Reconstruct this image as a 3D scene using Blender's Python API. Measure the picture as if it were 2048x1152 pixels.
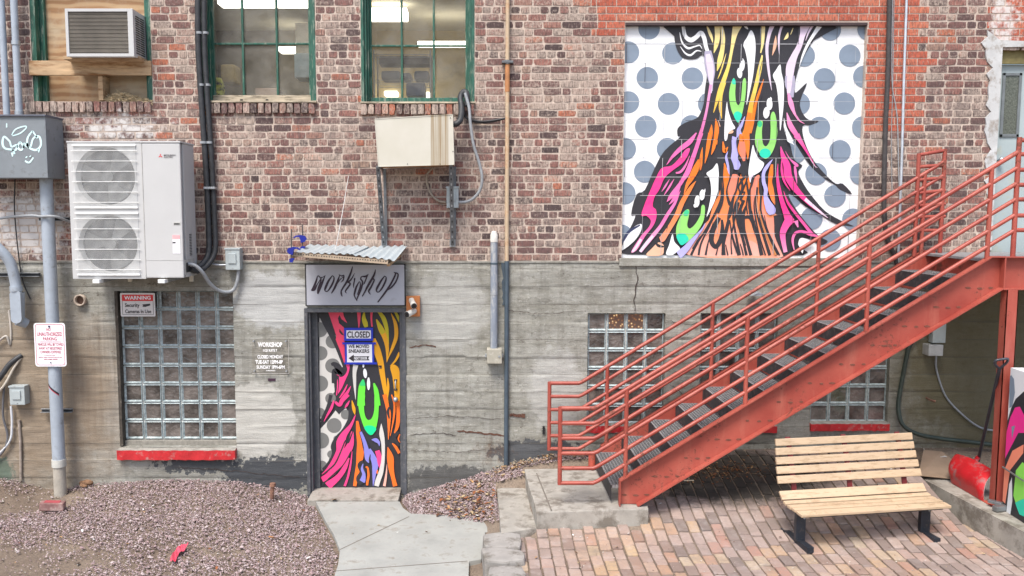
import bpy, bmesh, math, random
from math import sin, cos, pi, radians, atan, tan, sqrt
from mathutils import Vector, Matrix, noise
from mathutils.geometry import tessellate_polygon
random.seed(7)
for o in list(bpy.data.objects): bpy.data.objects.remove(o)
sc = bpy.context.scene
COL = sc.collection
# ------------------------------------------------------------------ camera
F = 1700.0; CX = 950.0; D = 9.19; TILT = atan(156/1700.0); H = 3.123
cd = bpy.data.cameras.new('camera'); cam = bpy.data.objects.new('camera', cd); COL.objects.link(cam)
cam.location = (0, -D, H); cam.rotation_euler = (pi/2 - TILT, 0, 0)
cd.sensor_width = 36; cd.lens = F/2048*36; cd.shift_x = (1024-CX)/2048; cd.clip_start = .05; cd.clip_end = 500
sc.camera = cam
# ------------------------------------------------------------------ light
w = bpy.data.worlds.new('World'); sc.world = w; w.use_nodes = True
nt = w.node_tree; nt.nodes.clear()
sky = nt.nodes.new('ShaderNodeTexSky'); sky.sky_type = 'NISHITA'; sky.sun_disc = False
SUN_EL, SUN_AZ = radians(58), radians(205)      # azimuth clockwise from +Y
sky.sun_elevation = SUN_EL; sky.sun_rotation = SUN_AZ; sky.air_density = 1.0; sky.dust_density = 3.0; sky.ozone_density = .6
bg = nt.nodes.new('ShaderNodeBackground'); bg.inputs[1].default_value = .125
ow = nt.nodes.new('ShaderNodeOutputWorld')
nt.links.new(sky.outputs[0], bg.inputs[0]); nt.links.new(bg.outputs[0], ow.inputs[0])
sd = bpy.data.lights.new('sun', 'SUN'); sd.energy = 2.0; sd.angle = radians(20); sd.color = (1, .955, .89)
so = bpy.data.objects.new('sun', sd); COL.objects.link(so)
sdir = Vector((sin(SUN_AZ)*cos(SUN_EL), cos(SUN_AZ)*cos(SUN_EL), sin(SUN_EL)))
so.rotation_euler = sdir.to_track_quat('Z', 'Y').to_euler(); so.location = (0, -6, 12)
sc.view_settings.view_transform = 'Standard'; sc.view_settings.look = 'None'
sc.view_settings.exposure = 1.0; sc.view_settings.gamma = 1; sc.view_settings.use_curve_mapping = False
sc.render.resolution_x = 1024; sc.render.resolution_y = 576
# ------------------------------------------------------------------ helpers
def ray(px, py):
    u = (px-CX)/F; v = (576-py)/F
    return Vector((u, cos(TILT)+v*sin(TILT), -sin(TILT)+v*cos(TILT)))
def P(px, py, Y=0.0):
    d = ray(px, py); s = (Y+D)/d.y
    return Vector((d.x*s, Y, H+d.z*s))
def G(px, py, Z=0.0):
    d = ray(px, py); s = (Z-H)/d.z
    return Vector((d.x*s, -D+d.y*s, Z))
def XZ(px, py, Y=0.0):
    p = P(px, py, Y); return p.x, p.z
def lerp(a, b, t): return a+(b-a)*t
def sm(a, b, x):
    t = max(0, min(1, (x-a)/(b-a))); return t*t*(3-2*t)
def interp(x, pts):
    if x <= pts[0][0]: return pts[0][1]
    for (a, va), (b, vb) in zip(pts, pts[1:]):
        if x <= b: return va+(vb-va)*(x-a)/(b-a)
    return pts[-1][1]
# ---- materials
MATS = {}
def newmat(name):
    m = bpy.data.materials.new(name); m.use_nodes = True
    n = m.node_tree; n.nodes.clear()
    o = n.nodes.new('ShaderNodeOutputMaterial'); b = n.nodes.new('ShaderNodeBsdfPrincipled')
    n.links.new(b.outputs[0], o.inputs[0]); MATS[name] = m
    return m, n, b
class NT:
    def __init__(s, n): s.n = n; s.co = n.nodes.new('ShaderNodeTexCoord').outputs['Object']
    def link(s, a, b): s.n.links.new(a, b)
    def mapping(s, scale, loc=(0,0,0), co=None):
        m = s.n.nodes.new('ShaderNodeMapping'); m.inputs['Scale'].default_value = scale; m.inputs['Location'].default_value = loc
        s.link(co or s.co, m.inputs[0]); return m.outputs[0]
    def noise(s, scale, detail=4, rough=.55, co=None, dist=0):
        t = s.n.nodes.new('ShaderNodeTexNoise'); t.inputs['Scale'].default_value = scale; t.inputs['Detail'].default_value = detail
        t.inputs['Roughness'].default_value = rough; t.inputs['Distortion'].default_value = dist
        s.link(co or s.co, t.inputs['Vector']); return t.outputs['Fac']
    def voro(s, scale, co=None, feature='F1', out='Distance'):
        t = s.n.nodes.new('ShaderNodeTexVoronoi'); t.inputs['Scale'].default_value = scale; t.feature = feature
        s.link(co or s.co, t.inputs['Vector']); return t.outputs[out]
    def ramp(s, fac, stops, interp='LINEAR'):
        r = s.n.nodes.new('ShaderNodeValToRGB'); cr = r.color_ramp; cr.interpolation = interp
        while len(cr.elements) < len(stops): cr.elements.new(.5)
        for e, (p, c) in zip(cr.elements, stops):
            e.position = p; e.color = (c, c, c, 1) if isinstance(c, (int, float)) else (*c[:3], 1)
        s.link(fac, r.inputs[0]); return r.outputs[0]
    def mix(s, fac, a, b, mode='MIX'):
        m = s.n.nodes.new('ShaderNodeMix'); m.data_type = 'RGBA'; m.blend_type = mode
        for sock, v in ((m.inputs[0], fac), (m.inputs[6], a), (m.inputs[7], b)):
            if isinstance(v, (int, float)): sock.default_value = v if sock == m.inputs[0] else (v, v, v, 1)
            elif isinstance(v, (tuple, list)): sock.default_value = (*v[:3], 1)
            else: s.link(v, sock)
        return m.outputs[2]
    def math(s, op, a, b=0.0, c=None):
        m = s.n.nodes.new('ShaderNodeMath'); m.operation = op
        for k, v in enumerate((a, b, c)):
            if v is None: continue
            if isinstance(v, (int, float)): m.inputs[k].default_value = v
            else: s.link(v, m.inputs[k])
        return m.outputs[0]
    def bump(s, h, strength=.3, dist=.01, bsdf=None):
        b = s.n.nodes.new('ShaderNodeBump'); b.inputs['Strength'].default_value = strength; b.inputs['Distance'].default_value = dist
        s.link(h, b.inputs['Height'])
        if bsdf: s.link(b.outputs[0], bsdf.inputs['Normal'])
        return b.outputs[0]
    def sep(s, co=None):
        x = s.n.nodes.new('ShaderNodeSeparateXYZ'); s.link(co or s.co, x.inputs[0]); return x.outputs
    def blob(s, x, z, rx, rz, co=None):
        """soft elliptical stain mask on the wall plane, 1 in the centre, 0 outside"""
        X, Y, Z = s.sep(co)
        a = s.math('DIVIDE', s.math('SUBTRACT', X, x), rx); b = s.math('DIVIDE', s.math('SUBTRACT', Z, z), rz)
        d = s.math('ADD', s.math('MULTIPLY', a, a), s.math('MULTIPLY', b, b))
        return s.math('SUBTRACT', 1.0, s.math('MINIMUM', d, 1.0))
def M(name, col, rough=.6, metal=0, var=.18, ns=9, bump=.15, bs=60, grime=None, gamt=.5, gs=5, spec=.5, stretch=(1,1,1)):
    if name in MATS: return MATS[name]
    m, n, b = newmat(name); t = NT(n)
    co = t.mapping(stretch)
    lo = tuple(c*(1-var) for c in col); hi = tuple(min(1, c*(1+var)) for c in col)
    c = t.mix(t.ramp(t.noise(ns, 5, .6, co), [(.3, 0), (.7, 1)]), lo, hi)
    if grime:
        g = t.ramp(t.noise(gs, 8, .7, co), [(1-gamt-.08+.0, 0), (1-gamt+.06, 1)])
        c = t.mix(g, c, grime)
        t.link(t.mix(g, rough, min(1, rough+.3)), b.inputs['Roughness'])
    else: b.inputs['Roughness'].default_value = rough
    t.link(c, b.inputs['Base Color']); b.inputs['Metallic'].default_value = metal; b.inputs['Specular IOR Level'].default_value = spec
    if bump: t.bump(t.noise(bs, 4, .6, co), bump, .004, b)
    return m
# ---- mesh builder
class MB:
    def __init__(s): s.v = []; s.f = []; s.m = []; s.sm = []; s.mats = []; s.attr = None
    def mi(s, mat):
        if mat not in s.mats: s.mats.append(mat)
        return s.mats.index(mat)
    def add(s, vs, fs, mat, smooth=False):
        b = len(s.v); k = s.mi(mat); s.v.extend([tuple(v) for v in vs])
        for f in fs: s.f.append(tuple(b+i for i in f)); s.m.append(k); s.sm.append(smooth)
    def box(s, c, size, mat, rot=None, bev=0.0):
        x, y, z = (d/2 for d in size)
        if bev <= 0:
            vs = [Vector((sx*x, sy*y, sz*z)) for sx in (-1,1) for sy in (-1,1) for sz in (-1,1)]
            fs = [(0,1,3,2),(4,6,7,5),(0,4,5,1),(2,3,7,6),(0,2,6,4),(1,5,7,3)]
        else:
            bm = bmesh.new(); bmesh.ops.create_cube(bm, size=1)
            for v in bm.verts: v.co = Vector((v.co.x*2*x, v.co.y*2*y, v.co.z*2*z))
            bmesh.ops.bevel(bm, geom=list(bm.edges), offset=min(bev, min(x, y, z)*.9), segments=2, profile=.6, affect='EDGES')
            bm.verts.ensure_lookup_table(); vs = [v.co.copy() for v in bm.verts]; fs = [tuple(v.index for v in f.verts) for f in bm.faces]; bm.free()
        if rot is not None: vs = [rot @ v for v in vs]
        c = Vector(c); s.add([v+c for v in vs], fs, mat)
    def box2(s, a, b, mat, bev=0.0):
        a = Vector(a); b = Vector(b); s.box((a+b)/2, [abs(q) for q in (b-a)], mat, None, bev)
    def bar(s, a, b, wx, wy, mat, up=(0,0,1), bev=0.0):
        """box beam from a to b, section wx (sideways) by wy (along up)"""
        a = Vector(a); b = Vector(b); d = b-a; L = d.length; z = d/L; u = Vector(up)
        x = u.cross(z)
        if x.length < 1e-4: x = Vector((1,0,0)).cross(z)
        x.normalize(); y = z.cross(x); R = Matrix((x, y, z)).transposed()
        s.box((a+b)/2, (wx, wy, L), mat, R, bev)
    def tube(s, path, r, mat, n=10, cap=True, smooth=True):
        path = [Vector(p) for p in path]; rs = r if isinstance(r, (list, tuple)) else [r]*len(path)
        t0 = (path[1]-path[0]).normalized(); u = Vector((0,0,1)) if abs(t0.z) < .9 else Vector((1,0,0))
        nrm = t0.cross(u).normalized(); vs = []; N = len(path)
        for i, p in enumerate(path):
            t = (path[min(i+1, N-1)]-path[max(i-1, 0)]).normalized()
            nrm = (nrm - t*nrm.dot(t)).normalized(); bn = t.cross(nrm)
            k = 1.0
            for j in range(n):
                a = 2*pi*j/n; vs.append(p+(nrm*cos(a)+bn*sin(a))*rs[i]*k)
        fs = [(i*n+j, i*n+(j+1)%n, (i+1)*n+(j+1)%n, (i+1)*n+j) for i in range(N-1) for j in range(n)]
        s.add(vs, fs, mat, smooth)
        if cap:
            s.add(vs[:n], [tuple(range(n))[::-1]], mat); s.add(vs[-n:], [tuple(range(n))], mat)
    def cyl(s, a, b, r, mat, n=16, smooth=True): s.tube([a, b], r, mat, n, True, smooth)
    def poly(s, pts, mat, thick=None, back=None):
        """flat polygon (3d points), optional extrusion vector"""
        pts = [Vector(p) for p in pts]; tris = tessellate_polygon([pts]); n = len(pts)
        s.add(pts, tris, mat)
        if thick is not None:
            th = Vector(thick); q = [p+th for p in pts]
            s.add(q, [t[::-1] for t in tris], back or mat)
            s.add(pts+q, [(i, (i+1)%n, n+(i+1)%n, n+i) for i in range(n)], back or mat)
    def sphere(s, c, r, mat, sub=2, scale=(1,1,1), rot=None):
        bm = bmesh.new(); bmesh.ops.create_icosphere(bm, subdivisions=sub, radius=r)
        c = Vector(c); vs = []
        for v in bm.verts:
            q = Vector((v.co.x*scale[0], v.co.y*scale[1], v.co.z*scale[2])); vs.append(c+(rot@q if rot else q))
        s.add(vs, [tuple(v.index for v in f.verts) for f in bm.faces], mat, True); bm.free()
    def quad(s, a, b, c, d, mat): s.add([a, b, c, d], [(0,1,2,3)], mat)
def tag(o, label=None, cat=None, group=None, kind=None):
    if label: o['label'] = label
    if cat: o['category'] = cat
    if group: o['group'] = group
    if kind: o['kind'] = kind
    return o
def absloc(o):
    v = Vector((0,0,0))
    while o is not None: v = v+o.location; o = o.parent
    return v
def make(name, mb, parent=None, loc=None):
    """link the builder as one mesh object (vertices given in world coordinates)"""
    me = bpy.data.meshes.new(name)
    if parent is not None: off = absloc(parent); l = Vector((0,0,0))
    else:
        if loc is None:
            xs = [v[0] for v in mb.v]; ys = [v[1] for v in mb.v]; zs = [v[2] for v in mb.v]
            loc = ((min(xs)+max(xs))/2, (min(ys)+max(ys))/2, min(zs))
        off = Vector(loc); l = off
    me.from_pydata([(v[0]-off.x, v[1]-off.y, v[2]-off.z) for v in mb.v], [], mb.f)
    for m in mb.mats: me.materials.append(m)
    me.polygons.foreach_set('material_index', mb.m); me.polygons.foreach_set('use_smooth', mb.sm)
    if mb.attr:
        at = me.color_attributes.new('Col', 'FLOAT_COLOR', 'POINT'); at.data.foreach_set('color', [c for q in mb.attr for c in q])
    me.update()
    o = bpy.data.objects.new(name, me); COL.objects.link(o); o.location = l
    if parent is not None: o.parent = parent
    return o
def thing(name, label, cat, loc, group=None, kind=None):
    o = bpy.data.objects.new(name, None); COL.objects.link(o); o.location = loc; o.empty_display_size = .1
    return tag(o, label, cat, group, kind)
def solo(name, mb, label, cat, group=None, kind=None, loc=None): return tag(make(name, mb, None, loc), label, cat, group, kind)
def smooth_path(pts, k=6, closed=False):
    pts = [Vector(p) for p in pts]; n = len(pts); out = []
    rng = range(n) if closed else range(n-1)
    for i in rng:
        p0 = pts[(i-1) % n] if closed or i > 0 else pts[i]; p1 = pts[i]; p2 = pts[(i+1) % n]
        p3 = pts[(i+2) % n] if closed or i+2 < n else p2
        for j in range(k):
            t = j/k
            out.append(.5*((2*p1)+(p2-p0)*t+(2*p0-5*p1+4*p2-p3)*t*t+(3*p1-p0-3*p2+p3)*t*t*t))
    if not closed: out.append(pts[-1])
    return out
def text(mb, s, cx, z, y, size, mat, sx=1.0, bold=0.0, align='CENTER', shear=0, depth=.0006, rz=0):
    """flat lettering facing the camera, cx/z = centre of the baseline"""
    c = bpy.data.curves.new('t', 'FONT'); c.body = s; c.size = size; c.align_x = align; c.offset = bold; c.extrude = depth; c.shear = shear
    c.resolution_u = 3
    o = bpy.data.objects.new('t', c); COL.objects.link(o)
    bpy.context.view_layer.update()
    me = bpy.data.meshes.new_from_object(o.evaluated_get(bpy.context.evaluated_depsgraph_get()))
    ca, sa = cos(rz), sin(rz)
    mb.add([(cx+(v.co.x*sx)*ca-v.co.y*sa, y-v.co.z, z+v.co.y*ca+(v.co.x*sx)*sa) for v in me.vertices], [tuple(p.vertices) for p in me.polygons], mat)
    bpy.data.objects.remove(o); bpy.data.curves.remove(c); bpy.data.meshes.remove(me)
def textfit(mb, s, x0, x1, z0, z1, y, mat, bold=0.0, shear=0, rz=0):
    """text scaled so that its capitals fill the box"""
    t = MB(); text(t, s, 0, 0, 0, 1.0, mat, 1, bold, 'LEFT', shear, .0006)
    xs = [v[0] for v in t.v]; zs = [v[2] for v in t.v]
    ax = (x1-x0)/(max(xs)-min(xs)); az = (z1-z0)/(max(zs)-min(zs)); xm, zm = (x0+x1)/2, (z0+z1)/2
    out = []
    for v in t.v:
        X = x0+(v[0]-min(xs))*ax-xm; Z = z0+(v[2]-min(zs))*az-zm
        out.append((xm+X*cos(rz)-Z*sin(rz), y+v[1], zm+X*sin(rz)+Z*cos(rz)))
    mb.add(out, t.f, mat)


# ================================================================== wall materials
def brick_material():
    m, n, b = newmat('brick'); t = NT(n)
    at = n.nodes.new('ShaderNodeAttribute'); at.attribute_name = 'Col'; A = t.sep(at.outputs['Color'])
    old = t.ramp(A[0], [(0, (.06,.042,.044)), (.14, (.11,.066,.064)), (.36, (.20,.10,.09)), (.6, (.27,.13,.11)), (.8, (.34,.15,.12)), (.9, (.36,.215,.165)), (.95, (.36,.28,.22)), (1, (.48,.16,.09))])
    new = t.ramp(A[0], [(0, (.44,.1,.055)), (.5, (.54,.125,.07)), (1, (.6,.19,.11))])
    c = t.mix(A[2], old, new)
    c = t.mix(t.ramp(t.noise(22, 6, .7), [(.3, 0), (.75, .6)]), c, t.mix(.5, c, (.09,.06,.06)))
    smear = t.math('ADD', t.noise(42, 8, .8), t.math('MULTIPLY', t.math('SUBTRACT', t.noise(1.3, 3, .5), .5), .55))
    smear = t.math('ADD', smear, t.math('MULTIPLY', t.math('SUBTRACT', A[1], .5), .3))
    smear = t.math('SUBTRACT', smear, t.math('MULTIPLY', A[2], .6))
    c = t.mix(t.ramp(smear, [(.43, 0), (.60, .82)]), c, (.50,.41,.345))
    fs_ = t.noise(1.0, 5, .75, t.mapping((75, 1, 13))); c = t.mix(t.ramp(fs_, [(.46, 0), (.62, .85)]), c, (.06,.045,.042))
    fl_ = t.noise(1.0, 5, .75, t.mapping((60, 1, 17), (7, 0, 3))); c = t.mix(t.ramp(fl_, [(.54, 0), (.68, .7)]), c, (.52,.43,.36))
    # soot in ragged vertical streaks
    st = t.noise(1.0, 6, .7, t.mapping((22, 1, 2.2)))
    lg = t.noise(.9, 2, .5)
    c = t.mix(t.math('MULTIPLY', t.ramp(t.math('ADD', st, t.math('MULTIPLY', t.math('SUBTRACT', lg, .5), .8)), [(.52, 0), (.7, .55)]), t.math('SUBTRACT', 1, A[2])), c, (.1,.075,.075))
    wx, wz = XZ(60, 450); wm = t.math('MULTIPLY', t.blob(wx, wz, .75, .55), 1)
    w2x, w2z = XZ(240, 255); wm = t.math('MAXIMUM', wm, t.math('MULTIPLY', t.blob(w2x, w2z, 1.0, .3), .8))
    w3x, w3z = XZ(2010, 40); wm = t.math('MAXIMUM', wm, t.math('MULTIPLY', t.blob(w3x, w3z, .35, .6), .8))
    wm = t.math('ADD', t.math('MULTIPLY', wm, .42), t.math('MULTIPLY', t.noise(9, 7, .7), .62))
    c = t.mix(t.ramp(wm, [(.56, 0), (.66, .9)]), c, (.62,.6,.58))
    n.links.new(c, b.inputs['Base Color']); b.inputs['Roughness'].default_value = .88; b.inputs['Specular IOR Level'].default_value = .3
    t.bump(t.noise(70, 6, .7), .4, .004, b)
    return m
def mortar_material():
    m, n, b = newmat('mortar'); t = NT(n)
    c = t.mix(t.ramp(t.noise(18, 6, .7), [(.3, 0), (.7, 1)]), (.42,.34,.29), (.64,.54,.46))
    c = t.mix(t.ramp(t.noise(1.1, 4, .6), [(.48, 0), (.75, .45)]), c, (.22,.18,.165))
    n.links.new(c, b.inputs['Base Color']); b.inputs['Roughness'].default_value = .95; b.inputs['Specular IOR Level'].default_value = .2
    t.bump(t.noise(70, 6, .75), .8, .008, b)
    return m
def concrete_wall_material():
    m, n, b = newmat('board_concrete'); t = NT(n)
    X, Y, Z = t.sep()
    brd = t.math('FLOOR', t.math('DIVIDE', t.math('ADD', Z, .02), .193))
    wn = n.nodes.new('ShaderNodeTexWhiteNoise'); wn.noise_dimensions = '1D'; n.links.new(brd, wn.inputs['W'])
    base = t.mix(wn.outputs['Value'], (.18,.176,.148), (.275,.27,.23))
    long_ = t.noise(1, 7, .65, t.mapping((.9, 1, 7)))
    base = t.mix(t.ramp(long_, [(.3, 0), (.72, 1)]), base, t.mix(.6, base, (.46,.46,.435)))
    base = t.mix(t.ramp(t.noise(5, 8, .72), [(.45, 0), (.66, .7)]), base, (.185,.175,.145))
    base = t.mix(t.ramp(t.noise(2.3, 6, .68), [(.48, 0), (.66, .75)]), base, (.35,.345,.31))
    base = t.mix(t.ramp(t.noise(1, 7, .75, t.mapping((11, 1, 30))), [(.56, 0), (.64, .6)]), base, (.47,.465,.43))
    base = t.mix(t.ramp(t.noise(16, 8, .8), [(.54, 0), (.64, .65)]), base, (.12,.11,.09))
    # streaks running down
    st = t.noise(1, 7, .7, t.mapping((9, 1, .55)))
    base = t.mix(t.ramp(st, [(.5, 0), (.72, .6)]), base, (.15,.14,.12))
    fine = t.noise(70, 5, .8); base = t.mix(t.ramp(fine, [(.58, 0), (.75, .35)]), base, (.17,.16,.14))
    base = t.mix(t.ramp(t.noise(38, 6, .8), [(.62, 0), (.68, .6)]), base, (.62,.6,.55))
    wl_ = t.math('ADD', t.math('MULTIPLY', t.blob(*XZ(230, 760), 1.3, 1.3), .3), t.math('MULTIPLY', t.noise(1, 7, .75, t.mapping((16, 1, .9), (3, 0, 0))), .6)); base = t.mix(t.ramp(wl_, [(.5, 0), (.68, .75)]), base, (.40,.385,.35))
    wd_ = t.math('ADD', t.math('MULTIPLY', t.blob(*XZ(200, 760), 1.5, 1.3), .3), t.math('MULTIPLY', t.noise(1, 7, .75, t.mapping((13, 1, .7), (9, 0, 4))), .6)); base = t.mix(t.ramp(wd_, [(.53, 0), (.68, .7)]), base, (.105,.09,.075))
    chp = t.noise(7, 9, .82, t.mapping((1, 1, 1.7), (5, 0, 5))); base = t.mix(t.ramp(chp, [(.60, 0), (.63, .85)]), base, (.10,.085,.07)); base = t.mix(t.ramp(t.noise(5, 9, .85, t.mapping((1, 1, 2.5), (1, 0, 9))), [(.60, 0), (.63, .8)]), base, (.46,.455,.43))
    # brown left end, pale patches near the door, olive damp end at right with landing shade painted in
    def stain_or_shade(cx, cz, rx, rz, col, lo=.5, hi=.62, amt=.8, ns=6, blobw=.55, nw=.6):
        nonlocal base
        mk = t.math('ADD', t.math('MULTIPLY', t.blob(cx, cz, rx, rz), blobw), t.math('MULTIPLY', t.noise(ns, 8, .72), nw))
        base = t.mix(t.ramp(mk, [(lo, 0), (hi, amt)]), base, col)
    stain_or_shade(*XZ(60, 800), 1.5, 1.5, (.25,.185,.125), .42, .75, .75, 3)
    stain_or_shade(*XZ(1990, 740), 1.5, 1.6, (.115,.098,.05), .42, .68, .85, 3)
    stain_or_shade(*XZ(550, 600), .7, .5, (.48,.49,.49), .58, .68, .7, 8)
    stain_or_shade(*XZ(515, 840), .6, .6, (.52,.51,.47), .54, .60, .7, 5)
    stain_or_shade(*XZ(900, 620), .7, .7, (.42,.42,.40), .6, .72, .6, 8)
    stain_or_shade(*XZ(1110, 780), .5, .8, (.5,.5,.48), .62, .72, .5, 8)
    # peeling dark paint along the bottom
    dk = (.055,.06,.068)
    stain_or_shade(*XZ(548, 950), .75, .30, dk, .63, .645, .95, 15, .42, .85)
    stain_or_shade(*XZ(400, 930), .8, .16, dk, .70, .715, .9, 16, .42, .85)
    stain_or_shade(*XZ(1075, 905), .75, .2, (.07,.075,.085), .62, .64, .9, 15, .42, .85)
    stain_or_shade(*XZ(900, 960), .8, .22, (.08,.08,.08), .60, .66, .85, 13, .42, .85)
    stain_or_shade(*XZ(1480, 870), .6, .16, (.12,.115,.1), .54, .68, .8, 9)
    stain_or_shade(*XZ(5, 940), .25, .25, (.04,.12,.09), .66, .7, .6, 9)
    rs_ = t.math('ADD', t.math('MULTIPLY', t.blob(*XZ(990, 900), .5, .35), .3), t.math('MULTIPLY', t.noise(8, 8, .8), .6)); base = t.mix(t.ramp(rs_, [(.55, 0), (.66, .6)]), base, (.17,.10,.06))
    # thin horizontal form-board lines
    fr_ = t.math('FRACT', t.math('DIVIDE', t.math('ADD', t.math('ADD', Z, .02), t.math('MULTIPLY', t.math('SUBTRACT', t.noise(2.5, 4, .6), .5), .02)), .193)); ln_ = t.math('MULTIPLY', t.ramp(fr_, [(0, 1), (.035, 0), (.96, 0), (1, 1)]), t.ramp(t.noise(1, 4, .6, t.mapping((1.7, 1, 9))), [(.42, 0), (.55, .8)]))
    base = t.mix(ln_, base, (.10,.09,.075))
    n.links.new(base, b.inputs['Base Color']); b.inputs['Roughness'].default_value = .9; b.inputs['Specular IOR Level'].default_value = .3
    h = t.math('ADD', t.noise(60, 6, .75), t.math('MULTIPLY', t.noise(1, 6, .7, t.mapping((6, 1, 60))), 1.2))
    t.bump(h, .6, .008, b)
    return m
BRICK = brick_material(); MORTAR = mortar_material(); CONC = concrete_wall_material()
GREEN = M('green_paint', (.018,.095,.065), .55, 0, .4, 14, .4, 40, (.22,.27,.22), .40, 13, stretch=(2.5,2.5,.45))
OLDWOOD = M('weathered_wood', (.42,.36,.27), .85, 0, .35, 10, .4, 50, (.13,.11,.08), .42, 8, stretch=(.6,1,4))
DARKFR = M('dark_steel_frame', (.075,.08,.092), .5, 0, .2, 12, .15, 80, (.16,.155,.15), .38, 22)
STEEL = M('galvanised_steel', (.42,.45,.48), .42, .65, .15, 20, .1, 80, (.28,.27,.25), .36, 14)
REDSILL = M('red_sill_paint', (.48,.02,.025), .55, 0, .2, 10, .5, 30, (.36,.27,.24), .36, 14)
# ================================================================== the building
ZC = P(950, 523).z                                   # top of the concrete base
WX0, WX1, ZTOP = -7.2, 8.2, 6.3
bld = thing('brick_building', 'old red brick building on a grey board-marked concrete base behind the alley', 'building', (0, 0, 0))
def rect(px0, py0, px1, py1, ym=None):
    """opening on the wall plane from photo pixels"""
    ym = ym if ym is not None else (py0+py1)/2
    return [P(px0, ym).x, P(950, py1).z, P(px1, ym).x, P(950, py0).z]
op_board = rect(63, 0, 303, 203, 110); op_board[3] = 5.62
op_w2 = rect(402, 0, 631, 206, 110); op_w2[3] = 5.62
op_w3 = rect(722, 0, 949, 208, 110); op_w3[3] = 5.62
op_mural = rect(1247, 45, 1725, 508, 280); op_mural[1] = ZC-.012+.05
op_mdoor = rect(1992, 95, 2225, 505, 300); op_mdoor[1] = ZC+.02
OPEN_B = [op_board, op_w2, op_w3, op_mural, op_mdoor]
def brick_rows():
    mb = MB(); mb.attr = []
    rnd = random.Random(3)
    CH = .0768; z = ZC+.005; i = 0
    nx0, nx1 = P(1195, 60).x, P(1862, 60).x; stepx = P(1847, 200).x
    nz_top0 = P(950, 68).z; nz_mid = P(950, 104).z; nz_bot = P(950, 270).z; nz_st2 = P(950, 140).z
    mx0, mx1 = op_mural[0], op_mural[2]
    rx = P(1990, 60).x
    def newreg(x, zc):
        if zc > nz_top0 and nx0 < x < stepx: return True
        if zc > nz_bot and x > mx1-.05 and x < stepx: return True
        if nz_st2 < zc < nz_mid and stepx <= x < nx1: return True
        if zc > P(950, 92).z and x > rx: return True
        return False
    def one(x0, x1, z0, z1, new, proud=0.0, rot=False, dark=0):
        if x1-x0 < .018: return
        j = .0045 if not new else .0015
        x0 += rnd.uniform(0, j); x1 -= rnd.uniform(0, j); z0 += rnd.uniform(0, j*.7); z1 -= rnd.uniform(0, j*.7)
        y = -.0055+rnd.uniform(-.0025, .0025)*(1 if not new else .4)-proud
        nxs, nzs = (4, 3); r = .006 if not new else .003
        vs = []; rg = []
        base = len(mb.v)
        for b in range(nzs):
            for a in range(nxs):
                u = a/(nxs-1); v = b/(nzs-1)
                if u not in (0, 1): u += rnd.uniform(-.06, .06)
                x = x0+(x1-x0)*u; zz = z0+(z1-z0)*v; yy = y
                edge = (a in (0, nxs-1)) or (b in (0, nzs-1)); cor = (a in (0, nxs-1)) and (b in (0, nzs-1))
                if not new:
                    zz += rnd.uniform(-.0028, .0028); x += rnd.uniform(-.003, .003); yy += rnd.uniform(-.001, .001)
                    if cor:
                        x += (r*.45 if a == 0 else -r*.45); zz += (r*.3 if b == 0 else -r*.3); yy += .0015
                        if rnd.random() < .12: x += (.012 if a == 0 else -.012)*rnd.random()
                if edge: yy += .0006
                vs.append((x, yy, zz))
        fs = [(b*nxs+a, b*nxs+a+1, (b+1)*nxs+a+1, (b+1)*nxs+a) for b in range(nzs-1) for a in range(nxs-1)]
        ring = [0, 1, 2, 3, 7, 11, 10, 9, 8, 4]
        for k in ring:
            v = vs[k]; cx, cz = (x0+x1)/2, (z0+z1)/2
            vs.append((v[0]+(.002 if v[0] > cx else -.002), .014, v[2]+(.002 if v[2] > cz else -.002)))
        for q in range(10):
            a, b = ring[q], ring[(q+1) % 10]; fs.append((a, 12+q, 12+(q+1) % 10, b))
        mb.add(vs, fs, BRICK, False)
        c1 = rnd.random(); c1 = c1*.93 if rnd.random() > .045 else 1.0
        if dark: c1 *= .75
        q = (c1, rnd.random(), 1.0 if new else 0.0, 1)
        mb.attr.extend([q]*len(vs))
    while z < ZTOP:
        z0, z1 = z+.0062, z+CH-.0062; zc = (z0+z1)/2
        cuts = sorted([(o[0], o[2]) for o in OPEN_B if o[1]-.02 < zc < o[3]+(.0 if o is not op_board else 0)])
        spans = []; x = WX0
        for a, b in cuts: spans.append((x, a)); x = b
        spans.append((x, WX1))
        hdr = (i % 6 == 4)
        for a, b in spans:
            x = a-rnd.uniform(0, .2)
            while x < b:
                xm = x+.1
                new = newreg(max(xm, a+.01), zc)
                if new:
                    L = .213
                    ph = (0 if i % 2 else .1065); k = math.floor((x-ph)/L+.5); xs = k*L+ph
                    xs = max(x, xs) if abs(xs-x) < .1 else x
                    x1 = xs+L if abs(xs-x) < .11 else x+L
                    for lim in (nx0, stepx, mx1, rx, nx1):
                        if x < lim-.005 < x1: x1 = lim
                    x1 = math.floor((x-ph)/L+1e-4+1)*L+ph
                    if x1-x < .02: x1 += L
                    g = .010
                else:
                    L = (.101 if (hdr or rnd.random() < .24) else .202)+rnd.uniform(-.006, .006)
                    x1 = x+L; g = .008+rnd.uniform(-.002, .005)
                    for lim in (nx0, nx1, stepx):
                        if newreg(lim+.01 if lim == nx0 else lim-.01, zc) and x < lim < x1:
                            x1 = lim
                a1, b1 = max(x, a), min(x1, b)
                if b1-a1 > .03:
                    # damp / knocked-out faces: a few bricks sit back
                    one(a1+g/2, b1-g/2, z0, z1, new)
                x = x1
        z += CH; i += 1
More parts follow.
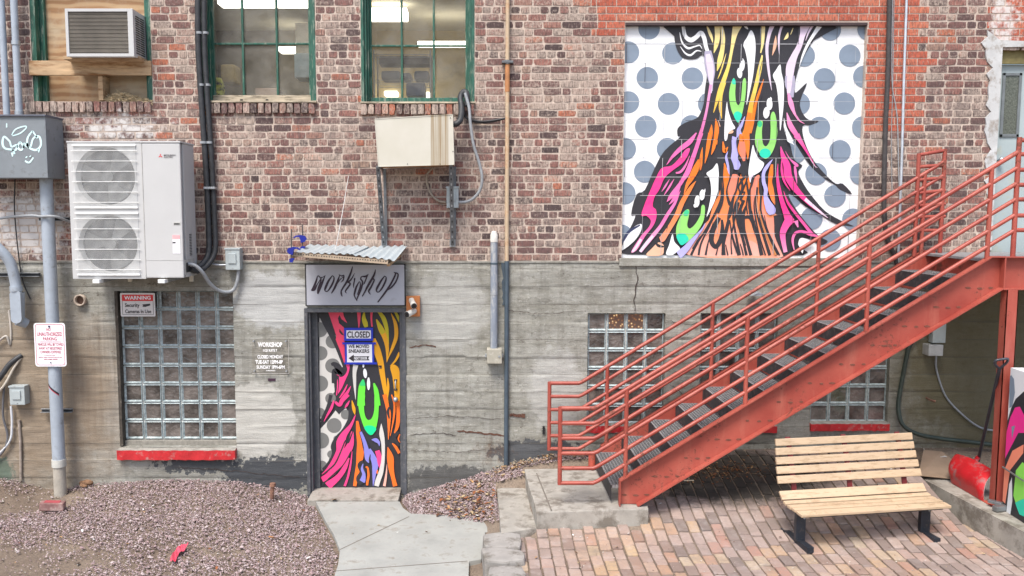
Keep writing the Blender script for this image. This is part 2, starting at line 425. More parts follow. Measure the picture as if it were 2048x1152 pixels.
    # soldier-set sill bricks under the three upper windows
    for o, (pa, pb, py0, py1) in ((op_board, (60, 305, 205, 226)), (op_w2, (400, 632, 209, 231)), (op_w3, (721, 949, 211, 232))):
        xa, xb = P(pa, 215).x, P(pb, 215).x; zz1 = o[1]+.002; zz0 = zz1-.115; n_ = int((xb-xa)/.073)
        for k in range(n_):
            a = xa+(xb-xa)*k/n_; one(a+.004, a+(xb-xa)/n_-.004, zz0+rnd.uniform(-.004,.006), zz1-rnd.uniform(0,.01), False, .035+rnd.uniform(0,.006))
    return mb
make('brickwork', brick_rows(), bld)
def grid_wall(mb, x0, x1, z0, z1, openings, mat, y, depth):
    """plane with rectangular openings and their reveals"""
    xs = sorted({x0, x1, *[q for o in openings for q in (o[0], o[2]) if x0 < q < x1]}); zs = sorted({z0, z1, *[q for o in openings for q in (o[1], o[3]) if z0 < q < z1]})
    for a, b in zip(xs, xs[1:]):
        for c, d in zip(zs, zs[1:]):
            mx, mz = (a+b)/2, (c+d)/2
            if any(o[0] < mx < o[2] and o[1] < mz < o[3] for o in openings): continue
            mb.quad((a,y,c), (b,y,c), (b,y,d), (a,y,d), mat)
    for o in openings:
        a, c, b, d = o; Y = y+depth
        mb.quad((a,y,c), (a,y,d), (a,Y,d), (a,Y,c), mat); mb.quad((b,y,c), (b,Y,c), (b,Y,d), (b,y,d), mat)
        mb.quad((a,y,d), (b,y,d), (b,Y,d), (a,Y,d), mat); mb.quad((a,y,c), (a,Y,c), (b,Y,c), (b,y,c), mat)
mm = MB(); grid_wall(mm, WX0, WX1, ZC, ZTOP, OPEN_B, MORTAR, 0, .24)
mm.box2((WX0, -.05, ZTOP), (WX1, .35, ZTOP+.12), MORTAR)
make('mortar_bed', mm, bld)
# concrete base with formwork boards as real relief
op_lg = rect(234, 582, 470, 893, 740); op_lg[0] = P(236, 740).x
op_door = rect(613, 616, 812, 992, 800)
op_ga = rect(1174, 626, 1328, 849, 740); op_gb = rect(1398, 626, 1552, 849, 740); op_gc = rect(1623, 626, 1778, 846, 740)
OPEN_C = [op_lg, op_door, op_ga, op_gb, op_gc]
def concrete_wall():
    z0, z1 = -.7, ZC
    def axis(a, b, step, br):
        pts = sorted({a, b, *[q for q in br if a < q < b]}); out = []
        for p, q in zip(pts, pts[1:]):
            n_ = max(1, round((q-p)/step)); out += [p+(q-p)*k/n_ for k in range(n_)]
        return out+[b]
    xs = axis(WX0, WX1, .045, [q for o in OPEN_C for q in (o[0], o[2])]); zs = axis(z0, z1, .016, [q for o in OPEN_C for q in (o[1], o[3])])
    rnd = random.Random(5); bd = [rnd.uniform(-.005, .005) for _ in range(60)]
    idx = {}; mb = MB(); vs = []; fs = []
    def vert(i, j):
        k = (i, j)
        if k not in idx:
            x, z = xs[i], zs[j]; q = (z+.02+.01*noise.noise((x*.8, 0, 3)))/.193; bi = math.floor(q); fr = q-bi
            seam = max(0, 1-min(fr, 1-fr)/.06)
            sn = noise.noise((x*1.1, bi*7.3, 0)); y = -.012+bd[bi+20]
            if sn > .0: y += seam*.012*min(1, sn*4)
            else: y -= seam*.007*min(1, -sn*4)
            y += .006*noise.noise((x*3, 1, z*9)) + .005*noise.noise((x*9, 2, z*26))
            ch = noise.noise((x*2.1, 5, z*2.6))
            if ch > .5: y += (ch-.5)*.05
            on = any(abs(x-o[0]) < 1e-6 or abs(x-o[2]) < 1e-6 for o in OPEN_C)
            if j == len(zs)-1: y = min(y, -.012)
            idx[k] = len(vs); vs.append((x, y, z))
        return idx[k]
    for i in range(len(xs)-1):
        for j in range(len(zs)-1):
            mx, mz = (xs[i]+xs[i+1])/2, (zs[j]+zs[j+1])/2
            if any(o[0] < mx < o[2] and o[1] < mz < o[3] for o in OPEN_C): continue
            fs.append((vert(i,j), vert(i+1,j), vert(i+1,j+1), vert(i,j+1)))
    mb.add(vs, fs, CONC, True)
    for o in OPEN_C:
        a, c, b, d = o; y, Y = -.012, .26
        mb.quad((a,y,c), (a,y,d), (a,Y,d), (a,Y,c), CONC); mb.quad((b,y,c), (b,Y,c), (b,Y,d), (b,y,d), CONC)
        mb.quad((a,y,d), (b,y,d), (b,Y,d), (a,Y,d), CONC); mb.quad((a,y,c), (a,Y,c), (b,Y,c), (b,y,c), CONC)
    mb.box2((WX0, -.02, ZC-.012), (op_mural[0]-.03, .05, ZC+.004), CONC)
    mb.box2((op_mural[2]+.03, -.02, ZC-.012), (WX1, .05, ZC+.004), CONC)
    # spalled ledge directly below the mural
    mb.box2((op_mural[0]-.03, -.03, ZC-.05), (op_mural[2]+.03, .1, op_mural[1]), CONC, .006)
    # long crack and a rust pocket as recessed slivers
    return mb
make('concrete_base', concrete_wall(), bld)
CRK = M('crack_shadow_dirt', (.05,.035,.03), .95); RUSTROCK = M('rusty_spall', (.10,.045,.03), .95, 0, .4, 30, .6, 60)
ck = MB()
def crack(pts, wd, mat):
    rnd = random.Random(len(pts)); q = []
    for (a, b) in zip(pts, pts[1:]):
        n_ = max(2, int(abs(a[0]-b[0])/7+abs(a[1]-b[1])/7))
        for k in range(n_): t = k/n_; q.append((lerp(a[0], b[0], t)+rnd.uniform(-1.6,1.6), lerp(a[1], b[1], t)+rnd.uniform(-1.6,1.6)))
    q.append(pts[-1]); pp = [P(x, y, -.0215) for x, y in q]; n_ = len(pp)
    for i in range(n_-1):
        a, b = pp[i], pp[i+1]; d = (b-a).normalized(); nn = Vector((-d.z, 0, d.x))
        wa = wd*(sin(pi*min(1,(i+.3)/n_))**.4)*rnd.uniform(.5,1.2)/2
        wb = wd*rnd.uniform(.5,1.1)/2
        ck.add([a-nn*wa, b-nn*wb, b+nn*wb, a+nn*wa], [(0,1,2,3)], mat)
crack([(1272,530),(1275,560),(1268,600),(1270,622)], .012, CRK)
crack([(1330,640),(1375,650),(1420,640)], .006, CRK)
crack([(815,838),(900,832),(1000,838)], .006, CRK); crack([(915,862),(960,866),(1008,872)], .022, RUSTROCK)
crack([(1018,830),(1050,832)], .045, RUSTROCK); crack([(820,870),(880,866),(912,872)], .008, CRK)
crack([(1010,620),(1080,628),(1165,622)], .006, CRK); crack([(820,695),(850,690),(872,694)], .014, RUSTROCK)
crack([(820,900),(900,905),(1000,898)], .005, CRK); crack([(350,935),(450,940),(600,955)], .008, CRK)
crack([(1330,760),(1380,800),(1378,830)], .006, CRK); crack([(160,592),(150,596),(142,604)], .006, CRK)
crack([(160,592),(168,586),(180,584)], .006, CRK); crack([(1700,540),(1770,560)], .006, CRK)
make('wall_cracks', ck, bld)
# ------------------------------------------------ glass block windows
def glass_block_mats():
    m, n, b = newmat('block_glass_core'); t = NT(n)
    c = t.mix(t.ramp(t.noise(4.5, 6, .6), [(.35, 0), (.65, 1)]), (.04,.035,.032), (.19,.165,.15))
    c = t.mix(t.ramp(t.noise(90, 2, .5), [(.74, 0), (.76, .7)]), c, (.6,.6,.6))
    n.links.new(c, b.inputs['Base Color']); b.inputs['Roughness'].default_value = .14; b.inputs['Coat Weight'].default_value = .6; b.inputs['Coat Roughness'].default_value = .05
    t.bump(t.noise(20, 3, .5), .8, .02, b)
    m2, n, b = newmat('block_glass_rim'); t = NT(n)
    c = t.mix(t.ramp(t.noise(22, 5, .7), [(.35, 0), (.65, 1)]), (.22,.27,.275), (.52,.60,.61))
    n.links.new(c, b.inputs['Base Color']); b.inputs['Roughness'].default_value = .25; t.bump(t.noise(50, 3, .6), .3, .01, b)
    return m, m2
GCORE, GRIM = glass_block_mats()
GROUT = M('window_grout', (.6,.6,.58), .85, 0, .15, 20, .3, 60, (.3,.29,.27), .35, 20)
GWARM, _n, _b = newmat('warm_glow_in_glass'); _t = NT(_n)  # warm light spots put into the glass surface as emission
_e = _t.ramp(_t.voro(30), [(.1, (1,.75,.4)), (.28, (.25,.1,.03)), (.5, (.06,.03,.02))])
_n.links.new(_e, _b.inputs['Emission Color']); _b.inputs['Emission Strength'].default_value = .55; _b.inputs['Base Color'].default_value = (.06,.045,.04,1); _b.inputs['Roughness'].default_value = .15
def block_window(o, nx, nz, px_first=None, label=None, sill=True, foot=0.0, y=.035, warm=(), wid=None):
    a, c, b, d = o; c2 = c+foot
    g = MB(); g.box2((a, y+.02, c), (b, y+.12, d), GROUT)
    if foot: g.box2((a+.002, y-.03, c), (b-.002, y+.03, c2-.005), M('old_window_foot', (.24,.225,.195), .9, 0, .25, 20, .4, 40), .004)
    wo = make('glass_block_window', g, bld)
    if label: wo['label'] = label
    bw = (b-a)/nx if not wid else wid; bh = (d-c2)/nz
    for i in range(nx):
        for j in range(nz):
            x0 = b-(nx-i)*bw; x1 = x0+bw; z0 = c2+j*bh; z1 = z0+bh
            x0 = max(x0, a)
            q = .007; x0 += q; x1 -= q; z0 += q; z1 -= q
            if x1-x0 < .03: continue
            k = MB(); r = .017; yo, yi = y-.004, y+.016
            out = [(x0,yo+.006,z0),(x1,yo+.006,z0),(x1,yo+.006,z1),(x0,yo+.006,z1)]; e = .006
            mid = [(x0+e,yo,z0+e),(x1-e,yo,z0+e),(x1-e,yo,z1-e),(x0+e,yo,z1-e)]
            inn = [(x0+.022,yi,z0+.020),(x1-.011,yi,z0+.020),(x1-.011,yi,z1-.011),(x0+.022,yi,z1-.011)]  # pale rim widened at left and bottom to paint in refracted highlights
            bak = [(p[0], y+.03, p[2]) for p in out]
            fs = [(s_*4+p_, s_*4+(p_+1)%4, s_*4+4+(p_+1)%4, s_*4+4+p_) for s_ in (0,1,2) for p_ in range(4)]
            k.add(bak+out+mid+inn, fs, GRIM)
            k.add(inn, [(0,1,2,3)], GWARM if (i, j) in warm else GCORE)
            make('glass_block', k, wo)
    return wo
def red_sill(px0, px1, py0, py1, top, dep=.075):
    rnd = random.Random(px0); mb = MB(); x0, z1 = XZ(px0, py0, -dep); x1, z0 = XZ(px1, py1, -dep); n_ = 26; SILLTOP = M('sill_dust', (.30,.28,.25), .95, 0, .3, 15, .5, 40)
    fr, frb, bk = [], [], []
    for k in range(n_+1):
        x = lerp(x0, x1, k/n_); w1 = rnd.uniform(-.004,.004); w2 = rnd.uniform(-.005,.005)
        fr.append((x, -dep+rnd.uniform(-.003,.003), z1-.012+w1)); frb.append((x, -dep+rnd.uniform(-.004,.004), z0+w2)); bk.append((x, .03, z1+.006))
    for k in range(n_):
        mb.add([frb[k], frb[k+1], fr[k+1], fr[k]], [(0,1,2,3)], REDSILL); mb.add([fr[k], fr[k+1], bk[k+1], bk[k]], [(0,1,2,3)], SILLTOP)
        mb.add([frb[k], frb[k+1], (frb[k+1][0], 0, z0), (frb[k][0], 0, z0)], [(0,3,2,1)], REDSILL)
    for e in (0, n_): mb.add([frb[e], fr[e], bk[e], (bk[e][0], .0, z0)], [(0,1,2,3)], REDSILL)
    return mb
wl = block_window(op_lg, 6, 8, foot=.06, y=.075, label='tall glass block window left of the painted door', wid=(P(470,740).x-P(239.5,740).x)/6)
make('window_sill', red_sill(233, 470, 899, 920, None, .08), wl)
fr = MB(); fr.box2((op_lg[0]-.002, -.016, op_lg[1]+.01), (op_lg[0]+.03, .09, op_lg[3]-.002), M('rotten_dark_wood', (.06,.05,.04), .9, 0, .4, 20, .5, 40, (.3,.28,.24), .3, 18)); make('window_frame', fr, wl)
lw = [(2, 5), (1, 5)]
wa = block_window(op_ga, 4, 6, y=.03, label='glass block window behind the foot of the stairs, warm light spots glowing in the glass of its top row', warm=lw); make('window_sill', red_sill(1172, 1330, 850, 866, None, .03), wa)
wb = block_window(op_gb, 4, 6, y=.03, label='glass block window half hidden behind the middle of the stairs'); make('window_sill', red_sill(1396, 1554, 850, 866, None, .03), wb)
wc = block_window(op_gc, 4, 6, y=.03, label='glass block window showing below the stairs behind the bench'); make('window_sill', red_sill(1622, 1779, 846, 862, None, .05), wc)
# ------------------------------------------------ upper windows with green frames
def glass_mat():
    m, n, b = newmat('dusty_glass'); t = NT(n)
    tr = n.nodes.new('ShaderNodeBsdfTransparent'); gl = n.nodes.new('ShaderNodeBsdfGlossy'); gl.inputs['Roughness'].default_value = .06
    df = n.nodes.new('ShaderNodeBsdfDiffuse'); df.inputs['Color'].default_value = (.55,.53,.48,1)
    lw_ = n.nodes.new('ShaderNodeLayerWeight'); lw_.inputs[0].default_value = .12
    m1 = n.nodes.new('ShaderNodeMixShader'); m2 = n.nodes.new('ShaderNodeMixShader')
    n.links.new(lw_.outputs['Fresnel'], m1.inputs[0]); n.links.new(tr.outputs[0], m1.inputs[1]); n.links.new(gl.outputs[0], m1.inputs[2])
    d = t.math('ADD', t.ramp(t.noise(3.2, 6, .65), [(.3, .04), (.75, .34)]), t.ramp(t.noise(140, 2, .5), [(.74, 0), (.77, .5)]))
    n.links.new(d, m2.inputs[0]); n.links.new(m1.outputs[0], m2.inputs[1]); n.links.new(df.outputs[0], m2.inputs[2])
    n.links.new(m2.outputs[0], n.nodes['Material Output'].inputs[0]); n.nodes.remove(b)
    return m
GLASS = glass_mat()
def sash_window(o, label, pxg, muls, rails_py, bottom_py, greysill):
    a, c, b, d = o; yg = .16
    wn = MB()          # outer frame: jambs with stepped mouldings
    for s_, x in ((1, a), (-1, b)):
        wn.box2((x, -.006, c+.012), (x+s_*.03, .2, d-.002), GREEN, .003)
        wn.box2((x+s_*.03, .03, c+.012), (x+s_*.055, .2, d-.002), GREEN, .003)
        wn.box2((x+s_*.055, .08, c+.012), (x+s_*.075, .2, d-.002), GREEN, .003)
    wn.box2((a+.03, .03, d-.06), (b-.03, .2, d-.003), GREEN)
    wf = make('window', wn, bld); wf['label'] = label
    sb = MB(); x0, x1 = a+.075, b-.075
    zr = [P(950, py, yg).z for py in rails_py]; zb = P(950, bottom_py, yg).z
    BW = OLDWOOD if greysill else GREEN
    sb.box2((x0, yg-.03, c+.02), (x1, yg+.03, zb), BW, .004)
    if greysill:
        for px in (483, 534): q = P(px, 201, yg-.032); sb.box2((q.x-.014, yg-.0345, q.z-.014), (q.x+.014, yg-.03, q.z+.014), M('black_hole', (.01,.01,.01), .9))
    for px in muls: q = P(px, 120, yg).x; sb.box2((q-.011, yg-.022, zb), (q+.011, yg+.02, d-.06), GREEN, .004)
    for z in zr: sb.box2((x0, yg-.018, z-.010), (x1, yg+.018, z+.010), GREEN, .004)
    sb.box2((x0, yg-.025, zb), (x0+.022, yg+.025, d-.06), GREEN, .003); sb.box2((x1-.022, yg-.025, zb), (x1, yg+.025, d-.06), GREEN, .003)
    make('sash', sb, wf)
    g = MB(); g.quad((x0, yg+.004, zb), (x1, yg+.004, zb), (x1, yg+.004, d-.06), (x0, yg+.004, d-.06), GLASS); make('pane', g, wf)
    l = MB(); l.box2((a-.01, -.045, c+.001), (b+.01, .2, c+.02), OLDWOOD, .004); make('window_sill', l, wf)
sash_window(op_w2, 'green framed window with grey bottom rail, left of the two glazed upper windows', None, (487, 555), (88, -16), 191, True)
sash_window(op_w3, 'green framed window above the cream metal box', None, (804, 868), (92, -14), 196, False)
# room behind the two windows
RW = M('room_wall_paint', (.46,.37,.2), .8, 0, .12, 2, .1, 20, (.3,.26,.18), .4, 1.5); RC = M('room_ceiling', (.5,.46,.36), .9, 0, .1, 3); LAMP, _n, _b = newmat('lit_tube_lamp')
_b.inputs['Emission Color'].default_value = (1,.96,.82,1); _b.inputs['Emission Strength'].default_value = 2.6; _b.inputs['Base Color'].default_value = (.9,.9,.85,1)
rm = MB(); x0, x1, y0, y1, z0, z1 = op_w2[0]-.9, op_w3[2]+.6, .26, 3.6, 3.1, 5.75
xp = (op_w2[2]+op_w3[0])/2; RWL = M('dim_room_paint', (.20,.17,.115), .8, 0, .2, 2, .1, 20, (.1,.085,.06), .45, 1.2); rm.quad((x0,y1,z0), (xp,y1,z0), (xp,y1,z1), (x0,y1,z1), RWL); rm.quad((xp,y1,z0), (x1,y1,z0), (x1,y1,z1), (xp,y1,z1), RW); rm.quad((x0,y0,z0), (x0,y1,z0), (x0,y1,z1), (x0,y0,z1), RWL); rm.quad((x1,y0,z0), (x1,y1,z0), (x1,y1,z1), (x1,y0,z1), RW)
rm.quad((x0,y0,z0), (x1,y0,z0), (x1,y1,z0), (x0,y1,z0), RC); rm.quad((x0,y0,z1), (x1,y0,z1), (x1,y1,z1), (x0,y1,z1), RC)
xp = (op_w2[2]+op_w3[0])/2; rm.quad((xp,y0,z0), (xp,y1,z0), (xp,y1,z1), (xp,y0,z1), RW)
room = make('interior_room', rm, bld)
def tube_lamp(p0, p1, Y, hh=.05):
    a = P(*p0, Y); b = P(*p1, Y); m_ = MB(); m_.box2((a.x, Y-.12, a.z-hh), (b.x, Y+.12, a.z+hh*.3), LAMP, .01); make('tube_lamp', m_, room)
tube_lamp((440, 2), (640, 2), 1.4, .06); tube_lamp((560, 98), (610, 98), 3.2, .05); tube_lamp((738, 24), (815, 24), 2.0, .1); tube_lamp((836, 87), (945, 87), 2.6, .035); tube_lamp((770,186), (796,186), 3.5, .045); tube_lamp((850,188), (860,188), 3.5, .045)
# ------------------------------------------------ boarded window
PLY, _n, _b = newmat('plywood'); _t = NT(_n)
_g = _t.noise(2.2, 4, .6, _t.mapping((1.2, 1, 5)), 1.2)
_w = _n.nodes.new('ShaderNodeTexWave'); _w.wave_type = 'RINGS'; _w.inputs['Scale'].default_value = 1.6; _w.inputs['Distortion'].default_value = 9; _w.inputs['Detail'].default_value = 3; _w.inputs['Detail Scale'].default_value = .7
_n.links.new(_t.mapping((1, 1, 2.2), (4.6, 0, -8)), _w.inputs[0])
_c = _t.mix(_t.ramp(_w.outputs['Fac'], [(.2, 0), (.8, 1)]), (.30,.165,.08), (.44,.29,.16)); _c = _t.mix(_t.ramp(_t.noise(1.7, 5, .7), [(.42, 0), (.62, .85)]), _c, (.44,.36,.25)); _c = _t.mix(_t.ramp(_g, [(.55, 0), (.75, .6)]), _c, (.2,.13,.07))
_n.links.new(_c, _b.inputs['Base Color']); _b.inputs['Roughness'].default_value = .8
LUMBER = M('lumber', (.46,.32,.19), .8, 0, .3, 7, .3, 50, (.22,.11,.045), .42, 4, stretch=(.5,1,3))
a, c, b, d = op_board
wn = MB(); wn.box2((a+.03, .02, d-.05), (b-.03, .24, d-.003), GREEN)
for s_, x in ((1, a), (-1, b)):
    wn.box2((x, .01, c+.006), (x+s_*.05, .24, d-.002), GREEN, .004); wn.box2((x+s_*.05, .1, c+.006), (x+s_*.1, .24, d-.002), GREEN, .004)
bw = make('boarded_window', wn, bld); bw['label'] = 'window boarded up with plywood behind the small air conditioner'
q = MB(); q.box2((a+.1, .15, c+.004), (b-.1, .17, d-.004), PLY); make('plywood_panel', q, bw)
q = MB(); z1 = P(180, 122, -.01).z; z0 = P(180, 151, -.01).z; q.box2((P(58,137,-.03).x, -.035, z0), (P(302,137,-.03).x, .005, z1), LUMBER, .004); make('cross_board', q, bw)
q = MB(); x0 = P(199,175).x; x1 = P(208,175).x; q.box2((x0, -.03, c+.01), (x1, .15, z0-.002), LUMBER, .003); make('upright_board', q, bw)
q = MB(); x0, z1_ = XZ(135, 113, -.1); x1, _z = XZ(285, 120, -.1); q.box2((x0, -.2, z1_-.045), (x1, .15, z1_-.01), LUMBER, .003); make('support_board', q, bw)
# nest of twigs on the ledge
TWIG = M('dry_straw', (.6,.48,.3), .9, 0, .5, 30); rnd = random.Random(11); q = MB()
for k in range(560):
    t = rnd.random(); px = lerp(212, 299, t); hgt = 18*sin(pi*min(1, t*1.15+.08)) if t < .85 else 5
    p = P(px, 204-rnd.random()*max(4, hgt), rnd.uniform(-.012, .1)); an = rnd.uniform(-.7, .7); L = rnd.uniform(.02, .07); dv = Vector((cos(an), rnd.uniform(-.5,.5), sin(an)))*L
    q.tube([p-dv, p, p+dv+Vector((0,0,-.01))], .0036, TWIG, 3, False)
solo('bird_nest', q, 'messy straw bird nest on the ledge of the boarded window', 'nest')
# ------------------------------------------------ grey metal door above the landing
MD = M('pale_blue_door', (.36,.43,.44), .5, 0, .08, 3, .05, 40, (.42,.4,.28), .34, 2); a, c, b, d = op_mdoor
q = MB(); q.box2((a+.02, .1, c), (b-.02, .14, d-.16), MD, .004); md = make('metal_door', q, bld)
q = MB(); q.box2((a, .06, c), (a+.03, .2, d), MD); q.box2((b-.03, .06, c), (b, .2, d), MD); q.box2((a, .05, d-.16), (b, .09, d-.001), M('olive_lintel', (.2,.17,.07), .8, 0, .3)); make('door_frame', q, md)
q = MB(); q.box2((a-.0, -.03, c-.04), (b, .2, c), M('door_sill_stone', (.5,.49,.45), .9, 0, .2)); make('threshold', q, md)
x0, z1 = XZ(2005, 146, .1); x1, z0 = XZ(2036, 274, .1); q = MB(); WF = M('window_trim_grey', (.16,.18,.19), .5)
for (aa, bb) in (((x0,z0),(x0+.03,z1)), ((x1-.03,z0),(x1,z1)), ((x0,z0),(x1,z0+.03)), ((x0,z1-.03),(x1,z1))): q.box2((aa[0], .085, aa[1]), (bb[0], .1, bb[1]), WF, .003)
dwf = make('door_window', q, md)
q = MB(); q.quad((x0+.028,.096,z0+.028), (x1-.028,.096,z0+.028), (x1-.028,.096,z1-.028), (x0+.028,.096,z1-.028), M('wired_glass', (.1,.11,.09), .2, 0, .5, 60)); make('pane', q, dwf)
p = P(1997, 494, .06); q = MB(); kz = P(1999, 492, .02); q.sphere(P(1998,492+0,.03)+Vector((0,0,.0)), .03, STEEL, 2)
q2 = MB(); kp = P(2002, 493-0, .06); 
q3 = MB(); kk = P(1999, 312+180*0, .03)
kb = P(2000, 495, .05); q = MB(); q.cyl((a+.09, .1, P(2000,493).z+.0), (a+.09, .03, P(2000,493).z), .018, STEEL); 
make('handle', (lambda r: (r.cyl((a+.085,.1,P(1997,492,.1).z+.93),(a+.085,.04,P(1997,492,.1).z+.93),.012,STEEL), r.sphere((a+.085,.035,P(1997,492,.1).z+.93),.03,STEEL), r)[-1])(MB()), md)
# white painted ragged plaster edge left of that door
q = MB(); rnd = random.Random(8); PL = M('white_plaster', (.50,.51,.51), .85, 0, .12, 6, .6, 30, (.30,.27,.24), .42, 9)
L = []; R = []
for k in range(36):
    py = lerp(60, 500, k/35); L.append((lerp(1978, 1974, k/35)+rnd.uniform(-7,9)-(10 if 60 < py < 110 else 0), py)); 
pts = [P(x, y, -.022) for x, y in L]+[Vector((op_mdoor[0]-.001, -.022, P(950, 500).z)), Vector((op_mdoor[0]-.001, -.022, op_mdoor[3]+.0)), P(2048, 92, -.022)+Vector((.3,0,0)), P(2048, 84, -.022)+Vector((.3,0,0)), P(2000, 80, -.022)]
q.poly(pts[::-1], PL, (0,.02,0)); make('plaster_patch', q, bld)
# ================================================================== ground
WB = [(px, P(px, py, 0)) for px, py in ((-300,950),(0,952),(90,972),(130,975),(200,965),(350,958),(480,963),(560,975),(612,990),(640,992),(800,992),(820,985),(870,972),(915,960),(960,946),(1000,934),(1060,918),(1120,908),(1180,903),(1300,899),(1560,894),(1900,892),(2200,892))]
WBX = [(p.x, p.z) for _, p in WB]
XD0, XD1 = P(625, 990).x, P(805, 990).x            # door threshold
XST = G(1015, 1100, .15).x                           # line of border stones
def front(x): return lerp(.03, .0, sm(-4, XD0, x)) if x < XD0 else (0.0 if x < XD1 else lerp(0.0, .135, sm(XST-.24, XST-.02, x)))
_s0, _s1, _s2 = G(1048, 937, .345), G(1297, 1018, .345), G(1073, 1024, .345)
_c0, _c1, _c2 = G(994, 977, .195), G(1086, 1054, .195), G(1002, 1066, .195)
def hgt(x, y):
    h = hgt0(x, y); xl_ = lerp(_s0.x, _s2.x, min(1, max(0, (_s0.y-y)/(_s0.y-_s2.y))))
    if xl_-.02 < x < _s1.x+.04 and _s2.y-.02 < y < _s0.y+.03: h = min(h, .26)
    elif _c0.x-.02 < x <= xl_+.02 and _c2.y-.02 < y < _c0.y+.03: h = min(h, .13)
    return h
def hgt0(x, y):
    zw = interp(x, WBX); f = front(x)
    if x > XST-.1: fall = lerp(2.1, .78, sm(4.45, 4.75, x)); f -= .012*max(0, min(2, -y-1.5))
    elif x > XD1: fall = lerp(.75, 1.2, sm(XD1, XST, x))
    else: fall = .9
    t = 1-sm(0, fall, -y); h = f+(zw-f)*t
    if x < XD0: h += .05*math.exp(-((x+3.0)/1.1)**2-((y+.75)/.6)**2)+.03*noise.noise((x*.9, y*.9, 4))*sm(.1, .6, -y)*sm(XD0-.0, XD0-.5, x)
    return h
def ground_material():
    m, n, b = newmat('dirt_ground'); t = NT(n)
    c = t.mix(t.ramp(t.noise(1.6, 6, .65), [(.35, 0), (.65, 1)]), (.155,.115,.085), (.26,.205,.155)); c = t.mix(t.ramp(t.noise(45, 6, .75), [(.45, 0), (.7, .7)]), c, (.075,.055,.045))
    n.links.new(c, b.inputs['Base Color']); b.inputs['Roughness'].default_value = .95; t.bump(t.noise(40, 7, .75), .7, .02, b)
    return m
DIRT = ground_material()
def axis2(lo, hi, step, far_lo, far_hi):
    a = []; x = lo
    while x < hi: a.append(x); x += step
    a.append(hi); k = step; x = lo
    while x > far_lo: k *= 1.5; x -= k; a.insert(0, x)
    k = step; x = hi
    while x < far_hi: k *= 1.5; x += k; a.append(x)
    return a
gx = axis2(-6.5, 7.5, .07, -70, 70); gy = axis2(-3.4, .02, .07, -90, .02); gm = MB()
gv = [(x, y, hgt(x, y)-(.030 if x < XST else .016)+((.010 if x < XST else .006)*noise.noise((x*5, y*5, 0)) if y > -4 else 0)) for y in gy for x in gx]; nx = len(gx)
gm.add(gv, [(j*nx+i, j*nx+i+1, (j+1)*nx+i+1, (j+1)*nx+i) for j in range(len(gy)-1) for i in range(nx-1)], DIRT, True)
tag(make('ground', gm, None, (0,0,0)), kind='structure')
# ------------------------------------------------ concrete walk, doorstep
WALK = M('walk_concrete', (.32,.325,.305), .85, 0, .16, 3, .45, 70, (.245,.23,.2), .38, 6)
SLABC = M('old_slab_concrete', (.33,.31,.275), .9, 0, .22, 4, .5, 60, (.17,.15,.125), .44, 4.5)
def sheet(pts, z, thick, mat, name, joints=(), zf=None):
    mb = MB(); q = [Vector((p.x, p.y, (zf(p) if zf else z))) for p in pts]; mb.poly(q[::-1], mat, (0,0,-thick)); return mb
wpx = [(632,1003),(799,1003),(806,1016),(822,1027),(880,1030),(950,1033),(992,1037),(986,1060),(970,1065),(966,1090),(962,1119),(938,1123),(936,1180),(930,1290),(640,1290),(660,1180),(676,1130),(680,1100),(668,1070),(650,1040)]
wk = sheet([G(x, y, .012) for x, y in wpx], .012, .1, WALK, '')
JT = M('joint_dirt', (.16,.14,.12), .95)
def gline(mb, a, b, z, w_, mat):
    p, q = G(*a, z), G(*b, z); d = (q-p).normalized(); s_ = Vector((-d.y, d.x, 0))*w_/2; mb.add([p-s_, q-s_, q+s_, p+s_], [(0,1,2,3)], mat)
for a_, b_ in (((680,1099),(818,1033)), ((668,1142),(935,1122)),): gline(wk, a_, b_, .0135, .012, JT)
wo_ = make('walk', wk, None, (0,0,0)); tag(wo_, kind='structure')
ds = MB(); a1 = P(623, 985, -.0); b1 = P(803, 985, 0); ds.box2((a1.x+.01, -.29, -.15), (b1.x-.01, .2, .014), SLABC, .006)
solo('doorstep', ds, 'worn concrete doorstep under the painted door', 'step')
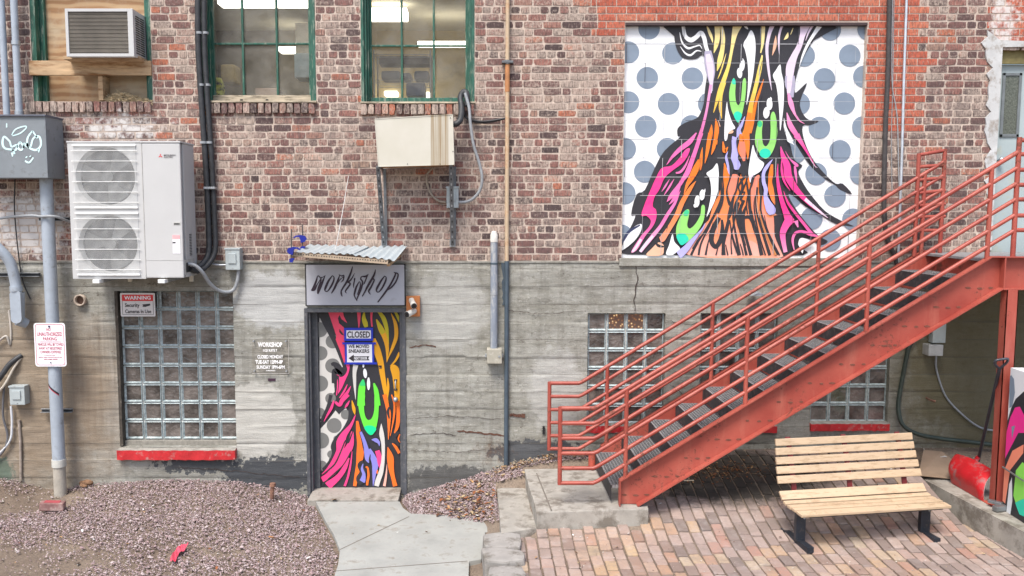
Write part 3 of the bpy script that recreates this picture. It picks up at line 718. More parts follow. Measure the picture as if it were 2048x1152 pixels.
# ------------------------------------------------ brick paving
def paver_mat():
    m, n, b = newmat('paver_brick'); t = NT(n)
    at = n.nodes.new('ShaderNodeAttribute'); at.attribute_name = 'Col'; A = t.sep(at.outputs['Color'])
    c = t.ramp(A[0], [(0, (.17,.135,.12)), (.25, (.25,.19,.165)), (.5, (.33,.255,.225)), (.74, (.37,.28,.24)), (.84, (.34,.19,.145)), (.93, (.40,.28,.18)), (1, (.41,.345,.27))])
    warm = t.math('MULTIPLY', A[1], 1.0); c = t.mix(t.math('MULTIPLY', warm, .6), c, t.ramp(A[0], [(0, (.42,.20,.10)), (.5, (.46,.28,.17)), (1, (.50,.34,.16))]))
    c = t.mix(t.ramp(t.noise(28, 7, .7), [(.42, 0), (.7, .6)]), c, (.24,.19,.17)); c = t.mix(t.ramp(t.noise(6, 5, .7), [(.5, 0), (.75, .3)]), c, (.5,.47,.46))
    # trodden soil plus stair shadow, painted dark over the bricks beneath the stairs
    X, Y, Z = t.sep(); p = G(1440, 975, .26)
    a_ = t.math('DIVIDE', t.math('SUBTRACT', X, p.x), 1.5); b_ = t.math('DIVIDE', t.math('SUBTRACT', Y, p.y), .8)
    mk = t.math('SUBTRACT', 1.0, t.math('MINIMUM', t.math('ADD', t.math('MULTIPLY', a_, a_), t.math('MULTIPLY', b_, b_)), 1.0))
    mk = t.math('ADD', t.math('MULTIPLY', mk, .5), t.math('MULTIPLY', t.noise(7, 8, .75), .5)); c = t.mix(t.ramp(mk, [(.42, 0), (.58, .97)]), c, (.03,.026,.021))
    n.links.new(c, b.inputs['Base Color']); b.inputs['Roughness'].default_value = .85; c = t.mix(t.ramp(t.noise(3.2, 7, .72), [(.5, 0), (.68, .5)]), c, (.15,.125,.105)); n.links.new(c, b.inputs['Base Color']); t.bump(t.noise(60, 6, .7), .5, .006, b)
    return m
PAVE = paver_mat()
pb = MB(); pb.attr = []; rnd = random.Random(21); CW, CL = .108, .192
slx0, slx1 = G(1048, 937, .345).x, G(1297, 1018, .345).x
curbx = lambda y: lerp(4.57, 4.76, (-.8-y)/1.3)
x = XST+.06; ci = 0
while x < 4.9:
    y = .0-rnd.uniform(0, CL)
    while y > -3.6:
        cx, cy = x+CW/2, y-CL/2
        if not ((_s0.x-.02 < cx < slx1+.02 and cy > _s2.y+.03) or (_c0.x-.1 < cx < _s2.x+.05 and cy > _c1.y+.02)) and cx < curbx(cy)+.06 :
            hw, hl = CW/2-.005, CL/2-.0045; z = hgt(cx, cy)+rnd.uniform(-.006, .007); dz = (hgt(cx, cy+.1)-hgt(cx, cy-.1))/.2
            rx_, ry_ = rnd.uniform(-.02,.02), rnd.uniform(-.02,.02); an = rnd.uniform(-.035, .035); hw -= rnd.uniform(0,.004); hl -= rnd.uniform(0,.006)
            def pt(u, v, zo): 
                X_ = u*cos(an)-v*sin(an); Y_ = u*sin(an)+v*cos(an); return (cx+X_+.05*(cy+2)*0, cy+Y_, z+zo+dz*v+rx_*u+ry_*v*.5)
            e = .004; c_ = .007; vs = []
            oc = [(-hw+c_,-hl),(hw-c_,-hl),(hw,-hl+c_),(hw,hl-c_),(hw-c_,hl),(-hw+c_,hl),(-hw,hl-c_),(-hw,-hl+c_)]
            oc = [(u+rnd.uniform(-.003,.003), v+rnd.uniform(-.004,.004)) for u, v in oc]
            vs += [pt(u, v, -.05) for u, v in oc]+[pt(u, v, -e) for u, v in oc]+[pt(u*(1-e/hw), v*(1-e/hl), rnd.uniform(-.001,.001)) for u, v in oc]
            fs = [(s_*8+q, s_*8+(q+1)%8, s_*8+8+(q+1)%8, s_*8+8+q) for s_ in (0,1) for q in range(8)]+[tuple(range(16, 24))]
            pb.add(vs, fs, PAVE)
            r_ = rnd.random(); wz = math.exp(-((cx-(XST+.95+.0*ci))/.42)**2-((cy+1.95)/.8)**2)*(.4+.6*rnd.random()); w2 = math.exp(-((cx-3.2)/.4)**2-((cy+2.3)/.4)**2)*.9*rnd.random()
            pb.attr.extend([(r_, min(1, wz+w2), 0, 1)]*24)
        y -= CL+rnd.uniform(-.004, .006)
    x += CW+rnd.uniform(-.001, .002); ci += 1
pbo = make('brick_paving', pb, None, (0,0,0)); tag(pbo, kind='structure')
# ------------------------------------------------ slabs, curbs, border stones
STONE_ = [None]
def slab_from_px(pts, z, thick, mat, bev=.012, seed=1):
    bm = bmesh.new(); top = [bm.verts.new(G(x, y, z)) for x, y in pts]; bot = [bm.verts.new(v.co-Vector((0,0,thick))) for v in top]; n_ = len(pts)
    bm.faces.new(top); bm.faces.new(bot[::-1])
    for i in range(n_): bm.faces.new((top[i], bot[i], bot[(i+1)%n_], top[(i+1)%n_]))
    bmesh.ops.recalc_face_normals(bm, faces=bm.faces)
    bmesh.ops.bevel(bm, geom=list(bm.edges), offset=bev, segments=2, profile=.6, affect='EDGES')
    bmesh.ops.triangulate(bm, faces=bm.faces)
    bmesh.ops.subdivide_edges(bm, edges=[e for e in bm.edges if e.calc_length() > .15], cuts=3, use_grid_fill=False)
    bmesh.ops.triangulate(bm, faces=bm.faces)
    for v in bm.verts: v.co += Vector((noise.noise(v.co*4+Vector((seed,0,0))), noise.noise(v.co*4+Vector((0,seed,0))), noise.noise(v.co*3+Vector((0,0,seed)))*.7))*(.008 if mat is not STONE_[0] else .03)
    mb = MB(); bm.verts.ensure_lookup_table(); mb.add([v.co.copy() for v in bm.verts], [tuple(v.index for v in f.verts) for f in bm.faces], mat); bm.free(); return mb
sl = slab_from_px([(1048,937),(1235,937),(1290,985),(1297,1018),(1073,1024)], .345, .32, SLABC)
gj = MB()
gline(gj, (1073,946), (1103,1021), .3525, .012, JT)
slo = solo('stair_slab', sl, 'raised concrete slab carrying the foot of the red stairs', 'slab'); make('slab_joint', gj, slo)
cb = slab_from_px([(994,977),(1050,968),(1086,1054),(1002,1066)], .195, .25, SLABC, .01, 3)
solo('concrete_curb', cb, 'low grey concrete curb block between the gravel and the stair slab', 'curb')
STONE = M('border_stone', (.30,.285,.265), .9, 0, .2, 5, .6, 35, (.15,.135,.115), .45, 6); STONE_[0] = STONE
for i, (pts, lab) in enumerate((([(965,1066),(1000,1062),(1040,1066),(1046,1082),(1044,1094),(1020,1093),(968,1090)], 'grey border stone touching the concrete curb'),
    ([(966,1098),(1000,1094),(1040,1102),(1047,1110),(1048,1122),(1010,1124),(972,1120)], 'pale border stone in the middle of the row beside the brick paving'),
    ([(980,1132),(1010,1127),(1046,1130),(1056,1146),(1052,1170),(1000,1172),(975,1160)], 'grey border stone at the bottom edge beside the brick paving'))):
    solo('border_stone', slab_from_px(pts, .19-.01*i, .2, STONE, .02, 9+i), lab, 'stone', 'border stones between walk and brick paving')
# pad at the right with the red post on it
q = MB(); zt = .36; e0, e1 = G(1845, 957, zt), G(2048, 1064, zt); dv = (e1-e0).normalized(); e1 = e0+dv*3.4
pts = [e0, e1, Vector((8.2, e1.y, zt)), Vector((8.2, e0.y+.12, zt)), e0+Vector((.35,.1,0))]
q.poly([Vector(p) for p in pts], SLABC, (0,0,-.4)); pado = solo('concrete_pad', q, 'long raised concrete pad under the red post and the painted cabinet', 'slab')
# ------------------------------------------------ gravel
def gravel(name, n_, region, cols, smin, smax, lab, seed, rise=.0):
    rnd = random.Random(seed); mb = MB(); mats = [M(f'pebble_{k}_{seed}', c, .85, 0, .25, 60, 0) for k, c in enumerate(cols)]
    made = 0; octa = [(1,0,0),(0,1,0),(-1,0,0),(0,-1,0),(0,0,1),(0,0,-1)]; fs = [(0,1,4),(1,2,4),(2,3,4),(3,0,4),(1,0,5),(2,1,5),(3,2,5),(0,3,5)]
    while made < n_:
        r = region(rnd)
        if r is None: continue
        x, y, dens = r
        s_ = rnd.uniform(smin, smax)*(1 if rnd.random() > .05 else rnd.uniform(1.5, 2.4)); a = rnd.random()*6.283; ca, sa = cos(a), sin(a); z = hgt(x, y)-.026+rise*dens+rnd.random()*.010*dens; tx = rnd.uniform(-.5,.5)
        vs = []
        for o_ in octa:
            k = s_*rnd.uniform(.75, 1.15); u, v, w_ = o_[0]*k, o_[1]*k*.8, o_[2]*k*.62+o_[0]*k*tx; vs.append((x+u*ca-v*sa, y+u*sa+v*ca, z+w_+s_*.25))
        mb.add(vs, fs, rnd.choice(mats)); made += 1
    o = make(name, mb, None, (0,0,0)); return tag(o, lab, 'gravel', None, 'stuff')
wl_x = [(G(px, py, .02).y, G(px, py, .02).x) for px, py in ((612,1000),(632,1003),(650,1040),(668,1070),(680,1100),(676,1130),(660,1180),(640,1290))]; wl_x = sorted(wl_x)
def regL(r):
    x = r.uniform(-6.0, -1.2); y = -(r.random()**1.0)*3.3
    if x > interp(y, wl_x)-.01-r.random()*.05: return None
    # bare dirt towards lower left
    q = (x+4.55)*1.0+y*.75+.95+.9*noise.noise((x*1.3, y*1.3, 9)); q2 = noise.noise((x*2.2, y*2.2, 2))
    den = sm(.0, .55, q)
    for (px_, py_, rx_, ry_, am) in ((50, 1120, 1.0, .5, 1.0), (40, 1000, .8, .28, .75), (130, 980, .6, .12, .7), (430, 1098, .5, .16, .6), (640, 1070, .16, .3, .5)):
        g_ = G(px_, py_, .03); den -= am*math.exp(-((x-g_.x)/rx_)**2-((y-g_.y)/ry_)**2)*(1+.8*noise.noise((x*3, y*3, 7)))
    if r.random() > max(.05, den): return None
    d2 = math.exp(-((x+2.2)/.55)**2-((y+2.25)/.25)**2)
    if r.random() < d2*.8: return None
    return x, y, 1
PINKS = [(.25,.18,.18),(.31,.235,.235),(.37,.295,.295),(.17,.12,.12),(.28,.195,.195),(.42,.35,.345)]
gravel('gravel', 28000, regL, PINKS, .006, .0125, 'pinkish crushed stone covering the ground left of the walk', 31, .012)
wedge = [G(803,1000,.0), P(812, 985, -.01), P(1000,936,-.01), P(1200,905,-.01), G(1200,935,.4), G(1052,940,.36), G(1046,968,.3), G(996,978,.2), G(1002,1060,.1), G(975,1040,.05), G(880,1030,.03), G(822,1024,.02)]
def inpoly(x, y, pts):
    c_ = False; j = len(pts)-1
    for i in range(len(pts)):
        if (pts[i].y > y) != (pts[j].y > y) and x < (pts[j].x-pts[i].x)*(y-pts[i].y)/(pts[j].y-pts[i].y)+pts[i].x: c_ = not c_
        j = i
    return c_
def regR(r):
    x = r.uniform(-.95, 1.5); y = -r.random()*1.2
    return (x, y, 1) if inpoly(x, y, wedge) else None
gravel('gravel', 6500, regR, PINKS, .006, .0125, 'pinkish crushed stone heaped against the wall right of the painted door', 32, .016)
def regD(r):
    x = r.uniform(-6, 7.5); y = -r.random()**1.6*3.2
    if -1.75 < x < .35 and y > -3.3 and not inpoly(x, y, wedge): return None
    if x > XST-.1:
        if not (x > 4.2 and y > -.95): 
            if y < -.16 : return None
    return x, y, 1
gravel('dirt_clods', 2600, regD, [(.2,.155,.12),(.27,.23,.18),(.12,.09,.07),(.4,.37,.33)], .005, .013, 'loose dirt crumbs and chips along the foot of the wall', 33, .004)
# leaf litter
LEAF = [M('dry_leaf_a', (.24,.085,.03), .8, 0, .3, 20), M('dry_leaf_b', (.32,.19,.09), .8, 0, .3, 20), M('dry_leaf_c', (.11,.05,.025), .8, 0, .3, 20), M('dry_leaf_d', (.38,.29,.17), .8, 0, .3, 20)]
def leaf(mb, x, y, z, s_, mat, r):
    a = r.random()*6.283; k = [(-1,0),(-.4,.55),(.4,.5),(1,0),(.4,-.5),(-.4,-.55)]; ti = r.uniform(-.5,.5); cu = r.uniform(.2,.8)
    vs = [(x+s_*(u*cos(a)-v*sin(a)), y+s_*(u*sin(a)+v*cos(a)), z+s_*(u*ti+abs(v)*cu+.15)) for u, v in k]+[(x, y, z+s_*.1)]
    mb.add(vs, [(6,i,(i+1)%6) for i in range(6)], mat)
def litter(n_, f, lab, seed, mats, smin=.012, smax=.035):
    r = random.Random(seed); mb = MB()
    for _ in range(n_):
        x, y, z = f(r); leaf(mb, x, y, z, r.uniform(smin, smax), r.choice(mats), r)
    tag(make('leaf_litter', mb, None, (0,0,0)), lab, 'leaves', None, 'stuff')
def lf(r):
    while True:
        q = G(r.gauss(940, 55), r.gauss(1008, 17), .1)
        if inpoly(q.x, q.y, wedge): return q.x, q.y, hgt(q.x, q.y)+.012
litter(140, lf, 'brown dead leaves caught in the gravel beside the curb block', 41, LEAF)
def lf2(r):
    px = r.gauss(1445, 52); py = r.gauss(972, 7); q = G(px, py, .27); return q.x, q.y, hgt(q.x, q.y)+.006
litter(420, lf2, 'heap of brown leaf bits on the bricks under the stairs', 42, [LEAF[0], LEAF[1], LEAF[2], LEAF[2]], .006, .018)
def lf3(r):
    while True:
        q = P(r.uniform(985, 1210), 930, 0); x = q.x; y = -r.random()*.22-.01
        if x < slx0 or y > -.24: return x, y, hgt(x, y)+.02
litter(520, lf3, 'pale dry straw and chips along the wall behind the slab', 43, [M('straw_chip', (.34,.29,.21), .9, 0, .3), M('straw_chip_b', (.2,.16,.11), .9, 0, .3), LEAF[1]], .006, .02)
def lf4(r):
    px = r.choice([r.uniform(20, 620), r.uniform(650, 2000)]); py = r.uniform(975, 1150); q = G(px, py, .06); return q.x, q.y, hgt(q.x, q.y)+.012
litter(110, lf4, 'scattered small dead leaves over the whole yard floor', 44, LEAF+[M('paper_bit', (.7,.7,.68), .8)], .006, .02)
def lf5(r):
    px = r.uniform(1040, 2000); py = r.uniform(1030, 1150); q = G(px, py, .16); return q.x, q.y, hgt(q.x, q.y)+.004
litter(260, lf5, 'tiny pale chips and crumbs scattered on the brick paving', 45, [M('pale_chip', (.5,.47,.42), .9), M('tan_chip', (.3,.23,.16), .9), LEAF[2]], .003, .010)
q = MB(); r = random.Random(4); g_ = G(668, 1001, .02); leaf(q, g_.x, g_.y, .02, .055, LEAF[1], r); solo('dead_leaf', q, 'curled tan leaf lying on the doorstep edge', 'leaf')
q = MB(); g_ = G(545, 1076, .03); leaf(q, g_.x, g_.y, hgt(g_.x, g_.y)+.02, .05, M('orange_leaf', (.6,.3,.12), .8), r); solo('dead_leaf', q, 'orange leaf on the gravel near the walk', 'leaf')
# bits on the ground
BRK = M('loose_brick', (.24,.13,.12), .9, 0, .3, 12, .6, 50, (.42,.33,.3), .42, 9)
q = MB(); g_ = G(103, 1025, .03); zz = hgt(g_.x, g_.y); R_ = Matrix.Rotation(.18, 3, 'Z') @ Matrix.Rotation(.08, 3, 'Y'); q.box((g_.x, g_.y+.03, zz+.045), (.235, .10, .085), BRK, R_, .012)
q.box((g_.x-.0, g_.y+.03, zz+.0885), (.15, .07, .004), M('red_chalk', (.35,.06,.07), .9), R_); solo('loose_brick', q, 'single loose brick lying on the gravel at the left', 'brick')
q = MB(); g_ = G(543, 998, .05); zz = hgt(g_.x, g_.y)-.05; RUST = M('rusty_iron', (.17,.085,.06), .85, 0, .35, 25, .6, 60, (.3,.16,.1), .45, 18)
q.tube([(g_.x, g_.y, zz), (g_.x+.012, g_.y+.01, zz+.19)], .022, RUST, 12); q.tube([(g_.x+.012, g_.y+.01, zz+.18), (g_.x+.014, g_.y+.012, zz+.215)], [.034,.032], RUST, 12)
solo('pipe_stub', q, 'rusty capped pipe sticking up from the gravel left of the door', 'pipe')
q = MB(); PKF = M('pink_plastic', (.62,.08,.13), .45, 0, .15, 20, .5, 40); rr = random.Random(12); n_ = 13; ra, rb = [], []
for k in range(n_+1):
    u = k/n_; px, py = lerp(341, 377, u)+rr.uniform(-1,1), lerp(1108, 1082, u)+3*sin(u*9); hw_ = (6*sin(pi*(.15+.85*u))+2)*rr.uniform(.6, 1.3)
    for L_, s_ in ((ra, -1), (rb, 1)): g_ = G(px+rr.uniform(-2,2), py+s_*hw_, .06); L_.append((g_.x, g_.y, hgt(g_.x, g_.y)+.008+rr.uniform(0, .03)))
q.add(ra+rb, [(k, k+1, n_+2+k, n_+1+k) for k in range(n_)], PKF); solo('pink_flagging', q, 'torn strip of pink plastic lying on the gravel', 'litter')
q = MB(); WDB = M('rotten_chunk', (.2,.11,.06), .9, 0, .4, 25, .6, 60)
for k, (px, py, s_) in enumerate(((172,978,.07),(182,970,.06),(193,963,.04),(165,984,.04))): p = G(px, py, .05); q.sphere((p.x, p.y+.02, hgt(p.x, p.y)+.02), s_, WDB, 2, (1.2,.7,.5), Matrix.Rotation(k, 3, 'Z'))
for v in range(len(q.v)): q.v[v] = tuple(c+.018*noise.noise((q.v[v][0]*30+k, q.v[v][1]*30, q.v[v][2]*30)) for k, c in enumerate(q.v[v]))
solo('rotten_wood', q, 'crumbling piece of rotten wood beside the thick grey pipe', 'wood')
q = MB(); g_ = G(1419, 944, .33); q.sphere((g_.x, g_.y, hgt(g_.x, g_.y)+.01), .022, M('blue_scrap', (.03,.16,.45), .5), 2, (1,.7,.7)); solo('blue_scrap', q, 'small blue scrap on the bricks under the stairs', 'litter')
q = MB(); a_, b_ = G(1367, 990, .24), G(1387, 990, .24); q.bar((a_.x,a_.y,hgt(a_.x,a_.y)+.012), (b_.x,b_.y,hgt(b_.x,b_.y)+.012), .014, .008, M('pale_stick', (.6,.52,.4), .8)); solo('wood_stick', q, 'pale flat stick on the dirty bricks under the stairs', 'stick')
q = MB(); pts = [G(1838,962,.36), G(1848,922,.40), G(1885,920,.42), G(1935,932,.42), G(1912,962,.36)]; CARD = M('cardboard', (.30,.215,.15), .85, 0, .1, 5, .2, 30)
q.poly([(p.x, p.y+.02, max(.375, hgt(p.x, p.y+.02)+.02)) for i, p in enumerate(pts)], CARD, (0,0,-.006)); q.box((pts[2].x-.1, pts[2].y-.06, hgt(pts[2].x, pts[2].y-.05)+.03), (.2,.06,.003), M('card_label', (.62,.6,.57), .7)); solo('cardboard_sheet', q, 'flattened cardboard box on the ground behind the bench', 'cardboard')
# ================================================================== things on the wall
CREAM = M('cream_metal', (.66,.63,.53), .45, 0, .06, 4, .08, 30, (.42,.37,.24), .3, 5)
WHITEP = M('white_powder_coat', (.50,.505,.505), .35, 0, .03, 3, .03, 30, (.6,.58,.52), .28, 5)
BLACKM = M('black_metal', (.02,.02,.022), .5, 0, .3, 20)
DKGREY = M('dark_rubber', (.03,.032,.036), .55, 0, .3, 20, .3, 60)
GREYBOX = M('grey_enamel_box', (.20,.225,.245), .5, 0, .08, 6, .1, 50, (.13,.135,.14), .35, 7)
CONDUIT = M('blue_grey_pipe_paint', (.36,.41,.47), .45, .1, .1, 8, .1, 50, (.24,.25,.26), .36, 9)
EBOX = M('electric_box_grey', (.40,.45,.46), .45, .1, .06, 8, .05, 40, (.3,.31,.3), .34, 10)
def wx(px, py, Y=0): return P(px, py, Y).x
# ---- grey painted cabinet with graffiti
yb = -.40; x1, z0 = XZ(96, 356, yb); _, z1 = XZ(90, 232, yb); x0 = wx(0, 300, yb)-.35
t_ = thing('utility_cabinet', 'grey steel wall cabinet with white graffiti bubble letters', 'cabinet', ((x0+x1)/2, yb/2, z0))
q = MB(); q.box2((x0, yb, z0), (x1, -.03, z1), GREYBOX, .006); make('cabinet_body', q, t_)
q = MB(); q.box2((x0-.01, yb-.02, z1-.006), (x1+.01, -.03, z1+.014), M('dark_lid', (.09,.1,.13), .5), .004); make('lid', q, t_)
SPRAY = M('pale_blue_spray', (.62,.85,.88), .6)
def stroke_xz(mb, pts, y, mat, px0=0, py0=0, sc_=1.0, k=6, Y=None, tw=1.0, zoff=0.0):
    """tapered brush stroke; pts = (x, y, width) in zoomed photo pixels on the plane Y"""
    Y = y if Y is None else Y
    W_ = [Vector((p[0], p[1], p[2])) for p in pts]; S = smooth_path(W_, k) if len(W_) > 2 else [W_[0].lerp(W_[1], i/4) for i in range(5)]
    L_, R_ = [], []; n_ = len(S)
    for i, s_ in enumerate(S):
        a_ = S[max(0, i-1)]; b_ = S[min(n_-1, i+1)]; dx, dy = b_.x-a_.x, b_.y-a_.y; l_ = sqrt(dx*dx+dy*dy) or 1; nx_, ny_ = -dy/l_, dx/l_; h_ = max(.3, s_.z)/2*tw
        L_.append((s_.x+nx_*h_, s_.y+ny_*h_)); R_.append((s_.x-nx_*h_, s_.y-ny_*h_))
    vs = [P(px0+a_/sc_, py0+b_/sc_, Y) for a_, b_ in L_]+[P(px0+a_/sc_, py0+b_/sc_, Y) for a_, b_ in R_]
    mb.add(vs, [(i, i+1, n_+i+1, n_+i) for i in range(n_-1)], mat)
q = MB(); yy = yb-.0025
for pts in ([(40,740,5),(40,765,6)], [(70,810,5),(95,775,6),(150,757,6),(155,770,6),(120,800,6),(75,815,5)], [(60,850,8),(25,820,9),(15,860,10),(30,890,9),(75,900,9),(90,925,5)], [(60,850,8),(70,880,8),(100,870,8),(95,900,8),(70,900,6)],
            [(120,850,8),(105,880,9),(125,900,9),(140,880,8),(120,850,8)], [(140,890,6),(145,860,8),(160,880,8),(165,860,8),(170,890,6)], [(195,785,7),(165,830,9),(170,880,9),(215,900,10),(245,870,9),(235,820,9),(200,830,8),(185,880,8)], [(195,785,7),(225,830,7)],
            [(75,915,14),(75,940,4)], [(232,895,12),(232,915,4)], [(150,965,7),(175,975,8),(200,945,7)], [(157,940,9),(160,945,9)], [(180,935,9),(183,940,9)]): stroke_xz(q, pts, yy, SPRAY, 0, 0, 3.0, tw=1.35)
make('spray_tag', q, t_)
# ---- pipes
def pipe(name, path, r, mat, label, cat='pipe', extra=None, group=None, n=14):
    q = MB(); q.tube(path, r, mat, n)
    if extra: extra(q)
    return solo(name, q, label, cat, group)
X_ = wx(105, 640, -.2)
def ex(q):
    for z in (P(950,927,-.2).z, ): q.tube([(X_,-.2,z-.03),(X_,-.2,z+.05)], .074, M('pipe_collar', (.5,.5,.46), .6, 0, .15), 16)
    q.tube([(X_,-.2,-.12),(X_,-.2,P(950,927,-.2).z-.03)], .064, M('cement_pipe', (.38,.35,.3), .9, 0, .2), 16)
pipe('downpipe', [(X_,-.2,P(950,927,-.2).z),(X_,-.2,z0+.05)], .066, CONDUIT, 'thick blue-grey vertical pipe rising from the ground to the grey cabinet', extra=ex, n=18)
for k, (px, r_, lab) in enumerate(((8, .034, 'leftmost grey conduit running up from the grey cabinet'), (33, .036, 'second grey conduit from the left, with a coupling, above the grey cabinet'))):
    xx = wx(px, 115, -.12)
    def ex(q): 
        for py in (86, 226): zz = P(950, py, -.12).z; q.tube([(xx,-.12,zz-.02),(xx,-.12,zz+.02)], r_+.008, STEEL, 14)
    pipe('conduit', [(xx,-.12,z1-.02),(xx,-.12,6.2)], r_, CONDUIT, lab, 'conduit', ex if k else None, 'conduits above the grey cabinet')
# strut channels
def strut(pa, pb, Y, lab, dep=.04):
    a_, b_ = P(*pa, Y), P(*pb, Y); q = MB(); h_ = .02
    q.box2((a_.x, Y, a_.z-h_), (b_.x, Y+.004, a_.z+h_), STEEL); q.box2((a_.x, Y-dep, a_.z+h_-.004), (b_.x, Y, a_.z+h_), STEEL); q.box2((a_.x, Y-dep, a_.z-h_), (b_.x, Y, a_.z-h_+.004), STEEL); q.box2((a_.x, Y-.006, a_.z-h_+.004), (b_.x, Y-.004, a_.z+h_-.004), DKGREY)
    return solo('strut_channel', q, lab, 'bracket')
strut((-40,549), (81,549), -.03, 'metal strut channel on the wall below the pipe elbow'); strut((84,820), (146,820), -.06, 'short strut channel clamped across the thick grey pipe')
strut((78,438), (140,438), -.05, 'short strut channel behind the thick pipe beside the large outdoor unit')
# elbow with inspection fitting
t_ = thing('conduit_fitting', 'large blue-grey conduit elbow ending in an oval inspection fitting', 'pipe fitting', tuple(P(35, 650, -.14)))
q = MB(); q.tube(smooth_path([P(-60,470,-.3), P(-25,480,-.27), P(0,500,-.24), P(20,525,-.2), P(30,560,-.17), P(33,585,-.17)], 5), .055, CONDUIT, 16); q.tube([P(32,572,-.17), P(33,582,-.17)], .064, CONDUIT, 16); make('elbow', q, t_)
q = MB(); pa, pb = P(36, 585, -.14), P(36, 640, -.14); q.tube([pa, pb], .068, CONDUIT, 18)
q.tube([pb, pb+Vector((.06,.06,-.05))], [.062,.05], CONDUIT, 14)
make('fitting_body', q, t_)
q = MB(); pts = []; xa, za = XZ(28, 590, -.24); xb, zb = XZ(30, 638, -.24)
for k in range(24): a_ = 2*pi*k/24; pts.append((xa+.058*cos(a_), -.222, (za if sin(a_) > 0 else zb)+.05*sin(a_)))
q.poly(pts, CONDUIT, (0,.035,0)); make('cover_plate', q, t_)
# cables and hoses at the far left
CABLE = M('black_cable', (.025,.025,.028), .5, 0, .2, 30); GCABLE = M('grey_cable', (.3,.32,.34), .5, 0, .15, 30)
def cable(pts, r, mat, lab, name='cable', cat='cable', k=6): 
    q = MB(); q.tube(smooth_path([P(*p) for p in pts], k), r, mat, 8); return solo(name, q, lab, cat)
cable([(30,357,-.06),(29,420,-.05),(36,500,-.04),(45,560,-.03),(61,598,-.02)], .007, CABLE, 'thin black cable hanging below the grey cabinet')
cable([(-20,440,-.08),(20,434,-.08),(62,431,-.27),(80,433,-.28),(110,433,-.28),(140,444,-.1)], .014, GCABLE, 'grey cable passing in front of the thick pipe to the large outdoor unit')
cable([(-30,790,-.12),(0,755,-.1),(20,728,-.06),(44,710,0)], .03, DKGREY, 'thick black hose bending into a hole in the wall at the left', 'hose', 'hose')
cable([(-30,805,-.09),(5,775,-.09),(28,735,-.05),(45,712,0)], .014, M('beige_cable', (.5,.45,.38), .7), 'beige cable beside the thick black hose at the left')
cable([(8,770,-.06),(6,830,-.05),(15,870,-.05),(8,900,-.05),(-15,925,-.05)], .012, M('dark_grey_cable', (.12,.12,.13), .6), 'dark cable looping down at the left edge')
cable([(22,812,-.05),(24,850,-.05),(18,885,-.05),(-20,925,-.05)], .013, M('light_conduit', (.55,.57,.6), .5), 'pale flexible conduit curving down from the small grey box at the left')
cable([(38,840,-.03),(41,890,-.03),(42,958,-.03)], .016, M('rusty_grey', (.33,.28,.24), .8, .2, .3, 20), 'short rusty vertical pipe below the small grey box at the left', 'pipe', 'pipe')
cable([(-10,690,-.05),(12,672,-.05),(20,690,-.02),(22,660,-.02),(18,620,-.02)], .012, M('pale_wire', (.45,.42,.38), .7), 'pale bent wire on the wall below the conduit fitting')
def ebox(px0, py0, px1, py1, Y, dep, lab, name='electrical_box', mat=None, lid=True, cat='electrical box'):
    mat = mat or EBOX; x0, z1 = XZ(px0, py0, Y); x1, z0 = XZ(px1, py1, Y)
    t_ = thing(name, lab, cat, ((x0+x1)/2, Y+dep, z0)); q = MB(); q.box2((x0, Y, z0), (x1, Y+dep, z1), mat, .006); make('housing', q, t_)
    if lid:
        q = MB(); q.box2((x0-.006, Y-.008, z1-.012), (x1+.006, Y+dep*.8, z1+.006), mat, .003); w_ = x1-x0; h_ = z1-z0
        q.box2((x0+w_*.2, Y-.012, z0+h_*.3), (x1-w_*.25, Y, z1-h_*.22), mat, .005); make('cover', q, t_)
    q = MB(); q.cyl(((x0+x1)/2, Y-.004, z0+.02), ((x0+x1)/2, Y+.004, z0+.02), .006, STEEL, 8); make('screw', q, t_)
    return t_
ebox(18, 773, 50, 810, -.12, .12, 'small grey electrical box on the wall at the left edge')
ebox(450, 497, 480, 540, -.12, .12, 'small blue-grey disconnect box right of the large outdoor unit')
ebox(893, 374, 917, 416, -.11, .11, 'small blue-grey disconnect box below the cream metal box')
# pipe stub hole
q = MB(); p = P(162, 600, -.02); ro, ri, L_ = .062, .048, .05; n_ = 24; vs = []
for (r_, y_) in ((ro, .0), (ro, -L_), (ri, -L_), (ri, .0)): vs += [(p.x+r_*cos(2*pi*k/n_), y_-.012, p.z+r_*sin(2*pi*k/n_)) for k in range(n_)]
q.add(vs, [(s_*n_+k, s_*n_+(k+1)%n_, (s_+1)*n_+(k+1)%n_, (s_+1)*n_+k) for s_ in range(3) for k in range(n_)], M('clay_pipe', (.4,.33,.27), .85, 0, .3, 20), True); q.add(vs[-n_:], [tuple(range(n_))], M('pipe_dark', (.12,.07,.05), .9))
solo('pipe_sleeve', q, 'short open pipe end poking out of the concrete left of the glass block window', 'pipe')
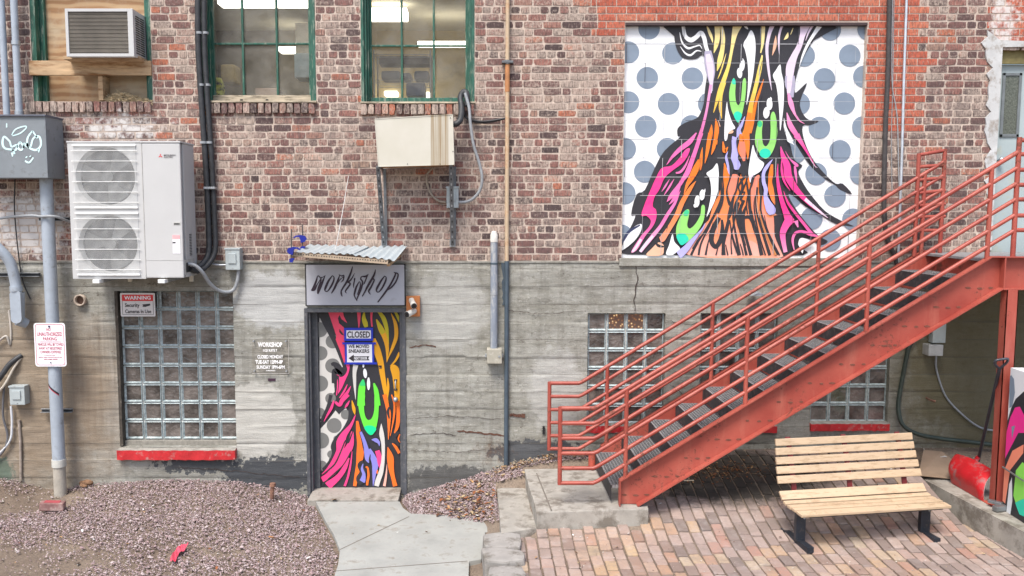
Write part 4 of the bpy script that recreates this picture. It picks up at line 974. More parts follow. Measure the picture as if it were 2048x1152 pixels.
# ---- parking sign
yy = -.285; x0 = wx(69, 690, yy); x1 = wx(131.5, 690, yy); z1 = P(950, 646, yy).z; z0 = P(950, 733, yy).z
SIGNW = M('sign_white', (.8,.8,.84), .4, 0, .02, 3, 0); SIGNR = M('sign_faded_red', (.46,.035,.09), .5, 0, .05); SIGNB = M('bolt_dark', (.03,.02,.08), .4)
t_ = thing('parking_sign', 'white sign with red lettering about unauthorized parking on the thick pipe', 'sign', ((x0+x1)/2, yy, z0)); W_, H_ = x1-x0, z1-z0
def rrect(x0, z0, x1, z1, r, y, n_=5):
    pts = []
    for cx, cz, a0 in ((x1-r, z1-r, 0), (x0+r, z1-r, 90), (x0+r, z0+r, 180), (x1-r, z0+r, 270)):
        for k in range(n_+1): a_ = radians(a0+90*k/n_); pts.append((cx+r*cos(a_), y, cz+r*sin(a_)))
    return pts
q = MB(); q.poly(rrect(x0, z0, x1, z1, .03, yy), SIGNW, (0,.004,0)); make('sign_plate', q, t_)
q = MB(); 
o1 = rrect(x0+.014, z0+.014, x1-.014, z1-.014, .026, yy-.001); o2 = rrect(x0+.019, z0+.019, x1-.019, z1-.019, .022, yy-.001); n_ = len(o1); q.add(o1+o2, [(k, (k+1)%n_, n_+(k+1)%n_, n_+k) for k in range(n_)], SIGNR)
def sl_(s_, u0, u1, v0, v1, bold=.0): textfit(q, s_, x0+W_*u0, x0+W_*u1, z1-H_*v1, z1-H_*v0, yy-.0012, SIGNR, bold)
sl_('NO', .4, .54, .115, .18, .01); sl_('UNAUTHORIZED', .1, .9, .21, .3, .01); sl_('PARKING', .28, .72, .325, .4, .01); q.box2((x0+W_*.18, yy-.0018, z1-H_*.437), (x0+W_*.86, yy-.001, z1-H_*.428), SIGNR)
sl_('VEHICLES WILL BE TOWED', .1, .92, .46, .52, .006); sl_('AWAY AT REGISTERED', .13, .88, .55, .61, .006); sl_('OWNERS EXPENSE.', .18, .85, .635, .695, .006); sl_('A TOWAWAY INC.', .3, .66, .73, .75); sl_('METRO AREA PARKING SOLUTIONS', .12, .86, .775, .8); sl_('402-686-9600', .28, .72, .82, .85, .01)
make('lettering', q, t_)
for v_ in (.08, .91): q = MB(); q.cyl(((x0+x1)/2, yy-.008, z1-H_*v_), ((x0+x1)/2, yy, z1-H_*v_), .010 if v_ < .5 else .006, SIGNB, 12); make('bolt', q, t_)
q = MB(); Xc = wx(105,640,-.2); za, zb_ = P(950, 770, -.27).z, P(950, 790, -.27).z
vs = [];
for k in range(7): a_ = lerp(-2.5, -.65, k/6); zc_ = lerp(za, zb_, k/6); vs += [(Xc+.068*cos(a_), -.2+.068*sin(a_), zc_+.014), (Xc+.068*cos(a_), -.2+.068*sin(a_), zc_-.014)]
q.add(vs, [(2*k, 2*k+1, 2*k+3, 2*k+2) for k in range(6)], M('sticker_black', (.02,.02,.025), .5)); vs2 = [(Xc+(v[0]-Xc)*1.008, -.2+(v[1]+.2)*1.008, v[2]-(.008 if i % 2 == 0 else -.0)-.0) for i, v in enumerate(vs)]
vs3 = [(vs2[i][0], vs2[i][1], vs[i-1][2]-.001+.006 if i % 2 else vs[i+1][2]+.007) for i in range(len(vs))]
vs3 = []; 
for k in range(7): b_ = vs2[2*k]; zb2 = vs[2*k+1][2]; vs3 += [(b_[0], b_[1], zb2+.006), (b_[0], b_[1], zb2-.001)]
q.add(vs3, [(2*k, 2*k+1, 2*k+3, 2*k+2) for k in range(6)], M('sticker_red', (.6,.02,.06), .5)); solo('sticker', q, 'black and red sticker slanting around the thick pipe', 'sticker')
# ---- warning sign
yy = -.035; x0, z1 = XZ(240, 586, yy); x1, z0 = XZ(311, 633, yy); SG = M('sign_plastic_grey', (.62,.59,.58), .45, 0, .04); SRED = M('sign_red', (.62,.02,.025), .45); INK = M('sign_ink', (.03,.025,.03), .6); W_, H_ = x1-x0, z1-z0
t_ = thing('warning_sign', 'security camera warning sign with a red header at the glass block window corner', 'sign', ((x0+x1)/2, yy, z0))
q = MB(); q.poly(rrect(x0, z0, x1, z1, .012, yy), SG, (0,.006,0)); q.box2((x0+.004, yy+.004, z1-.03), (x0+.04, .08, z1-.01), STEEL); make('sign_plate', q, t_)
q = MB(); ox0, ox1, oz0, oz1 = x0+W_*.05, x1-W_*.05, z0+H_*.08, z1-H_*.07
for a_, b_ in (((ox0,oz0),(ox1,oz0+.004)), ((ox0,oz0),(ox0+.004,oz1)), ((ox1-.004,oz0),(ox1,oz1))): q.box2((a_[0], yy-.0012, a_[1]), (b_[0], yy, b_[1]), INK)
q.box2((ox0, yy-.0014, oz1-H_*.27), (ox1, yy, oz1), SRED); textfit(q, 'WARNING', x0+W_*.12, x0+W_*.88, z1-H_*.28, z1-H_*.12, yy-.0028, SIGNW, .02)
textfit(q, 'Security', x0+W_*.13, x0+W_*.55, z1-H_*.65, z1-H_*.43, yy-.0015, INK, .02); textfit(q, 'Cameras In Use', x0+W_*.13, x0+W_*.88, z1-H_*.86, z1-H_*.7, yy-.0015, INK, .02)
cx_, cz_ = x0+W_*.72, z1-H_*.53; q.poly([(cx_-.035,yy-.0014,cz_+.012),(cx_+.05,yy-.0014,cz_+.02),(cx_+.055,yy-.0014,cz_+.002),(cx_+.0,yy-.0014,cz_-.016),(cx_-.03,yy-.0014,cz_-.014)], INK); q.poly([(cx_-.04+.014*cos(k*.6),yy-.002,cz_-.001+.013*sin(k*.6)) for k in range(10)], SG)
make('lettering', q, t_)
# ---- window air conditioner
yf = -.3; a_ = P(129, 17, yf); b_ = P(266, 18, yf); c_ = P(267, 113, yf); x0, x1, z0, z1 = P(131,60,yf).x, P(266.5,60,yf).x, c_.z, a_.z
t_ = thing('window_air_conditioner', 'white window air conditioner sticking out of the boarded window', 'air conditioner', ((x0+x1)/2, -.05, z0))
q = MB(); fw = .03; GC = M('condenser_fins', (.10,.095,.09), .5, .4, .3, 6, 0)
for (p_, r_) in (((x0,z0),(x0+fw,z1)), ((x1-fw*1.8,z0),(x1,z1)), ((x0+fw,z0),(x1-fw*1.8,z0+fw)), ((x0+fw,z1-fw),(x1-fw*1.8,z1))): q.box2((p_[0], yf, p_[1]), (r_[0], yf+.03, r_[1]), WHITEP, .002)
q.box2((x0+.003, yf+.03, z0+.004), (x1-.003, .14, z1-.004), WHITEP)
make('casing', q, t_)
q = MB(); q.quad((x0+fw, yf+.024, z0+fw), (x1-fw*1.8, yf+.024, z0+fw), (x1-fw*1.8, yf+.024, z1-fw), (x0+fw, yf+.024, z1-fw), GC)
GW = M('fin_metal', (.21,.19,.16), .6, .0, .25, 3)
n_ = 60; ix0, ix1 = x0+fw, x1-fw*1.8
for k in range(n_): xx = lerp(ix0, ix1, (k+.5)/n_); q.box2((xx-.0026, yf+.012, z0+fw), (xx+.0026, yf+.024, z1-fw), GW)
for k in range(11): zz = lerp(z0+fw, z1-fw, (k+.5)/11); q.box2((ix0, yf+.006, zz-.0009), (ix1, yf+.010, zz+.0009), GW)
make('grille', q, t_)
q = MB()
for k in range(17): zz = lerp(z0+.05, z1-.06, k/16); q.box2((x1-.004, yf+.07, zz-.006), (x1+.003, yf+.17, zz+.004), BLACKM); q.box2((x1-.004, yf+.19, zz-.006), (x1+.003, yf+.29, zz+.004), BLACKM)
make('side_louvers', q, t_)
# ---- large outdoor heat pump
yf = -.56; yb_ = -.14; x0 = P(140,420,yf).x; x1 = P(363.5,420,yf).x; z1 = P(950,286,yf).z; z0 = P(950,556,yf).z; xm = P(287,420,yf).x
t_ = thing('outdoor_heat_pump', 'tall white outdoor unit with two round fans hung on the brick wall', 'air conditioner', ((x0+x1)/2, yb_, z0))
q = MB(); cxl, cxm = x0+.0, xm; fans = [(P(212,350,yf).x, P(212,351,yf).z), (P(218,480,yf).x, P(218,480,yf).z)]; RF = .36*.94
RF = (P(282,351,yf).x-P(150,351,yf).x)/2*1.0
# front panel with two circular openings
def panel_with_hole(mb, x0, x1, z0, z1, cx, cz, r, y, mat, n_=48):
    ring = [(cx+r*cos(2*pi*k/n_), y, cz+r*sin(2*pi*k/n_)) for k in range(n_)]; outer = []
    for k in range(n_):
        a_ = 2*pi*k/n_; dx, dz = cos(a_), sin(a_); t1 = min(((x1-cx)/dx if dx > 1e-6 else ((x0-cx)/dx if dx < -1e-6 else 1e9)), ((z1-cz)/dz if dz > 1e-6 else ((z0-cz)/dz if dz < -1e-6 else 1e9))); outer.append((cx+dx*t1, y, cz+dz*t1))
    mb.add(ring+outer, [(k, (k+1)%n_, n_+(k+1)%n_, n_+k) for k in range(n_)], mat)
    for cor in ((x0,z0),(x1,z0),(x1,z1),(x0,z1)):
        ka = math.atan2(cor[1]-cz, cor[0]-cx) % (2*pi)/(2*pi)*n_; k = int(ka); mb.add([outer[k], (cor[0], y, cor[1]), outer[(k+1)%n_]], [(0,1,2)], mat)
    r2 = [(cx+(r-.02)*cos(2*pi*k/n_), y+.07, cz+(r-.02)*sin(2*pi*k/n_)) for k in range(n_)]
    mb.add(ring+r2, [(k, (k+1)%n_, n_+(k+1)%n_, n_+k) for k in range(n_)], mat, True)
zmid = P(950, 420, yf).z
RF = min(RF, (zmid-z0)/2-.035, (z1-zmid)/2-.035)
cA, cB = (x0+xm)/2+.0, (x0+xm)/2+.0
panel_with_hole(q, x0, xm, zmid, z1, cA, (zmid+z1)/2, RF, yf, WHITEP); panel_with_hole(q, x0, xm, z0, zmid, cB, (z0+zmid)/2, RF, yf, WHITEP)
q.box2((xm, yf, z0), (x1, yf+.04, z1), WHITEP, .012); q.box2((x0+.002, yf+.09, z0), (x1, yb_, z1), WHITEP, .006)
q.box2((x0, yf+.0006, z0), (x0+.012, yf+.1, z1), WHITEP); q.box2((x0, yf+.0006, z1-.004), (xm, yf+.1, z1+.008), WHITEP); q.box2((x0, yf+.0006, z0-.008), (xm, yf+.1, z0+.004), WHITEP)
q.box2((x0-.006, yf-.006, z1+.002), (x1+.006, yb_+.006, z1+.02), WHITEP, .004)
q.box2((xm-.002, yf-.003, z0), (xm+.004, yf, z1), M('panel_gap', (.45,.45,.43), .6)); zl = P(950, 520, yf).z; q.box2((xm+.004, yf-.0025, zl-.003), (x1-.0, yf, zl), M('panel_gap', (.45,.45,.43), .6))
hx, hz = XZ(357, 446, yf); q.box2((hx-.05, yf-.003, hz-.02), (hx+.02, yf, hz+.012), M('panel_gap', (.45,.45,.43), .6), .003); q.box2((hx-.045, yf-.005, hz-.014), (hx+.012, yf-.002, hz-.002), BLACKM)
make('casing', q, t_)
FB = M('fan_dark', (.035,.037,.037), .6, 0, .3, 5); GRI = M('grille_wire_white', (.78,.79,.78), .4)
for (cx_, cz_) in ((cA, (zmid+z1)/2), (cB, (z0+zmid)/2)):
    q = MB(); n_ = 40; q.add([(cx_, yf+.085, cz_)]+[(cx_+(RF-.01)*cos(2*pi*k/n_), yf+.085, cz_+(RF-.01)*sin(2*pi*k/n_)) for k in range(n_)], [(0, k+1, (k+1)%n_+1) for k in range(n_)], FB)
    BL = M('fan_blade', (.13,.135,.135), .5, 0, .15)
    for k in range(3):
        a0 = 2*pi*k/3+.4; pts = [(cx_+.06*cos(a0), yf+.06, cz_+.06*sin(a0))]
        pts += [(cx_+(RF-.035)*cos(a0+.15+j*.2), yf+.05+.008*j, cz_+(RF-.035)*sin(a0+.15+j*.2)) for j in range(5)]; pts += [(cx_+.06*cos(a0+1.0), yf+.075, cz_+.06*sin(a0+1.0))]
        q.add(pts, [(0, j, j+1) for j in range(1, len(pts)-1)], BL)
    q.cyl((cx_, yf+.04, cz_), (cx_, yf+.08, cz_), .06, BL, 20); make('fan', q, t_)
    q = MB(); g0, g1 = cx_-RF-.02, cx_+RF+.02; zt_, zb2 = cz_+RF+.008, cz_-RF-.008; n_ = 58
    for k in range(n_):
        xx = lerp(g0+.01, g1-.01, k/(n_-1)); q.box2((xx-.0011, yf-.014, zb2), (xx+.0011, yf-.010, zt_), GRI)
    for k in range(6): zz = lerp(zb2+.05, zt_-.05, k/5); q.box2((g0-.012, yf-.018, zz-.003), (g1+.012, yf-.0145, zz+.003), GRI)
    q.box2((g0, yf-.016, zt_-.006), (g1, yf-.0005, zt_+.012), GRI, .004); q.box2((g0, yf-.016, zb2-.012), (g1, yf-.0005, zb2+.006), GRI, .004)
    make('fan_guard', q, t_)
q = MB(); lx, lz = XZ(321, 312, yf); LR = M('logo_red', (.7,.02,.03), .5); LI = M('logo_ink', (.12,.11,.12), .6)
for a_ in (90, 210, 330):
    r_ = radians(a_); c_, s_ = cos(r_), sin(r_); L1 = .022; q.poly([(lx, yf-.003, lz), (lx+L1*.5*c_-s_*.0065*1, yf-.003, lz+L1*.5*s_+c_*.0065), (lx+L1*c_, yf-.003, lz+L1*s_), (lx+L1*.5*c_+s_*.0065, yf-.003, lz+L1*.5*s_-c_*.0065)], LR)
ax, az = XZ(328, 309, yf); bx, bz = XZ(351, 315, yf); textfit(q, 'MITSUBISHI', ax, bx, lz+.001, lz+.016, yf-.0035, LI, .01); textfit(q, 'ELECTRIC', ax, bx-.025, lz-.018, lz-.003, yf-.0035, LI, .01)
make('logo', q, t_)
q = MB(); ax, az = XZ(345, 470, yf); bx, bz = XZ(361, 507, yf); q.box2((ax, yf-.003, bz), (bx, yf-.0005, az), SIGNW); q.box2((ax, yf-.0036, az-.04), (bx, yf-.003, az), M('label_pink', (.75,.4,.42), .6)); q.box2((ax, yf-.0036, az-.085), (ax+.03, yf-.003, az-.07), INK)
make('rating_label', q, t_)
q = MB(); 
for k in range(14): zz = lerp(P(950,470,yf).z, P(950,512,yf).z, k/13); q.box2((x1-.002, yf+.2, zz-.004), (x1+.003, yf+.27, zz+.003), BLACKM)
q.box2((x1-.002, yf+.03, z0+.03), (x1+.002, yf+.33, zl), M('panel_gap', (.45,.45,.43), .6)); q.box2((x1-.001, yf+.07, z0+.05), (x1+.004, yf+.2, z0+.15), BLACKM); make('side_panel', q, t_)
for px in (195, 325):
    q = MB(); xx = P(px, 560, yf).x; q.box2((xx-.03, yf-.05, z0-.05), (xx+.04, yf+.05, z0-.012), GRI, .004); q.bar((xx, yf-.03, z0-.035), (xx, -.0, z0-.035), .04, .03, STEEL); q.box2((xx+.1,-.05,z0-.08),(xx+.14,-.01,z0-.01), CREAM); make('mounting_bracket', q, t_)
# line set: two insulated black pipes and one grey cable
for off, r_, lab in ((0, .032, 'left of the two black insulated pipes running down the brick to the outdoor unit'), (.066, .028, 'right of the two black insulated pipes running down the brick to the outdoor unit')):
    path = [P(396,-200,-.07), P(396,0,-.07), P(397,100,-.07), P(403,200,-.07), P(410,300,-.06), P(414,370,-.05), P(417,440,-.06), P(418,500,-.09), P(408,525,-.16), P(388,537,-.25), P(371,533,-.38)]
    path = [p+Vector((off if i < 8 else off*.6, 0, 0 if i < 8 else -off*.4)) for i, p in enumerate(path)]
    q = MB(); sp = smooth_path(path, 10); q.tube(sp, [r_*(1+.05*sin(i*1.9)) for i in range(len(sp))], DKGREY, 10)
    o = solo('insulated_pipe', q, lab, 'pipe', 'black insulated pipes on the brick')
    for py in (66, 170, 285): q2 = MB(); p = P(396+(py/370*14), py, -.07)+Vector((off,0,0)); q2.tube([p+Vector((0,0,.012)), p-Vector((0,0,.012))], r_+.004, GCABLE, 10); make('tape_band', q2, o)
q = MB(); p = P(421, 376, -.08); q.box2((p.x-.07, -.1, p.z-.012), (p.x+.05, -.005, p.z+.012), STEEL, .003); solo('pipe_clamp', q, 'metal clamp holding the two black insulated pipes', 'clamp')
FOAM = M('orange_foam', (.7,.26,.04), .9, 0, .2, 30, .6, 60)
q = MB(); 
for px, py, s_ in ((409,215,.026),(410,226,.022)): q.sphere(P(px+3, py, -.03), s_, FOAM, 2, (1,.6,1.2))
solo('foam_blob', q, 'orange foam blob beside the black pipes near the window sill', 'foam')
q = MB()
for px, py, s_ in ((418,300,.024),(419,312,.02)): q.sphere(P(px, py, -.03), s_, FOAM, 2, (1,.6,1.2))
solo('foam_blob', q, 'orange foam blob beside the black pipes halfway down the brick', 'foam')
cable([(371,527,-.42),(390,531,-.4),(405,545,-.35),(420,567,-.25),(436,580,-.16),(455,584,-.1),(468,578,-.07),(475,560,-.07),(477,540,-.07)], .019, GCABLE, 'grey flexible conduit looping from the outdoor unit to its disconnect box', 'flexible_conduit', 'conduit', 8)
cable([(425,528,-.06),(438,530,-.05),(452,530,-.05)], .013, STEEL, 'short horizontal conduit entering the disconnect box', 'conduit', 'conduit')
# ---- cream box on brackets
yf = -.42; c4 = [P(750,238,yf+.0), P(905,229,yf), P(908,329,yf), P(757,333,yf)]
t_ = thing('cream_metal_box', 'cream metal box with rust streaks on two slotted brackets under the window', 'metal box', tuple((c4[2]+c4[3])/2))
q = MB(); CS, _n, _b = newmat('rust_streaked_cream'); _t = NT(_n)
X, Y, Z = _t.sep(); xr = c4[1].x-t_.location.x; stx = _t.math('SUBTRACT', 1.0, _t.math('MINIMUM', _t.math('ABSOLUTE', _t.math('DIVIDE', _t.math('SUBTRACT', X, xr-.13), .13)), 1.0))
sk = _t.math('ADD', _t.math('MULTIPLY', _t.ramp(stx, [(0, 0), (.35, 1)]), .34), _t.math('MULTIPLY', _t.noise(1, 5, .7, _t.mapping((75, 1, .6))), .5)); cc = _t.mix(_t.ramp(_t.noise(3, 4, .6), [(.3, 0), (.7, 1)]), (.52,.50,.42), (.58,.56,.49))
cc = _t.mix(_t.ramp(sk, [(.5, 0), (.66, .9)]), cc, (.22,.13,.035)); e1 = _t.ramp(_t.math('ADD', _t.math('MULTIPLY', Z, 1.0), _t.math('MULTIPLY', _t.noise(14, 5, .7), .14)), [(.56, 0), (.62, .7)]); cc = _t.mix(e1, cc, (.2,.16,.1))
_n.links.new(cc, _b.inputs['Base Color']); _b.inputs['Roughness'].default_value = .45
bk = [Vector((p.x, -.1, p.z)) for p in c4]
q.add(c4+bk, [(0,3,2,1), (0,1,5,4), (1,2,6,5), (3,0,4,7)], CS); q.add([c4[3], c4[2], bk[2], bk[3]], [(0,1,2,3)], M('rusty_underside', (.42,.2,.06), .8, 0, .4, 10, .3, 40, (.12,.07,.04), .45, 9)); q.add(bk, [(0,1,2,3)], CS)
make('box_shell', q, t_)
q = MB()
for a_, b_ in zip(c4, c4[1:]+c4[:1]): q.bar(a_, b_, .008, .008, CS)
for px, py in ((757,233),(880,331),(815,331),(906,300),(901,233)): p = P(px, py+(-3 if py > 300 else 3), yf-.002); q.cyl(p, p-Vector((0,.004,0)), .005, BLACKM, 8)
make('edge_trim', q, t_)
SLOT = M('slotted_channel', (.14,.15,.16), .5, .4, .2, 20)
for (pa, pb_) in (((756,334),(768,490)), ((902,330),(905,490))):
    q = MB(); a_ = P(*pa, -.38); b_ = P(*pb_, -.05); 
    q.bar(a_, b_, .042, .02, SLOT, (0,1,0)); dv = (b_-a_)
    for k in range(15): c_ = a_+dv*((k+.6)/15.2)-Vector((0,.0125,.0)); q.bar(c_-dv.normalized()*.011, c_+dv.normalized()*.011, .012, .004, STEEL if k % 2 else BLACKM, (0,1,0))
    q.box2((b_.x-.03, -.03, b_.z-.02), (b_.x+.03, -.005, b_.z+.06), STEEL); q.bar(Vector((a_.x+.03,-.03,a_.z)), Vector((b_.x+.022,-.03,b_.z+.06)), .03, .02, SLOT, (0,1,0)); q.bar((a_.x,-.39,a_.z+.005), (a_.x,-.01,a_.z+.005), .03, .02, SLOT)
    make('bracket', q, t_)
q = MB(); q.tube(smooth_path([P(906,249,-.25), P(914,247,-.25), P(921,238,-.22), P(923,215,-.12), P(921,195,-.06), P(927,184,-.05), P(933,188,-.07), P(935,212,-.1)], 6), .032, DKGREY, 10); solo('black_hose', q, 'black gooseneck hose beside the upper right corner of the cream metal box', 'hose')
cable([(930,186,-.14),(938,215,-.15),(941,250,-.16),(947,290,-.15),(958,325,-.13),(964,355,-.12),(960,380,-.1),(945,398,-.08),(930,404,-.07),(916,404,-.07)], .016, GCABLE, 'grey flexible conduit looping down to the disconnect box below the cream box', 'flexible_conduit', 'conduit', 8)
cable([(892,404,-.06),(878,402,-.05),(864,390,-.05),(855,370,-.05),(854,350,-.07),(866,334,-.1)], .013, M('brown_grey_cable', (.3,.25,.2), .7), 'brownish cable looping left of the disconnect box below the cream box', k=8)
cable([(928,220,-.06),(933,236,-.04),(965,243,-.04),(1010,237,-.04)], .011, CABLE, 'black cable running from the hose to the long thin pipe')
cable([(932,222,-.05),(937,240,-.035),(970,246,-.035),(1013,237,-.035)], .007, CABLE, 'thinner black cable below the one reaching the long thin pipe')
# ---- long thin pipe and capped pipe
TAN = M('tan_pipe', (.52,.40,.27), .6, .1, .2, 3, .2, 40, (.42,.22,.1), .42, 3, stretch=(1,1,.8)); NAVY = M('navy_pipe_paint', (.06,.085,.11), .5, 0, .2, 8, .1, 50)
xx = P(1014, 400, -.05).x; t_ = thing('tall_thin_pipe', 'tall thin pipe, tan above and dark blue below, between door and mural', 'pipe', (xx, -.05, .3))
q = MB(); q.cyl((xx,-.05,ZC+.01), (xx,-.05,P(950,185).z), .023, TAN, 14); q.cyl((xx,-.05,P(950,125).z), (xx,-.05,6.2), .022, TAN, 14); make('upper_pipe', q, t_)
q = MB(); q.cyl((xx,-.05,P(950,185).z), (xx,-.05,P(950,130).z), .026, M('orange_rust_pipe', (.45,.2,.08), .7, 0, .25, 8), 14); make('rusty_coupling', q, t_)
q = MB(); q.cyl((xx,-.05,.25), (xx,-.05,ZC+.01), .0245, NAVY, 14); make('lower_pipe', q, t_)
q = MB(); zz = P(950, 126).z; q.box2((xx-.06,-.085,zz-.012), (xx+.06,-.01,zz+.012), SLOT, .003); q.cyl((xx,-.05,zz-.02),(xx,-.05,zz+.02), .034, SLOT, 12); make('clamp', q, t_)
q = MB(); pts = []
rr = random.Random(6)
for k in range(12): pts.append(P(1008-rr.uniform(0,5)-(1.5 if k < 7 else 0), lerp(526, 610, k/11)-0, -.0215))
pts += [P(1011, 610, -.0215), P(1011, 526, -.0215)]; q.poly(pts, NAVY, (0,.01,0)); make('wall_overpaint', q, t_)
xx = P(988, 580, -.08).x; t_ = thing('capped_vent_pipe', 'short grey pipe with a flaking white cap above a tan junction box', 'pipe', (xx, -.08, P(988,728,-.08).z)); PG = M('weathered_grey_pipe', (.22,.25,.30), .6, 0, .15, 6, .2, 50, (.46,.46,.44), .42, 5, stretch=(3,1,.6))
q = MB(); q.cyl((xx,-.08,P(988,700,-.08).z), (xx,-.08,P(988,482,-.08).z), .039, PG, 18); make('pipe_body', q, t_)
q = MB(); q.tube([(xx,-.08,P(988,484,-.08).z),(xx,-.08,P(988,470,-.08).z),(xx,-.08,P(988,462,-.08).z)], [.042,.041,.024], M('cap_white', (.62,.6,.56), .8, 0, .2, 20, .5, 50), 18); make('cap', q, t_)
q = MB(); 
for py in (527, 588): zz = P(988,py,-.08).z; q.cyl((xx,-.08,zz-.01),(xx,-.08,zz+.01), .0415, NAVY if py < 550 else STEEL, 18)
make('band', q, t_)
TB = M('tan_box', (.36,.34,.28), .6, 0, .1, 10, .2, 50, (.55,.52,.46), .36, 16); x0, z1 = XZ(974, 698, -.15); x1, z0 = XZ(1004, 728, -.15)
q = MB(); q.box2((x0,-.15,z0), (x1,-.012,z1), TB, .012); q.box2((x0-.02,-.03,z0+.05), (x1+.02,-.013,z0+.09), STEEL, .004); q.cyl((x1-.03,-.158,(z0+z1)/2),(x1-.03,-.148,(z0+z1)/2), .012, STEEL, 10); make('junction_box', q, t_)
# ---- canopy
COR = M('corrugated_zinc', (.38,.43,.45), .4, .0, .07, 5, .05, 40); t_ = thing('corrugated_canopy', 'small canopy of corrugated metal sheet above the workshop sign', 'canopy', tuple(P(700, 505, 0)))
def corr(c00, c10, c11, c01, nw, amp, off=0.0):
    """corrugated sheet between four corners (back-left, back-right, front-right, front-left)"""
    mb = MB(); nu = nw*8; nv = 4; vs = []
    for j in range(nv+1):
        for i in range(nu+1):
            u, v = i/nu, j/nv; a_ = c00.lerp(c10, u); b_ = c01.lerp(c11, u); p = a_.lerp(b_, v); p = p+Vector((0, 0, amp*sin(2*pi*u*nw)+off)); vs.append(p)
    mb.add(vs, [(j*(nu+1)+i, j*(nu+1)+i+1, (j+1)*(nu+1)+i+1, (j+1)*(nu+1)+i) for j in range(nv) for i in range(nu)], COR, True)
    mb.add([v-Vector((0,0,.002)) for v in vs], [(j*(nu+1)+i, (j+1)*(nu+1)+i, (j+1)*(nu+1)+i+1, j*(nu+1)+i+1) for j in range(nv) for i in range(nu)], COR, True); return mb
BY = -.02; FY = -.55
make('roof_sheet', corr(P(617,490,BY), P(740,493,BY), P(706,509,FY), P(588,506,FY), 8, .008, .004), t_); make('roof_sheet', corr(P(730,494,BY), P(815,491,BY), P(790,521,FY), P(700,509,FY), 6, .009), t_)
q = MB(); a_ = P(583, 508, FY+.01); b_ = P(776, 524, FY+.01); q.bar(a_, b_, .045, .006, M('tan_perforated_angle', (.42,.33,.24), .6, .2, .2, 20), (0,1,0)); q.bar(a_+Vector((0,.03,-.02)), b_+Vector((0,.03,-.02)), .006, .05, M('tan_perforated_angle', (.42,.33,.24)), (0,1,0))
for k in range(37): c_ = a_.lerp(b_, (k+.7)/37.5)+Vector((0,-.0045,.004)); q.cyl(c_, c_+Vector((0,.004,0)), .0065, BLACKM, 8)
q.bar(P(583,508,FY+.03)-Vector((0,0,.03)), P(612,500,BY)-Vector((0,0,.03)), .03, .03, LUMBER); q.bar(P(776,524,FY+.03)-Vector((0,0,.03)), P(800,505,BY)-Vector((0,0,.03)), .03, .03, LUMBER)
make('support_angle', q, t_)
BLUE = M('blue_plastic', (.008,.016,.24), .4, 0, .15, 20)
def clamp(px, ytop, ybot, lab, flip, Y):
    t_ = thing('bar_clamp', lab, 'clamp', tuple(P(px, ybot, Y)), 'blue bar clamps holding the canopy')
    q = MB(); q.bar(P(px, ytop, Y), P(px, ybot, Y), .012, .006, M('steel_bar_dark', (.1,.09,.09), .4, .6), (0,1,0)); make('bar', q, t_)
    q = MB(); c_ = P(px, ybot-22, Y); f_ = -1 if flip else 1
    q.poly([c_+Vector((x_*f_, -.02, z_)) for x_, z_ in ((-.014,-.04),(.022,-.03),(.045,.0),(.026,.032),(-.02,.042),(-.07,.036),(-.095,.012),(-.088,.008),(-.06,.022),(-.03,.02),(-.022,0))], BLUE, (0,.04,0)); make('handle', q, t_)
    q = MB(); c_ = P(px, ybot-3, Y); q.poly([c_+Vector((x_, -.015, z_)) for x_, z_ in ((-.018,-.016),(.012,-.02),(.02,.0),(.034,.02),(.0,.026),(-.022,.014))], BLUE, (0,.03,0)); make('jaw', q, t_)
clamp(583, 458, 524, 'blue bar clamp nearest the viewer at the canopy corner', True, -.58); clamp(605, 449, 500, 'blue bar clamp with its handle up, behind the other at the canopy corner', False, -.3)
cable([(697,352,-.02),(684,430,-.2),(670,503,-.5)], .0042, M('white_wire', (.5,.5,.49), .6), 'thin white stay wire from the brick down to the canopy', 'stay_wire', 'wire', 3)
